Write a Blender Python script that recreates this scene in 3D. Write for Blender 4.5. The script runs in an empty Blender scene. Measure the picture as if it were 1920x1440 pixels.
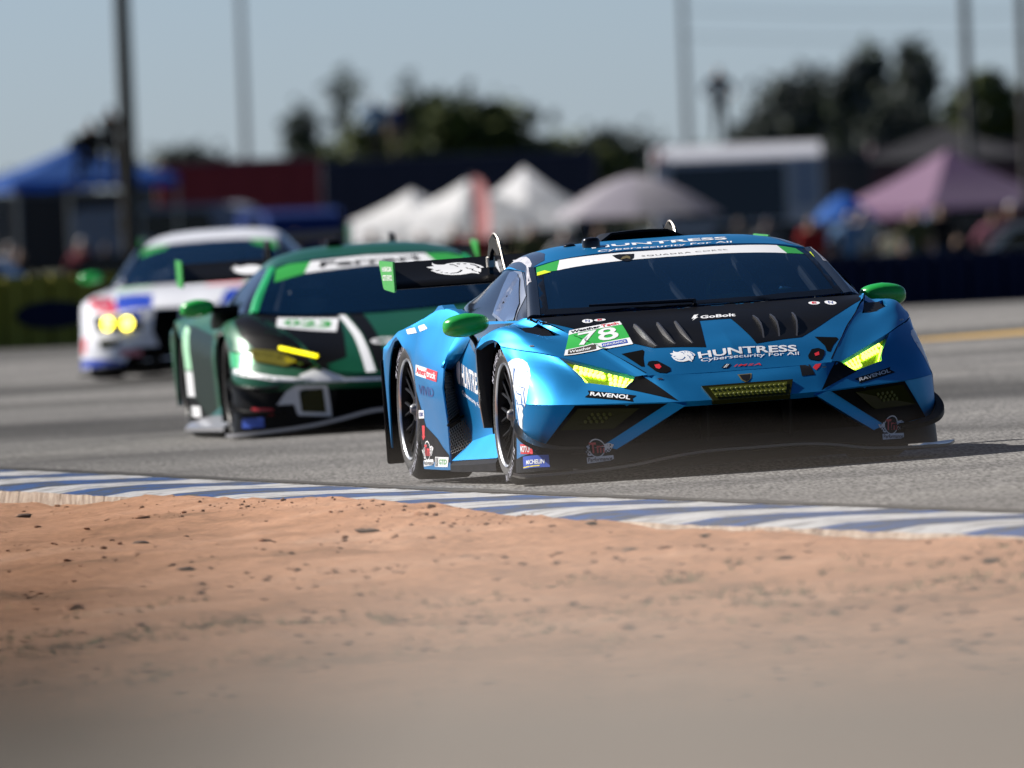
import bpy, bmesh, math, random
import numpy as np
from mathutils import Vector, Matrix
from mathutils.bvhtree import BVHTree
from mathutils.geometry import tessellate_polygon

scene = bpy.context.scene
COL = scene.collection
R = math.radians

# ------------------------------------------------------------------ camera
cam_data = bpy.data.cameras.new('camera')
cam_data.sensor_width = 36.0
cam_data.lens = 600.0
cam_data.clip_start = 0.5
cam_data.clip_end = 5000.0
cam_data.dof.use_dof = True
cam_data.dof.focus_distance = 81.6
cam_data.dof.aperture_fstop = 5.0
cam = bpy.data.objects.new('camera', cam_data)
COL.objects.link(cam)
CAM_PITCH = 354.0 / 32000.0
CAM_ROLL = R(2.3)
_fwd = Vector((0, math.cos(CAM_PITCH), -math.sin(CAM_PITCH)))
_r0 = Vector((1, 0, 0))
_u0 = _r0.cross(_fwd)
_right = _r0 * math.cos(CAM_ROLL) - _u0 * math.sin(CAM_ROLL)
_up = _r0 * math.sin(CAM_ROLL) + _u0 * math.cos(CAM_ROLL)
_m = Matrix((_right, _up, -_fwd)).transposed().to_4x4()
_m.translation = (0, 0, 1.38)
cam.matrix_world = _m
scene.camera = cam

# ------------------------------------------------------------------ sky and sun
SUN_DIR = Vector((-0.70, 0.40, 0.60)).normalized()      # from the scene towards the sun
SUN_EL = math.asin(SUN_DIR.z)
world = bpy.data.worlds.new('World')
scene.world = world
world.use_nodes = True
wn = world.node_tree.nodes
wl = world.node_tree.links
for n in list(wn):
    wn.remove(n)
sky = wn.new('ShaderNodeTexSky')
sky.sky_type = 'NISHITA'
sky.sun_disc = False
sky.sun_elevation = SUN_EL
sky.sun_rotation = math.atan2(SUN_DIR.x, SUN_DIR.y)
sky.altitude = 0.0
sky.air_density = 0.4
sky.dust_density = 0.4
sky.ozone_density = 2.7
bg = wn.new('ShaderNodeBackground')
bg.inputs['Strength'].default_value = 0.047
wo = wn.new('ShaderNodeOutputWorld')
wl.new(sky.outputs[0], bg.inputs['Color'])
wl.new(bg.outputs[0], wo.inputs['Surface'])

sun_data = bpy.data.lights.new('sun', 'SUN')
sun_data.energy = 5.0
sun_data.angle = R(0.53)
sun_data.color = (1.0, 0.95, 0.88)
sun = bpy.data.objects.new('sun', sun_data)
COL.objects.link(sun)
sun.rotation_euler = SUN_DIR.to_track_quat('Z', 'Y').to_euler()
sun.location = SUN_DIR * 60

scene.view_settings.view_transform = 'Standard'
scene.view_settings.look = 'None'
scene.view_settings.exposure = 0.90
scene.view_settings.gamma = 1.0
scene.view_settings.use_curve_mapping = False
scene.cycles.use_denoising = True
scene.cycles.max_bounces = 8
scene.cycles.sample_clamp_indirect = 6.0

# ------------------------------------------------------------------ materials
MATS = {}


def mat(name, color, rough=0.5, metal=0.0, coat=0.0, spec=0.5, emit=None, emit_s=0.0, noise=0.0, nscale=8.0, bump=0.0, bscale=60.0, coat_rough=0.05):
    """Principled material; noise varies the base colour and roughness a little, bump gives fine relief."""
    if name in MATS:
        return MATS[name]
    m = bpy.data.materials.new(name)
    m.use_nodes = True
    nt = m.node_tree
    b = nt.nodes['Principled BSDF']
    b.inputs['Base Color'].default_value = (*color, 1)
    b.inputs['Roughness'].default_value = rough
    b.inputs['Metallic'].default_value = metal
    b.inputs['Coat Weight'].default_value = coat
    b.inputs['Coat Roughness'].default_value = coat_rough
    b.inputs['Specular IOR Level'].default_value = spec
    if emit:
        b.inputs['Emission Color'].default_value = (*emit, 1)
        b.inputs['Emission Strength'].default_value = emit_s
    if noise or bump:
        tc = nt.nodes.new('ShaderNodeTexCoord')
    if noise:
        nz = nt.nodes.new('ShaderNodeTexNoise')
        nz.inputs['Scale'].default_value = nscale
        nz.inputs['Detail'].default_value = 6
        nt.links.new(tc.outputs['Object'], nz.inputs['Vector'])
        mx = nt.nodes.new('ShaderNodeMix')
        mx.data_type = 'RGBA'
        mx.inputs['A'].default_value = (*[c * (1 - noise) for c in color], 1)
        mx.inputs['B'].default_value = (*[min(1, c * (1 + noise)) for c in color], 1)
        nt.links.new(nz.outputs['Fac'], mx.inputs['Factor'])
        nt.links.new(mx.outputs['Result'], b.inputs['Base Color'])
        mr = nt.nodes.new('ShaderNodeMapRange')
        mr.inputs['To Min'].default_value = max(0.02, rough - 0.08)
        mr.inputs['To Max'].default_value = min(1, rough + 0.08)
        nt.links.new(nz.outputs['Fac'], mr.inputs['Value'])
        nt.links.new(mr.outputs['Result'], b.inputs['Roughness'])
    if bump:
        n2 = nt.nodes.new('ShaderNodeTexNoise')
        n2.inputs['Scale'].default_value = bscale
        n2.inputs['Detail'].default_value = 5
        nt.links.new(tc.outputs['Object'], n2.inputs['Vector'])
        bp = nt.nodes.new('ShaderNodeBump')
        bp.inputs['Strength'].default_value = bump
        bp.inputs['Distance'].default_value = 0.02
        nt.links.new(n2.outputs['Fac'], bp.inputs['Height'])
        nt.links.new(bp.outputs['Normal'], b.inputs['Normal'])
    MATS[name] = m
    return m


def glass_mat(name, tint, keep, rough=0.02, gloss=1.0):
    """Tinted glass: a share of the light passes straight through, the rest is a dark glossy film."""
    if name in MATS:
        return MATS[name]
    m = bpy.data.materials.new(name)
    m.use_nodes = True
    nt = m.node_tree
    b = nt.nodes['Principled BSDF']
    b.inputs['Base Color'].default_value = (*tint, 1)
    b.inputs['Roughness'].default_value = rough
    b.inputs['Specular IOR Level'].default_value = gloss
    tr = nt.nodes.new('ShaderNodeBsdfTransparent')
    tr.inputs['Color'].default_value = (0.75, 0.85, 0.95, 1)
    mx = nt.nodes.new('ShaderNodeMixShader')
    mx.inputs[0].default_value = keep
    nt.links.new(b.outputs[0], mx.inputs[1])
    nt.links.new(tr.outputs[0], mx.inputs[2])
    nt.links.new(mx.outputs[0], nt.nodes['Material Output'].inputs['Surface'])
    MATS[name] = m
    return m


def carbon_mat(name, c0, c1, scale=160.0, rough=0.3):
    if name in MATS:
        return MATS[name]
    m = mat(name, c0, rough, 0.0, 0.4)
    nt = m.node_tree
    b = nt.nodes['Principled BSDF']
    tc = nt.nodes.new('ShaderNodeTexCoord')
    w = nt.nodes.new('ShaderNodeTexWave')
    w.wave_type = 'BANDS'
    w.bands_direction = 'DIAGONAL'
    w.inputs['Scale'].default_value = scale
    w.inputs['Distortion'].default_value = 0.6
    nt.links.new(tc.outputs['Object'], w.inputs['Vector'])
    mx = nt.nodes.new('ShaderNodeMix')
    mx.data_type = 'RGBA'
    mx.inputs['A'].default_value = (*c0, 1)
    mx.inputs['B'].default_value = (*c1, 1)
    nt.links.new(w.outputs['Fac'], mx.inputs['Factor'])
    nt.links.new(mx.outputs['Result'], b.inputs['Base Color'])
    return m


# ------------------------------------------------------------------ object helpers
def tag(o, label=None, cat=None, group=None, kind=None):
    if label:
        o['label'] = label
    if cat:
        o['category'] = cat
    if group:
        o['group'] = group
    if kind:
        o['kind'] = kind
    return o


def link(name, me, parent=None):
    o = bpy.data.objects.new(name, me)
    COL.objects.link(o)
    if parent is not None:
        o.parent = parent
    return o


def empty(name, matrix):
    e = bpy.data.objects.new(name, None)
    e.empty_display_size = 0.3
    COL.objects.link(e)
    e.matrix_world = matrix
    return e


def mesh_from(name, verts, faces, material, parent=None, smooth=True, angle=35):
    me = bpy.data.meshes.new(name)
    me.from_pydata([tuple(v) for v in verts], [], [tuple(f) for f in faces])
    me.validate()
    if material:
        me.materials.append(material)
    if smooth:
        me.polygons.foreach_set('use_smooth', [True] * len(me.polygons))
        me.set_sharp_from_angle(angle=R(angle))
    me.update()
    return link(name, me, parent)


def bm_obj(name, bm, material, parent=None, smooth=True, angle=35, fix=True):
    if fix:
        bmesh.ops.recalc_face_normals(bm, faces=bm.faces)
    me = bpy.data.meshes.new(name)
    bm.to_mesh(me)
    bm.free()
    if material:
        me.materials.append(material)
    if smooth:
        me.polygons.foreach_set('use_smooth', [True] * len(me.polygons))
        me.set_sharp_from_angle(angle=R(angle))
    return link(name, me, parent)


def copy_tree(o, parent=None, matrix=None):
    c = o.copy()
    COL.objects.link(c)
    if parent is not None:
        c.parent = parent
    if matrix is not None:
        c.matrix_world = matrix
    for ch in [x for x in bpy.data.objects if x.parent == o]:
        copy_tree(ch, c)
    return c


def _tangents(P, t, sharp):
    """non-uniform three-point tangents along axis 0; sharp knots get one-sided ones (in, out)."""
    n = len(P)
    tin = np.zeros_like(P)
    tout = np.zeros_like(P)
    for i in range(n):
        a = (P[i] - P[i - 1]) / (t[i] - t[i - 1]) if i > 0 else None
        b = (P[i + 1] - P[i]) / (t[i + 1] - t[i]) if i < n - 1 else None
        if a is None:
            tin[i] = tout[i] = b
        elif b is None:
            tin[i] = tout[i] = a
        elif i in sharp:
            tin[i], tout[i] = a, b
        else:
            h0, h1 = t[i] - t[i - 1], t[i + 1] - t[i]
            v = (a * h1 + b * h0) / (h0 + h1)
            tin[i] = tout[i] = v
    return tin, tout


def spline(P, n, sharp=(), t=None):
    """Hermite spline through the rows of P (any trailing shape), n samples per span."""
    P = np.asarray(P, float)
    if t is None:
        d = np.linalg.norm(np.diff(P, axis=0).reshape(len(P) - 1, -1, P.shape[-1]), axis=-1).mean(axis=1)
        t = np.concatenate([[0], np.cumsum(np.maximum(d, 1e-5))])
    tin, tout = _tangents(P, t, set(sharp))
    out = []
    for i in range(len(P) - 1):
        h = t[i + 1] - t[i]
        for k in range(n):
            s = k / n
            out.append((2 * s**3 - 3 * s**2 + 1) * P[i] + (s**3 - 2 * s**2 + s) * h * tout[i] + (-2 * s**3 + 3 * s**2) * P[i + 1] + (s**3 - s**2) * h * tin[i + 1])
    out.append(P[-1])
    return np.array(out)


def grid_surface(P, nr=4, nc=4, sharp_r=(), sharp_c=()):
    P = np.asarray(P, float)
    A = spline(P, nr, sharp_r) if nr > 0 else P
    B = spline(np.swapaxes(A, 0, 1), nc, sharp_c)
    return np.swapaxes(B, 0, 1)


def panel(name, P, material, parent, side=0, nr=4, nc=4, sharp_r=(), sharp_c=(), holes=(), skirt=0.012, out=(0, -1.0, 0.35), angle=30, join=None):
    """A body panel: a smooth sheet through a grid of points, with folded-in edges.
    side 0: mirrored to both halves in one mesh (column 0 on the centre line or not), 1: x as given, -1: mirrored half only."""
    P = [[tuple(p) for p in r] for r in P]
    S = grid_surface(P, nr, nc, sharp_r, sharp_c)
    nR, nC = S.shape[:2]
    bm = bmesh.new()

    def one(sign):
        vs = [[bm.verts.new((sign * S[i, j, 0], S[i, j, 1], S[i, j, 2])) for j in range(nC)] for i in range(nR)]
        for i in range(nR - 1):
            for j in range(nC - 1):
                if (i // max(nr, 1), j // max(nc, 1)) in holes:
                    continue
                q = [vs[i][j], vs[i][j + 1], vs[i + 1][j + 1], vs[i + 1][j]]
                try:
                    bm.faces.new(q)
                except ValueError:
                    pass
    if side >= 0:
        one(1)
    if side <= 0:
        one(-1)
    bmesh.ops.remove_doubles(bm, verts=bm.verts, dist=1e-5)
    loose = [v for v in bm.verts if not v.link_faces]
    bmesh.ops.delete(bm, geom=loose, context='VERTS')
    bmesh.ops.recalc_face_normals(bm, faces=bm.faces)
    # orient every island outwards
    seen = set()
    bm.faces.ensure_lookup_table()
    for f in bm.faces:
        if f in seen:
            continue
        isl = [f]
        seen.add(f)
        k = 0
        while k < len(isl):
            for e in isl[k].edges:
                for g in e.link_faces:
                    if g not in seen:
                        seen.add(g)
                        isl.append(g)
            k += 1
        c = Vector(out)
        s = sum(g.normal.dot(g.calc_center_median() - Vector((0, c.y, c.z))) * g.calc_area() for g in isl)
        if s < 0:
            bmesh.ops.reverse_faces(bm, faces=isl)
    bm.normal_update()
    if skirt:
        edges = [e for e in bm.edges if e.is_boundary]
        nrm = {v: v.normal.copy() for e in edges for v in e.verts}
        new = {v: bm.verts.new(v.co - n * skirt) for v, n in nrm.items()}
        for e in edges:
            l = e.link_loops[0]
            a, b2 = l.vert, l.link_loop_next.vert
            bm.faces.new([b2, a, new[a], new[b2]])
    return bm_obj(name, bm, material, parent, angle=angle, fix=False)


def tube(bm, pts, r, seg=8, cap=True):
    """Round bar through points; r is one radius or one per point."""
    pts = [Vector(p) for p in pts]
    rs = r if isinstance(r, (list, tuple)) else [r] * len(pts)
    rings = []
    ref = None
    for i, p in enumerate(pts):
        d = (pts[min(i + 1, len(pts) - 1)] - pts[max(i - 1, 0)]).normalized()
        if ref is None:
            ref = d.orthogonal().normalized()
        a = (ref - d * ref.dot(d))
        a = a.normalized() if a.length > 1e-4 else d.orthogonal().normalized()
        ref = a
        b = d.cross(a)
        rings.append([bm.verts.new(p + (a * math.cos(k * 2 * math.pi / seg) + b * math.sin(k * 2 * math.pi / seg)) * rs[i]) for k in range(seg)])
    for i in range(len(rings) - 1):
        for k in range(seg):
            bm.faces.new([rings[i][k], rings[i][(k + 1) % seg], rings[i + 1][(k + 1) % seg], rings[i + 1][k]])
    if cap:
        bm.faces.new(rings[0][::-1])
        bm.faces.new(rings[-1])


def box(bm, c, s, rot=None):
    m = Matrix.Translation(c) @ (rot.to_4x4() if rot else Matrix.Identity(4)) @ Matrix.Diagonal((s[0], s[1], s[2], 1))
    return bmesh.ops.create_cube(bm, size=1, matrix=m)['verts']


def prism(bm, poly, a0, a1, axis='x'):
    """Extrude a 2D outline along an axis: x -> (y,z) outline, y -> (x,z), z -> (x,y)."""
    def P(q, a):
        return {'x': (a, q[0], q[1]), 'y': (q[0], a, q[1]), 'z': (q[0], q[1], a)}[axis]
    A = [bm.verts.new(P(q, a0)) for q in poly]
    B = [bm.verts.new(P(q, a1)) for q in poly]
    n = len(poly)
    bm.faces.new(A[::-1])
    bm.faces.new(B)
    for i in range(n):
        bm.faces.new([A[i], A[(i + 1) % n], B[(i + 1) % n], B[i]])


def bevel(bm, w, seg=2):
    bmesh.ops.bevel(bm, geom=[e for e in bm.edges if e.calc_face_angle(0) > 0.5], offset=w, segments=seg, affect='EDGES', profile=0.5)


def lathe(bm, prof, seg=48, axis='x', a0=0.0, a1=2 * math.pi):
    """Revolve (axial, radius) profile round an axis through the origin."""
    full = abs(a1 - a0 - 2 * math.pi) < 1e-6
    n = seg if full else seg + 1
    rings = []
    for k in range(n):
        t = a0 + (a1 - a0) * k / seg
        c, s = math.cos(t), math.sin(t)
        rings.append([bm.verts.new((a, r * c, r * s) if axis == 'x' else ((r * c, r * s, a) if axis == 'z' else (r * c, a, r * s))) for a, r in prof])
    for k in range(seg):
        A, B = rings[k], rings[(k + 1) % n]
        for i in range(len(prof) - 1):
            q = [A[i], A[i + 1], B[i + 1], B[i]]
            try:
                bm.faces.new(q)
            except ValueError:
                pass


# ------------------------------------------------------------------ decals: flat print laid on a body surface
class Skin:
    """The surfaces of one thing, in its own coordinates, onto which film and lettering are laid."""
    def __init__(self, objs):
        verts, faces = [], []
        for o in objs:
            k = len(verts)
            verts += [v.co.copy() for v in o.data.vertices]
            faces += [[k + i for i in p.vertices] for p in o.data.polygons]
        self.tree = BVHTree.FromPolygons(verts, faces)

    def lay(self, bm, origin, n, lift):
        """Move every vertex of bm (given near the surface) along n onto the skin, lifted off it a little."""
        n = Vector(n).normalized()
        dead = []
        for v in bm.verts:
            hit, nrm, _, _ = self.tree.ray_cast(v.co + n * 0.35, -n, 0.8)
            if hit is None:
                hit, nrm, _, _ = self.tree.find_nearest(v.co)
                if hit is None or (hit - v.co).length > 0.15:
                    dead.append(v)
                    continue
            v.co = hit + n * (lift * 0.42)
        if dead:
            bmesh.ops.delete(bm, geom=dead, context='VERTS')


def _grid_cut(bm, ex, ey, o, step):
    """Slice a flat bmesh by a square grid so that it can bend."""
    if not bm.verts:
        return
    xs = [(v.co - o).dot(ex) for v in bm.verts]
    ys = [(v.co - o).dot(ey) for v in bm.verts]
    for lo, hi, e in ((min(xs), max(xs), ex), (min(ys), max(ys), ey)):
        k = math.floor(lo / step) + 1
        while k * step < hi:
            g = list(bm.verts) + list(bm.edges) + list(bm.faces)
            bmesh.ops.bisect_plane(bm, geom=g, plane_co=o + e * (k * step), plane_no=e, dist=1e-6)
            k += 1


def film(name, skin, outline, n, material, parent, lift=0.0025, step=0.03, mirror=False, label=None):
    """A piece of coloured film with the given 3D outline, laid along direction n."""
    n = Vector(n).normalized()
    pts = [Vector(p) for p in outline]
    o = sum(pts, Vector()) / len(pts)
    ex = n.orthogonal().normalized()
    ey = n.cross(ex)
    bm = bmesh.new()
    flat = [p - n * (p - o).dot(n) for p in pts]
    vs = [bm.verts.new(p) for p in flat]
    for t in tessellate_polygon([flat]):
        try:
            bm.faces.new([vs[i] for i in t])
        except ValueError:
            pass
    _grid_cut(bm, ex, ey, o, step)
    skin.lay(bm, o, n, lift)
    if mirror:
        g = bmesh.ops.duplicate(bm, geom=list(bm.verts) + list(bm.edges) + list(bm.faces))
        for v in g['geom']:
            if isinstance(v, bmesh.types.BMVert):
                v.co.x *= -1
    bm.normal_update()
    nn = sum((f.normal * f.calc_area() for f in bm.faces), Vector())
    ob = bm_obj(name, bm, material, parent, fix=False, angle=60)
    if label:
        ob['label'] = label
    return ob


_FONT_CACHE = {}


def text_mesh(s, bold=0.0, spacing=1.0, shear=0.0):
    key = (s, bold, spacing, shear)
    if key not in _FONT_CACHE:
        cu = bpy.data.curves.new('lettering', 'FONT')
        cu.body = s
        cu.resolution_u = 3
        cu.offset = bold
        cu.space_character = spacing
        cu.shear = shear
        tmp = bpy.data.objects.new('lettering', cu)
        COL.objects.link(tmp)
        bpy.context.view_layer.update()
        me = bpy.data.meshes.new_from_object(tmp.evaluated_get(bpy.context.evaluated_depsgraph_get()))
        bpy.data.objects.remove(tmp)
        co = np.array([v.co[:] for v in me.vertices])
        faces = [list(p.vertices) for p in me.polygons]
        bpy.data.meshes.remove(me)
        lo, hi = co.min(0), co.max(0)
        co = (co - lo) / np.maximum(hi - lo, 1e-6)
        _FONT_CACHE[key] = (co, faces)
    return _FONT_CACHE[key]


def quad_map(c4, u, v):
    """Corners bottom-left, bottom-right, top-right, top-left."""
    a, b, c, d = [Vector(p) for p in c4]
    return a * (1 - u) * (1 - v) + b * u * (1 - v) + c * u * v + d * (1 - u) * v


def lettering(name, s, skin, c4, n, material, parent, bold=0.02, lift=0.005, spacing=1.0, shear=0.0, step=0.05, cut=True):
    """Lettering stretched into the quad c4 (bottom-left, bottom-right, top-right, top-left as read)."""
    co, faces = text_mesh(s, bold, spacing, shear)
    bm = bmesh.new()
    vs = [bm.verts.new(quad_map(c4, x, y)) for x, y, _ in co]
    for f in faces:
        try:
            bm.faces.new([vs[i] for i in f])
        except ValueError:
            pass
    a, b, _, d = [Vector(p) for p in c4]
    ex = (b - a).normalized()
    if skin is not None:
        if cut:
            _grid_cut(bm, ex, Vector(n).normalized().cross(ex), a, step)
        skin.lay(bm, a, n, lift)
    return bm_obj(name, bm, material, parent, smooth=False, fix=False)


def emblem(name, shapes, skin, c4, n, material, parent, lift=0.005, step=0.05):
    """Flat emblem made of 2D outlines in the unit square, stretched into the quad c4."""
    bm = bmesh.new()
    for poly in shapes:
        P = [quad_map(c4, x, y) for x, y in poly]
        vs = [bm.verts.new(p) for p in P]
        for t in tessellate_polygon([P]):
            try:
                bm.faces.new([vs[i] for i in t])
            except ValueError:
                pass
    a, b, _, d = [Vector(p) for p in c4]
    ex = (b - a).normalized()
    if skin is not None:
        _grid_cut(bm, ex, Vector(n).normalized().cross(ex), a, step)
        skin.lay(bm, a, n, lift)
    return bm_obj(name, bm, material, parent, smooth=False, fix=False)


def car_matrix(loc, yaw, bank, pitch=0.0):
    """x: the car's right side, y: forward, z: up."""
    y, b, p = R(yaw), R(bank), R(pitch)
    fw = Vector((math.sin(y), -math.cos(y), 0))
    lf = Vector((math.cos(y), math.sin(y), 0))
    up = Vector((0, 0, 1))
    lf2 = lf * math.cos(b) + up * math.sin(b)
    up2 = up * math.cos(b) - lf * math.sin(b)
    fw2 = fw * math.cos(p) - up2 * math.sin(p)
    up3 = up2 * math.cos(p) + fw * math.sin(p)
    m = Matrix((-lf2, fw2, up3)).transposed().to_4x4()
    m.translation = loc
    return m

# ------------------------------------------------------------------ the ground, road, kerb and sand
from mathutils import noise as mnoise
FIELD_Z = -0.9


def smooth01(t):
    t = max(0.0, min(1.0, t))
    return t * t * (3 - 2 * t)


def ground_z(x, y):
    """Track surface: banked towards the left, levelling out far away and falling to the spectator field."""
    bank = 1 - smooth01((y - 156) / 20)
    xx = max(-14, min(14, x))
    z = (-0.0098 + 0.0314 * xx) * bank
    if y > 192:
        z += FIELD_Z * smooth01((y - 192) / 40)
    return z


def fbm(x, y, s, o=4):
    return mnoise.fractal(Vector((x * s, y * s, 3.7)), 1.0, 2.0, o)


def sheet(name, xs, ys, zf, material, label=None, kind='structure'):
    verts = [(x, y, zf(x, y)) for y in ys for x in xs]
    n = len(xs)
    faces = [(j * n + i, j * n + i + 1, (j + 1) * n + i + 1, (j + 1) * n + i) for j in range(len(ys) - 1) for i in range(n - 1)]
    o = mesh_from(name, verts, faces, material, angle=80)
    tag(o, label, kind=kind)
    return o


def noise_mat(name, cols, scale, rough=0.9, stretch=(1, 1, 1), bump=0.0, bscale=40.0, fine=0.0, fscale=200.0, bdist=0.02, fstretch=(1, 1, 1)):
    """Base colour from a noise ramp over several real colours, with fine grain and relief."""
    m = bpy.data.materials.new(name)
    m.use_nodes = True
    nt = m.node_tree
    b = nt.nodes['Principled BSDF']
    b.inputs['Roughness'].default_value = rough
    b.inputs['Specular IOR Level'].default_value = 0.25
    tc = nt.nodes.new('ShaderNodeTexCoord')
    mp = nt.nodes.new('ShaderNodeMapping')
    mp.inputs['Scale'].default_value = stretch
    nt.links.new(tc.outputs['Object'], mp.inputs['Vector'])
    nz = nt.nodes.new('ShaderNodeTexNoise')
    nz.inputs['Scale'].default_value = scale
    nz.inputs['Detail'].default_value = 8
    nz.inputs['Roughness'].default_value = 0.62
    nt.links.new(mp.outputs[0], nz.inputs['Vector'])
    rp = nt.nodes.new('ShaderNodeValToRGB')
    els = rp.color_ramp.elements
    while len(els) < len(cols):
        els.new(0.5)
    for e, (p, c) in zip(els, cols):
        e.position = p
        e.color = (*c, 1)
    nt.links.new(nz.outputs['Fac'], rp.inputs[0])
    out = rp.outputs[0]
    if fine:
        n2 = nt.nodes.new('ShaderNodeTexNoise')
        n2.inputs['Scale'].default_value = fscale
        n2.inputs['Detail'].default_value = 3
        mp2 = nt.nodes.new('ShaderNodeMapping')
        mp2.inputs['Scale'].default_value = fstretch
        nt.links.new(tc.outputs['Object'], mp2.inputs['Vector'])
        nt.links.new(mp2.outputs[0], n2.inputs['Vector'])
        r2 = nt.nodes.new('ShaderNodeMapRange')
        r2.inputs['From Min'].default_value = 0.3
        r2.inputs['From Max'].default_value = 0.7
        r2.inputs['To Min'].default_value = 1 - fine
        r2.inputs['To Max'].default_value = 1 + fine
        nt.links.new(n2.outputs['Fac'], r2.inputs['Value'])
        mx = nt.nodes.new('ShaderNodeMix')
        mx.data_type = 'RGBA'
        mx.blend_type = 'MULTIPLY'
        mx.inputs['Factor'].default_value = 1
        nt.links.new(out, mx.inputs['A'])
        nt.links.new(r2.outputs['Result'], mx.inputs['B'])
        out = mx.outputs['Result']
    nt.links.new(out, b.inputs['Base Color'])
    if bump:
        n3 = nt.nodes.new('ShaderNodeTexNoise')
        n3.inputs['Scale'].default_value = bscale
        n3.inputs['Detail'].default_value = 6
        nt.links.new(tc.outputs['Object'], n3.inputs['Vector'])
        bp = nt.nodes.new('ShaderNodeBump')
        bp.inputs['Strength'].default_value = bump
        bp.inputs['Distance'].default_value = bdist
        nt.links.new(n3.outputs['Fac'], bp.inputs['Height'])
        nt.links.new(bp.outputs['Normal'], b.inputs['Normal'])
    return m


M_asphalt = noise_mat('worn_asphalt', [(0.30, (0.065, 0.063, 0.063)), (0.46, (0.120, 0.116, 0.113)), (0.57, (0.152, 0.147, 0.141)), (0.75, (0.185, 0.178, 0.168))], 0.30, 0.9, (0.6, 1.0, 1), bump=0.6, bscale=30, fine=0.62, fscale=62, bdist=0.02, fstretch=(1, .055, 1))


def rubber_bands(m, bands):
    """Broad soft bands of laid-down rubber worn into the asphalt: (slope, offset, half width, depth)."""
    nt = m.node_tree
    b = nt.nodes['Principled BSDF']
    src = b.inputs['Base Color'].links[0].from_socket
    tc = nt.nodes.new('ShaderNodeTexCoord')
    sp = nt.nodes.new('ShaderNodeSeparateXYZ')
    nt.links.new(tc.outputs['Object'], sp.inputs[0])
    nz = nt.nodes.new('ShaderNodeTexNoise')
    nz.inputs['Scale'].default_value = 0.35
    nz.inputs['Detail'].default_value = 6
    nt.links.new(tc.outputs['Object'], nz.inputs['Vector'])

    def math_(op, x, y=None):
        n = nt.nodes.new('ShaderNodeMath')
        n.operation = op
        for i, v in enumerate((x, y)):
            if v is None:
                continue
            if isinstance(v, (int, float)):
                n.inputs[i].default_value = v
            else:
                nt.links.new(v, n.inputs[i])
        return n.outputs[0]
    total = None
    for sl, off, hw, dep in bands:
        t = math_('ADD', sp.outputs['Y'], math_('MULTIPLY', sp.outputs['X'], sl))
        t = math_('DIVIDE', math_('SUBTRACT', t, off), hw)
        t = math_('ADD', math_('ABSOLUTE', t), math_('MULTIPLY', math_('SUBTRACT', nz.outputs['Fac'], 0.5), 1.4))
        mr = nt.nodes.new('ShaderNodeMapRange')
        mr.interpolation_type = 'SMOOTHSTEP'
        mr.inputs['From Min'].default_value = 0.25
        mr.inputs['From Max'].default_value = 1.0
        mr.inputs['To Min'].default_value = 1 - dep
        mr.inputs['To Max'].default_value = 1.0
        nt.links.new(t, mr.inputs['Value'])
        total = mr.outputs[0] if total is None else math_('MULTIPLY', total, mr.outputs[0])
    mx = nt.nodes.new('ShaderNodeMix')
    mx.data_type = 'RGBA'
    mx.blend_type = 'MULTIPLY'
    mx.inputs['Factor'].default_value = 1
    nt.links.new(src, mx.inputs['A'])
    nt.links.new(total, mx.inputs['B'])
    nt.links.new(mx.outputs['Result'], b.inputs['Base Color'])


rubber_bands(M_asphalt, [(2.1, 110.6, 7.5, .66), (1.0, 143.5, 7.0, .60), (1.2, 129.0, 3.0, .35), (0.4, 172.0, 9.0, .5), (2.6, 95.5, 2.0, .25), (3.0, 124.0, 2.0, .22)])
M_field = noise_mat('dry_field', [(0.35, (0.028, 0.035, 0.014)), (0.55, (0.045, 0.045, 0.02)), (0.7, (0.07, 0.06, 0.032))], 0.2, 0.95)
M_sand = noise_mat('orange_sand', [(0.28, (0.20, 0.11, 0.06)), (0.42, (0.37, 0.190, 0.105)), (0.55, (0.45, 0.240, 0.140)), (0.72, (0.50, 0.300, 0.195))], 0.9, 0.95, (1, 0.5, 1), bump=0.6, bscale=14, fine=0.22, fscale=22, bdist=0.03)
M_bank = noise_mat('grey_brown_earth', [(0.3, (0.12, 0.103, 0.086)), (0.5, (0.18, 0.158, 0.135)), (0.7, (0.225, 0.20, 0.172))], 1.5, 0.95, bump=0.5, bscale=20)
M_rubber = noise_mat('rubbered_asphalt', [(0.3, (0.035, 0.033, 0.032)), (0.6, (0.07, 0.067, 0.064)), (0.75, (0.13, 0.125, 0.12))], 1.2, 0.85, bump=0.5, bscale=55)

# large ground sheet to the horizon
xs = sorted(set([-1500, -700, -300, -120, -60, -30, -18, -14, 14, 18, 30, 60, 120, 300, 700, 1500] + list(range(-12, 13, 4))))
ys = sorted(set([-60, -20, 0, 20, 40, 60, 80, 100, 120, 140, 150, 156, 160, 164, 168, 172, 176, 180, 186, 192] + list(range(196, 240, 4)) + [260, 320, 420, 600, 900, 1400, 2200, 3000]))
sheet('ground', xs, ys, lambda x, y: ground_z(x, y) - (0.03 if y > 193 else 0.30), M_field)
# kerb: two edge lines, split into painted concrete blocks
K_FRONT = [(-7.6, 127.0), (-5.3, 113.5), (-2.99, 99.0), (-0.02, 78.9), (1.94, 66.8), (4.3, 53.0), (6.6, 40.0)]
K_BACK = [(-7.2, 117.0), (-4.95, 104.5), (-2.74, 90.8), (-0.02, 73.1), (1.81, 62.6), (4.0, 50.2), (6.2, 38.4)]


def along(line, n=60):
    P = spline([(x, y, 0) for x, y in line], n)
    d = np.concatenate([[0], np.cumsum(np.linalg.norm(np.diff(P, axis=0), axis=1))])
    return P, d / d[-1], d[-1]


KF, TF, LF = along(K_FRONT)
KB, TB, LB = along(K_BACK)


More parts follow.
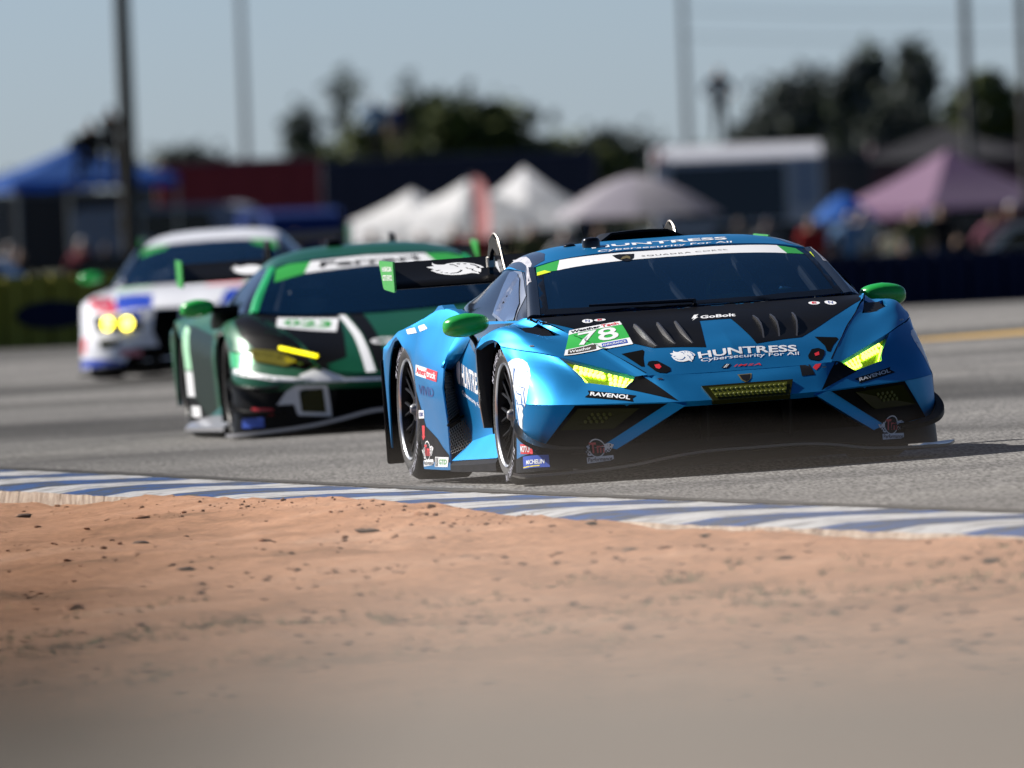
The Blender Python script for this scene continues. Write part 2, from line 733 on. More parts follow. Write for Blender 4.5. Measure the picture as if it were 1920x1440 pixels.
def kerb_pt(t, w):
    """t along the kerb, w across from the road side (0) to the sand side (1)."""
    a = np.array([np.interp(t, TF, KF[:, k]) for k in range(2)])
    b = np.array([np.interp(t, TB, KB[:, k]) for k in range(2)])
    # cross lines run square to the kerb: the sand-side edge is the nearest point of the back line
    return a * (1 - w) + b * w


def square_back(t):
    a = np.array([np.interp(t, TF, KF[:, k]) for k in range(2)])
    t2 = min(1, t + 0.004)
    a2 = np.array([np.interp(t2, TF, KF[:, k]) for k in range(2)])
    d = (a2 - a) / np.linalg.norm(a2 - a)
    n = np.array([-d[1], d[0]])
    if n[0] > 0:
        n = -n
    # distance from a along n to the back polyline
    best = min(((KB[k, :2] - a) @ n, k) for k in range(len(KB)) if abs((KB[k, :2] - a) @ d) < 0.6) if any(abs((KB[k, :2] - a) @ d) < 0.6 for k in range(len(KB))) else (0.95, 0)
    return a, n, max(0.7, min(1.2, abs(best[0])))



# asphalt: from the kerb to the far barrier
verts, faces = [], []
rx = [-40, -25, -14, -10, -8] + [-7.2 + i * .3 for i in range(0, 46)] + [8, 10, 14, 25, 40]
NR = 60
for x in rx:
    y0 = 0.5 * (float(np.interp(x, KF[:, 0], KF[:, 1])) + float(np.interp(x, KB[:, 0], KB[:, 1])))
    for j in range(NR + 1):
        y = y0 + (193 - y0) * j / NR
        verts.append((x, y, ground_z(x, y)))
for i in range(len(rx) - 1):
    for j in range(NR):
        k = i * (NR + 1) + j
        faces.append((k, k + NR + 1, k + NR + 2, k + 1))
tag(mesh_from('road', verts, faces, M_asphalt, angle=80), kind='structure')


kerb_root = empty('kerb', Matrix.Identity(4))
tag(kerb_root, 'low concrete kerb painted in blue and white blocks along the track edge', kind='structure')


def paint_mat(name, base, worn, amount):
    m = noise_mat(name, [(0.30, worn), (amount, worn), (min(amount + 0.10, .97), base), (0.98, base)], 5.0, 0.75, (1, 0.6, 1), bump=0.3, bscale=30, fine=0.16, fscale=30)
    return m


M_kblue = paint_mat('worn_blue_paint', (0.022, 0.075, 0.23), (0.055, 0.065, 0.085), 0.44)
M_kwhite = paint_mat('worn_white_paint', (0.48, 0.48, 0.49), (0.28, 0.28, 0.28), 0.42)
M_conc = noise_mat('crumbling_concrete', [(0.3, (0.16, 0.11, 0.08)), (0.5, (0.38, 0.31, 0.25)), (0.7, (0.55, 0.48, 0.40))], 9, 0.9, bump=0.8, bscale=25, bdist=0.03)
# blocks are cast longer on the far side of the bend
cuts = [0.0]
while cuts[-1] < 1:
    cuts.append(cuts[-1] + (2.35 - 1.35 * cuts[-1]) / LF)
cuts[-1] = 1.0
nblk = len(cuts) - 1
rng = random.Random(5)
for k in range(nblk):
    t0, t1 = cuts[k], cuts[k + 1]
    verts, faces, mats = [], [], []
    nu, nw = 5, 6
    top = []
    for i in range(nu + 1):
        t = t0 + (t1 - t0) * (i / nu) + (0.00008 if i == 0 else (-0.00008 if i == nu else 0))
        a, n, wd = square_back(t)
        row = []
        for j in range(nw + 1):
            w = j / nw
            p = a + n * wd * w
            rag = 0.03 * fbm(p[0] * 3, p[1] * 3, 1.0) if j == nw else 0
            p = p + n * rag
            z = ground_z(p[0], p[1]) + 0.008 + 0.018 * smooth01(w * 1.6) + 0.004 * fbm(p[0], p[1], 2.5)
            if j == nw:
                z -= 0.012 + 0.01 * abs(fbm(p[0], p[1], 6))
            row.append(len(verts))
            verts.append((p[0], p[1], z))
        # back face and road-side foot
        p = a + n * (wd + 0.02)
        row.append(len(verts))
        verts.append((p[0], p[1], ground_z(p[0], p[1]) - 0.12))
        row.insert(0, len(verts))
        p = a - n * 0.0
        verts.append((p[0], p[1], ground_z(p[0], p[1]) - 0.05))
        top.append(row)
    for i in range(nu):
        for j in range(nw + 2):
            faces.append((top[i][j], top[i][j + 1], top[i + 1][j + 1], top[i + 1][j]))
            mats.append(1 if j == nw + 1 else 0)
    faces.append(tuple(top[0]))
    mats.append(1)
    faces.append(tuple(top[-1][::-1]))
    mats.append(1)
    o = mesh_from('kerb_block', verts, faces, M_kblue if k % 2 else M_kwhite, kerb_root, angle=50)
    o.data.materials.append(M_conc)
    o.data.polygons.foreach_set('material_index', mats[:len(o.data.polygons)])
    bm = bmesh.new()
    bm.from_mesh(o.data)
    bmesh.ops.recalc_face_normals(bm, faces=bm.faces)
    bm.to_mesh(o.data)
    bm.free()


def strip(name, pts, w, material, label, lift=0.004):
    """A painted or rubbered strip lying on the road."""
    P = spline([(x, y, 0) for x, y in pts], 16)
    verts, faces = [], []
    for i, p in enumerate(P):
        d = P[min(i + 1, len(P) - 1)] - P[max(i - 1, 0)]
        n = np.array([-d[1], d[0]]) / np.linalg.norm(d[:2])
        ww = w * (0.7 + 0.5 * abs(fbm(p[0], p[1], 0.4)))
        for s in (-1, 1):
            q = p[:2] + n * s * ww / 2
            verts.append((q[0], q[1], ground_z(q[0], q[1]) + lift))
    for i in range(len(P) - 1):
        faces.append((2 * i, 2 * i + 1, 2 * i + 3, 2 * i + 2))
    o = mesh_from(name, verts, faces, material, angle=80)
    tag(o, label, kind='structure')
    return o


def off_line(line, d):
    P = spline([(x, y, 0) for x, y in line], 2)
    out = []
    for i, p in enumerate(P):
        t = P[min(i + 1, len(P) - 1)] - P[max(i - 1, 0)]
        n = np.array([t[1], -t[0]]) / np.linalg.norm(t[:2])
        if n[0] < 0:
            n = -n
        out.append(tuple(p[:2] + n * d))
    return out


strip('tyre_mark', off_line(K_FRONT, 0.14), 0.13, M_rubber, 'dark rubber line running close along the kerb')
strip('road_marking', [(3.45, 137.2), (3.9, 136.6), (4.3, 136.0), (4.75, 135.8)], 2.6, mat('faded_yellow_road_paint', (0.40, 0.24, 0.04), 0.8), 'faded yellow paint patch on the asphalt at far right')


# sand verge between the kerb and the bank
def kerb_back_y(x):
    return float(np.interp(x, KB[:, 0], KB[:, 1]))


def sand_z(x, y):
    e = kerb_back_y(x) - y            # metres before the kerb's sand edge
    near = math.exp(-max(e, 0) / 6.0)
    left = smooth01((-1.75 - x) / 0.7)
    mid = math.exp(-((x + 0.75) / 0.75) ** 2)
    b = near * (-0.065 * left + 0.038 * mid - 0.022 * smooth01((x - 0.1) / .6) * math.exp(-max(e, 0) / 2.0))
    if e < 0:
        b -= 0.03 * min(1.5, -e)
    big = 0.034 * fbm(x, y * 0.35, 0.9, 3)
    small = 0.014 * fbm(x, y * 0.4, 4.0, 4) + 0.016 * max(0, fbm(x, y * .35, 9.0, 3)) ** 1.3
    return ground_z(x, y) + 0.012 + b + big * (0.6 + 0.6 * (1 - near)) + small


sx_ = [-7.2 + i * .25 for i in range(12)] + [i * 0.05 for i in range(-84, 85)] + [4.4 + i * .2 for i in range(10)]
verts, faces = [], []
NT = 230
for x in sx_:
    y1 = kerb_back_y(x) + 1.6
    for j in range(NT + 1):
        t = j / NT
        y = 28 + (y1 - 28) * (1 - (1 - t) ** 1.3)
        verts.append((x, y, sand_z(x, y)))
for i in range(len(sx_) - 1):
    for j in range(NT):
        a = i * (NT + 1) + j
        faces.append((a, a + NT + 1, a + NT + 2, a + 1))
tag(mesh_from('sand_verge', verts, faces, M_sand, angle=75), 'strip of orange sand with clods between the kerb and the earth bank', kind='structure')
# plainer sand towards the camera, under the bank and to both sides
sheet('sand_apron', [-60, -30, -14, -7.2, -4, 0, 4, 6.2, 9, 14, 30, 60], [-40, -10, 10, 20, 26, 28.3], lambda x, y: ground_z(x, y) + 0.012, M_sand)

# loose clods on the sand: the big ones one by one, the small ones as one scatter
M_clod = mat('dark_clod', (0.13, 0.075, 0.05), 0.9, noise=0.4, nscale=30)
M_crumb = mat('brown_crumb', (0.27, 0.135, 0.075), 0.95, noise=0.6, nscale=3)
M_clod2 = mat('orange_clod', (0.30, 0.14, 0.07), 0.95, noise=0.3, nscale=30)


def rock_mesh(name, seed, material):
    bm = bmesh.new()
    bmesh.ops.create_icosphere(bm, subdivisions=2, radius=1.0)
    for v in bm.verts:
        f = 1 + 0.7 * mnoise.noise(v.co * 1.3 + Vector((seed * 7.1, 0, 0))) + 0.2 * mnoise.noise(v.co * 3.1 + Vector((0, seed * 3.3, 0)))
        v.co = Vector((v.co.x * f, v.co.y * f, v.co.z * f * 0.45))
    me = bpy.data.meshes.new(name)
    bm.to_mesh(me)
    bm.free()
    me.materials.append(material)
    me.polygons.foreach_set('use_smooth', [True] * len(me.polygons))
    return me


rocks = [rock_mesh('clod', k, (M_clod, M_clod2)[k % 2]) for k in range(6)]
rng = random.Random(11)
# (x, y, size) of the clods one can pick out
clods = [(-2.42, 83.5, .034), (-1.72, 78.2, .026), (-1.62, 73.2, .036), (-1.05, 71.0, .026), (-.62, 70.8, .034), (-.35, 69.0, .022), (-.21, 64.5, .030), (.15, 65.0, .020), (.42, 64.0, .032), (.95, 61.5, .026), (1.62, 58.8, .030), (-2.25, 72.0, .040), (-1.3, 66.8, .026), (-.42, 73.4, .032), (.30, 70.2, .024), (-1.62, 62.0, .030), (.72, 66.0, .022), (-2.0, 64.0, .036)]
for i, (x, y, s) in enumerate(clods):
    o = bpy.data.objects.new('clod', rocks[i % 6])
    COL.objects.link(o)
    o.location = (x, y, sand_z(x, y) + s * 0.15)
    o.scale = (s * rng.uniform(0.9, 1.5), s * rng.uniform(0.8, 1.3), s * rng.uniform(0.7, 1.0))
    o.rotation_euler = (0, 0, rng.uniform(0, 6.28))
    tag(o, 'small clod of earth lying on the orange sand verge', 'clod', 'loose clods on the sand')
_t = bmesh.new()
bmesh.ops.create_icosphere(_t, subdivisions=1, radius=1.0)
ICO_V = np.array([v.co[:] for v in _t.verts])
ICO_F = [[v.index for v in f.verts] for f in _t.faces]
_t.free()
verts, faces = [], []
for i in range(9000):
    x = rng.uniform(-3.2, 3.0)
    y = rng.uniform(44, kerb_back_y(x) - 0.2)
    if fbm(x, y * .25, 1.1, 3) + rng.uniform(-.5, .5) < 0:
        continue
    s = 0.003 + 0.013 * rng.random() ** 6
    a = rng.uniform(0, 6.28)
    ca, sa = math.cos(a), math.sin(a)
    V = ICO_V * (s * rng.uniform(.8, 1.6), s, s * rng.uniform(.5, .9)) * (1 + .3 * np.sin(ICO_V[:, :1] * 9 + i))
    k = len(verts)
    z = sand_z(x, y) + s * .3
    verts += [(x + p[0] * ca - p[1] * sa, y + p[0] * sa + p[1] * ca, z + p[2]) for p in V]
    faces += [[k + j for j in f] for f in ICO_F]
tag(mesh_from('sand_crumbs', verts, faces, M_crumb, angle=60), 'fine crumbs of earth scattered over the orange sand', kind='stuff')
# sparse weeds on the sand
bm = bmesh.new()
for i in range(130):
    cx = rng.uniform(-2.0, 2.2)
    cy = rng.gauss(56.5, 2.6)
    for j in range(14):
        x, y = cx + rng.gauss(0, .07), cy + rng.gauss(0, .25)
        z = sand_z(x, y) - .005
        h = rng.uniform(.012, .04)
        a = rng.uniform(0, 6.28)
        dx, dy = math.cos(a) * .006, math.sin(a) * .006
        l = rng.uniform(-.02, .02)
        bm.faces.new([bm.verts.new((x - dx, y - dy, z)), bm.verts.new((x + dx, y + dy, z)), bm.verts.new((x + l, y + l, z + h))])
tag(bm_obj('sparse_weeds', bm, mat('dusty_weed_green', (0.13, 0.15, 0.05), 0.8), smooth=False, fix=False), 'thin patch of dusty green weeds on the sand', kind='stuff')


# dark weeds are added below to darken the bank's left shoulder
# the earth bank close in front of the camera
def bank_z(x, y):
    prof = 1.243 * smooth01((9.0 - y) / 3.1) if y > 5.9 else 1.243
    if y < 3.4:
        prof = 1.243 - 1.243 * smooth01((3.4 - y) / 2.4)
    return prof + 0.010 * fbm(x, y, 1.7, 4) + 0.006 * fbm(x, y, 7, 3) - 0.02 * smooth01((6.0 - y) / 3) - (0.0 if abs(x) < 12 else 0.1 * (abs(x) - 12))


bx_ = [-24, -18, -14, -10, -7, -5, -3.5] + [i * .1 for i in range(-28, 29)] + [3.5, 5, 7, 10, 14, 18, 24]
by_ = [.6, 1.0, 1.4, 1.8, 2.2, 2.6, 3.0, 3.4] + [3.5 + i * .1 for i in range(0, 62)]
sheet('earth_bank', bx_, by_, bank_z, M_bank, 'earth bank close to the camera, blurred across the bottom of the picture')

root = empty('darkening_weeds', Matrix.Translation((-.24, 4.6, bank_z(-.24, 4.6))))  # clump added only to darken this corner of the bank
tag(root, 'dark weed clump added to darken the earth bank at the lower left corner', 'weed')
rng = random.Random(21)
bm = bmesh.new()
for i in range(700):
    a = rng.uniform(0, 6.28)
    r = rng.random() ** .6 * .17
    x, y = r * math.cos(a) * .8, r * math.sin(a) * 2.0
    h = rng.uniform(.02, .075)
    b = rng.uniform(0, 6.28)
    dx, dy = math.cos(b) * .006, math.sin(b) * .006
    lx, ly = rng.gauss(0, .03), rng.gauss(0, .03)
    bm.faces.new([bm.verts.new((x - dx, y - dy, -.02)), bm.verts.new((x + dx, y + dy, -.02)), bm.verts.new((x + lx + dx * .3, y + ly, h * .7)), bm.verts.new((x + lx * 1.6, y + ly * 1.6, h))])
bm_obj('blades', bm, mat('added_dark_weed', (.035, .032, .022), .9), root, smooth=False, fix=False)

# ------------------------------------------------------------------ shared car materials and parts
M_black = mat('satin_black_film', (0.0035, 0.0035, 0.0042), 0.42, 0, 0.0, spec=0.07, noise=0.1)
M_gloss = mat('gloss_black_paint', (0.004, 0.005, 0.007), 0.10, 0, 0.0, spec=0.4)
M_carbon = carbon_mat('carbon_weave', (0.008, 0.008, 0.009), (0.03, 0.03, 0.033))
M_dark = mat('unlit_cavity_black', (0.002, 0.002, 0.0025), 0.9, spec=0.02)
M_tyre = mat('tyre_rubber', (0.016, 0.016, 0.017), 0.75, bump=0.3, bscale=90, noise=0.25)
M_tyretext = mat('pale_tyre_print', (0.34, 0.34, 0.40), 0.7)
M_rim = mat('black_wheel_alloy', (0.006, 0.006, 0.007), 0.38, 0.0, 0.0, spec=0.14)
M_lip = mat('bright_machined_alloy', (0.52, 0.54, 0.57), 0.28, 1.0)
M_steel = mat('brushed_steel', (0.30, 0.285, 0.26), 0.42, 1.0)
M_white = mat('white_vinyl', (0.80, 0.81, 0.83), 0.42, coat=0.2)
M_green = mat('bright_green_vinyl', (0.035, 0.36, 0.055), 0.35, coat=0.3)
M_mirror_green = mat('green_gloss_paint', (0.015, 0.33, 0.055), 0.25, coat=0.0, spec=0.4)
M_red = mat('red_vinyl', (0.62, 0.02, 0.03), 0.4)
M_ink = mat('black_ink', (0.006, 0.006, 0.008), 0.45, spec=0.15)
M_navy = mat('navy_ink', (0.02, 0.05, 0.22), 0.4)
M_royal = mat('royal_blue_vinyl', (0.02, 0.07, 0.42), 0.4)
M_yellow = mat('yellow_vinyl', (0.75, 0.60, 0.02), 0.4)
M_grey = mat('grey_print', (0.30, 0.31, 0.34), 0.45)
M_nut = mat('dull_wheel_nut', (0.25, 0.25, 0.26), 0.35, 0.8)
M_cage = mat('roll_cage_grey', (0.09, 0.10, 0.12), 0.6)
M_suit = mat('driver_suit_dark', (0.03, 0.035, 0.05), 0.8)
M_helmet = mat('driver_helmet_yellow', (0.45, 0.62, 0.06), 0.25, coat=0.6)
M_glass = glass_mat('dark_tinted_glass', (0.002, 0.018, 0.052), 0.28, gloss=0.55)
M_sideglass = mat('mirrored_side_glass', (0.70, 0.76, 0.84), 0.05, 0.95)


def build_wheel(parent, x, y, z, r_tyre, width, r_rim=0.248, nspoke=10, accent=None, side=1, camber=0.0, word=None):
    """Slick racing wheel: tyre, barrel with bright lip, spokes, centre nut; outer face towards side*x."""
    root = bpy.data.objects.new('wheel', None)
    COL.objects.link(root)
    root.parent = parent
    root.location = (x, y, z)
    root.rotation_euler = (0, R(camber) * side, 0 if side > 0 else math.pi)
    w = width
    bm = bmesh.new()
    prof = [(-w + 0.02, r_rim - 0.004), (-w + 0.002, r_rim + 0.03), (-w + 0.004, r_tyre - 0.03), (-w + 0.03, r_tyre - 0.004), (-w * 0.5, r_tyre), (-0.04, r_tyre - 0.004), (-0.012, r_tyre - 0.022), (0.004, r_tyre - 0.055), (0.006, r_rim + 0.035), (-0.004, r_rim + 0.006), (-0.014, r_rim - 0.006)]
    lathe(bm, prof, 64)
    tyre = bm_obj('tyre', bm, M_tyre, root, angle=50)
    if word:
        bm = bmesh.new()
        rr = (r_rim + r_tyre) / 2 - 0.008
        for c0 in (150, 330):
            for i, ch in enumerate(word):
                th = R(c0 + (i - (len(word) - 1) / 2) * 7.5)
                co, faces = text_mesh(ch, 0.02)
                wd = 0.026 if ch != 'I' else 0.008
                vs = []
                for a, b, _ in co:
                    r_ = rr + b * 0.034
                    t_ = th + (a - 0.5) * wd / rr
                    vs.append(bm.verts.new((0.0075, r_ * math.sin(t_), r_ * math.cos(t_))))
                for f in faces:
                    bm.faces.new([vs[k] for k in f])
        bm_obj('tyre_lettering', bm, M_tyretext, tyre, smooth=False, fix=False)
    bm = bmesh.new()
    lathe(bm, [(-w + 0.02, r_rim - 0.002), (-0.05, r_rim - 0.022), (-0.03, r_rim - 0.018), (-0.007, r_rim - 0.009)], 64)
    rim = bm_obj('rim', bm, M_rim, root, angle=50)
    bm = bmesh.new()
    lathe(bm, [(-0.008, r_rim - 0.009), (-0.001, r_rim - 0.006), (0.003, r_rim + 0.001), (-0.004, r_rim + 0.005)], 64)
    bm_obj('rim_lip', bm, accent or M_lip, rim, angle=60)
    bm = bmesh.new()
    for k in range(nspoke):
        a = 2 * math.pi * k / nspoke
        for da in (-0.10, 0.10):
            p0 = Vector((-0.055, 0.055 * math.cos(a), 0.055 * math.sin(a)))
            p1 = Vector((-0.045, 0.14 * math.cos(a + da * 0.55), 0.14 * math.sin(a + da * 0.55)))
            p2 = Vector((-0.030, (r_rim - 0.018) * math.cos(a + da * 1.5), (r_rim - 0.018) * math.sin(a + da * 1.5)))
            tube(bm, [p0, p1, p2], [0.013, 0.009, 0.010], 6)
    lathe(bm, [(-0.12, 0.075), (-0.05, 0.075), (-0.035, 0.06), (-0.035, 0.001)], 24)
    bm_obj('spokes', bm, M_rim, rim, angle=40)
    bm = bmesh.new()
    lathe(bm, [(-0.04, 0.030), (-0.022, 0.026), (-0.012, 0.018), (-0.010, 0.0005)], 16)
    bm_obj('centre_nut', bm, M_nut, rim, angle=30)
    bm = bmesh.new()
    lathe(bm, [(-0.17, 0.19), (-0.135, 0.19), (-0.135, 0.08), (-0.17, 0.08)], 40)
    bm_obj('brake_disc', bm, mat('brake_iron', (0.05, 0.048, 0.046), 0.5, 0.6), root, angle=40)
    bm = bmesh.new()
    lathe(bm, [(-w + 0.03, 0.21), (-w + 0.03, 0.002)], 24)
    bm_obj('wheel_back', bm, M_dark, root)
    return root


def led_panel(name, parent, quad, n, rows, cols, r, m_on, lift=0.004):
    """Small lamps in a grid over a quad."""
    bm = bmesh.new()
    n = Vector(n).normalized()
    for i in range(rows):
        for j in range(cols):
            p = quad_map(quad, (j + 0.5) / cols, (i + 0.5) / rows) + n * lift
            q = n.to_track_quat('Z', 'Y').to_matrix().to_4x4()
            bmesh.ops.create_icosphere(bm, subdivisions=1, radius=r, matrix=Matrix.Translation(p) @ q @ Matrix.Diagonal((1, 1, 0.28, 1)))
    o = bm_obj(name, bm, m_on, parent)
    o['kind'] = 'stuff'
    return o


def hexmesh(name, parent, c4, nx, ny, material, bar=0.0022, depth=0.006):
    """Honeycomb of thin bars over the quad c4."""
    bm = bmesh.new()
    seen = set()
    w = 1.0 / nx
    h = 1.0 / ny
    for j in range(ny + 1):
        for i in range(nx + 1):
            cx = (i + (0.5 if j % 2 else 0.0)) * w
            cy = j * h
            pts = []
            for k in range(6):
                a = math.pi / 6 + k * math.pi / 3
                pts.append((cx + w * 0.577 * math.cos(a), cy + h * 0.667 * math.sin(a)))
            for k in range(6):
                p, q = pts[k], pts[(k + 1) % 6]
                if not (-0.01 <= p[0] <= 1.01 and -0.01 <= p[1] <= 1.01 and -0.01 <= q[0] <= 1.01 and -0.01 <= q[1] <= 1.01):
                    continue
                key = tuple(sorted([(round(p[0], 3), round(p[1], 3)), (round(q[0], 3), round(q[1], 3))]))
                if key in seen:
                    continue
                seen.add(key)
                tube(bm, [quad_map(c4, *p), quad_map(c4, *q)], bar, 4, cap=False)
    return bm_obj(name, bm, material, parent, smooth=False)


def mirror_pod(parent, c, s, stalk, material, side):
    """Door mirror: rounded streamlined housing with a dark glass at its back, on a stalk."""
    root = bpy.data.objects.new('door_mirror', None)
    COL.objects.link(root)
    root.parent = parent
    bm = bmesh.new()
    bmesh.ops.create_uvsphere(bm, u_segments=32, v_segments=16, radius=1.0)
    for v in bm.verts:
        x, y, z = v.co
        px = math.copysign(abs(x) ** 0.72, x)
        pz = math.copysign(abs(z) ** 0.66, z)
        if y < 0:
            y *= 0.35
        taper = 1.0 - 0.22 * max(0, -px * side) - 0.12 * max(0, px * side)
        v.co = (c[0] + px * s[0], c[1] + y * s[1], c[2] + pz * s[2] * taper + 0.10 * s[2] * px * -side)
    bm_obj('housing', bm, material, root, angle=60)
    bm = bmesh.new()
    bmesh.ops.create_uvsphere(bm, u_segments=24, v_segments=8, radius=1.0)
    for v in bm.verts:
        v.co = (c[0] + v.co.x * s[0] * 0.86, c[1] - s[1] * 0.30 + v.co.y * 0.012, c[2] + v.co.z * s[2] * 0.8)
    bm_obj('mirror_glass', bm, M_lip, root)
    bm = bmesh.new()
    tube(bm, spline(stalk, 5), 0.013, 8)
    bm_obj('stalk', bm, M_black, root)
    return root


def driver_figure(parent, x, y, z, helmet, side=1):
    """Seated driver: torso, arms on the wheel, helmet; seen dimly through the glass."""
    root = bpy.data.objects.new('cockpit_driver', None)
    COL.objects.link(root)
    root.parent = parent
    bm = bmesh.new()
    body = [(x, y - 0.12, z - 0.52), (x, y - 0.10, z - 0.30), (x, y - 0.08, z - 0.16), (x, y - 0.05, z - 0.06)]
    tube(bm, spline(body, 4), [0.15] * 5 + [0.19] * 4 + [0.09] * 4, 14)
    for s in (-1, 1):
        tube(bm, spline([(x + 0.18 * s, y - 0.08, z - 0.18), (x + 0.24 * s, y + 0.12, z - 0.34), (x + 0.14 * s, y + 0.38, z - 0.26)], 4), [0.06] * 5 + [0.045] * 4, 8)
    bm_obj('racing_suit', bm, M_suit, root)
    bm = bmesh.new()
    bmesh.ops.create_uvsphere(bm, u_segments=24, v_segments=16, radius=1.0, matrix=Matrix.Translation((x, y, z + 0.06)) @ Matrix.Diagonal((0.125, 0.15, 0.14, 1)))
    bm_obj('helmet', bm, helmet, root)
    bm = bmesh.new()
    lathe(bm, [(-0.035, 0.132), (0.0, 0.147), (0.04, 0.137)], 16, 'z', R(30), R(150))
    for v in bm.verts:
        v.co = (x + v.co.x * 0.93, y + v.co.y * 1.08, z + 0.075 + v.co.z)
    bm_obj('visor', bm, M_gloss, root)
    bm = bmesh.new()
    lathe(bm, [(0.0, 0.145), (0.012, 0.155), (0.0, 0.165), (-0.012, 0.155), (0.0, 0.145)], 28, 'y')
    for v in bm.verts:
        v.co = Vector((x, y + 0.42, z - 0.24)) + v.co
    bm_obj('steering_wheel', bm, M_black, root)
    return root


def seat_part(parent, x, y, z):
    P = []
    for yy, zz, ww in ((y + 0.45, z - 0.50, 0.20), (y + 0.1, z - 0.56, 0.23), (y - 0.14, z - 0.50, 0.24), (y - 0.22, z - 0.2, 0.26), (y - 0.26, z + 0.05, 0.20), (y - 0.27, z + 0.16, 0.14)):
        P.append([(x - ww, yy + 0.10, zz + 0.05), (x - ww * 0.7, yy, zz), (x, yy - 0.02, zz), (x + ww * 0.7, yy, zz), (x + ww, yy + 0.10, zz + 0.05)])
    return panel('racing_seat', P, M_black, parent, side=1, nr=3, nc=3, skirt=0.02)

# ------------------------------------------------------------------ the blue race car
M_blue = mat('satin_metallic_blue', (0.003, 0.215, 0.51), 0.46, 0.80, 0.15, coat_rough=0.10, spec=0.3, noise=0.05, nscale=3)
M_slate = mat('dark_slate_paint', (0.03, 0.045, 0.075), 0.25, 0.3, 0.5)
M_lamp = mat('lit_yellow_lamp', (0.5, 0.6, 0.02), 0.3, emit=(0.55, 1.0, 0.0), emit_s=2.0)
M_lamp_hot = mat('hot_lamp_core', (0.9, 1.0, 0.4), 0.3, emit=(0.76, 1.0, 0.08), emit_s=3.4)
M_lampback = mat('yellow_lamp_reflector', (0.30, 0.36, 0.012), 0.25, 0.3, emit=(0.36, 0.6, 0.0), emit_s=0.13)
M_ylens = mat('unlit_yellow_lens', (0.085, 0.092, 0.008), 0.3, 0, 0.0, spec=0.3)
M_yled = mat('dull_yellow_led', (0.15, 0.165, 0.02), 0.5, 0, 0.0, spec=0.2)
M_fled = mat('dim_fog_led', (0.065, 0.07, 0.008), 0.5, spec=0.2)
M_fog = mat('smoked_yellow_fog_lens', (0.020, 0.021, 0.003), 0.25, 0, 0.0, spec=0.15)


M_vane = mat('grey_composite_vane', (0.055, 0.055, 0.06), 0.35, 0.2, 0.3)


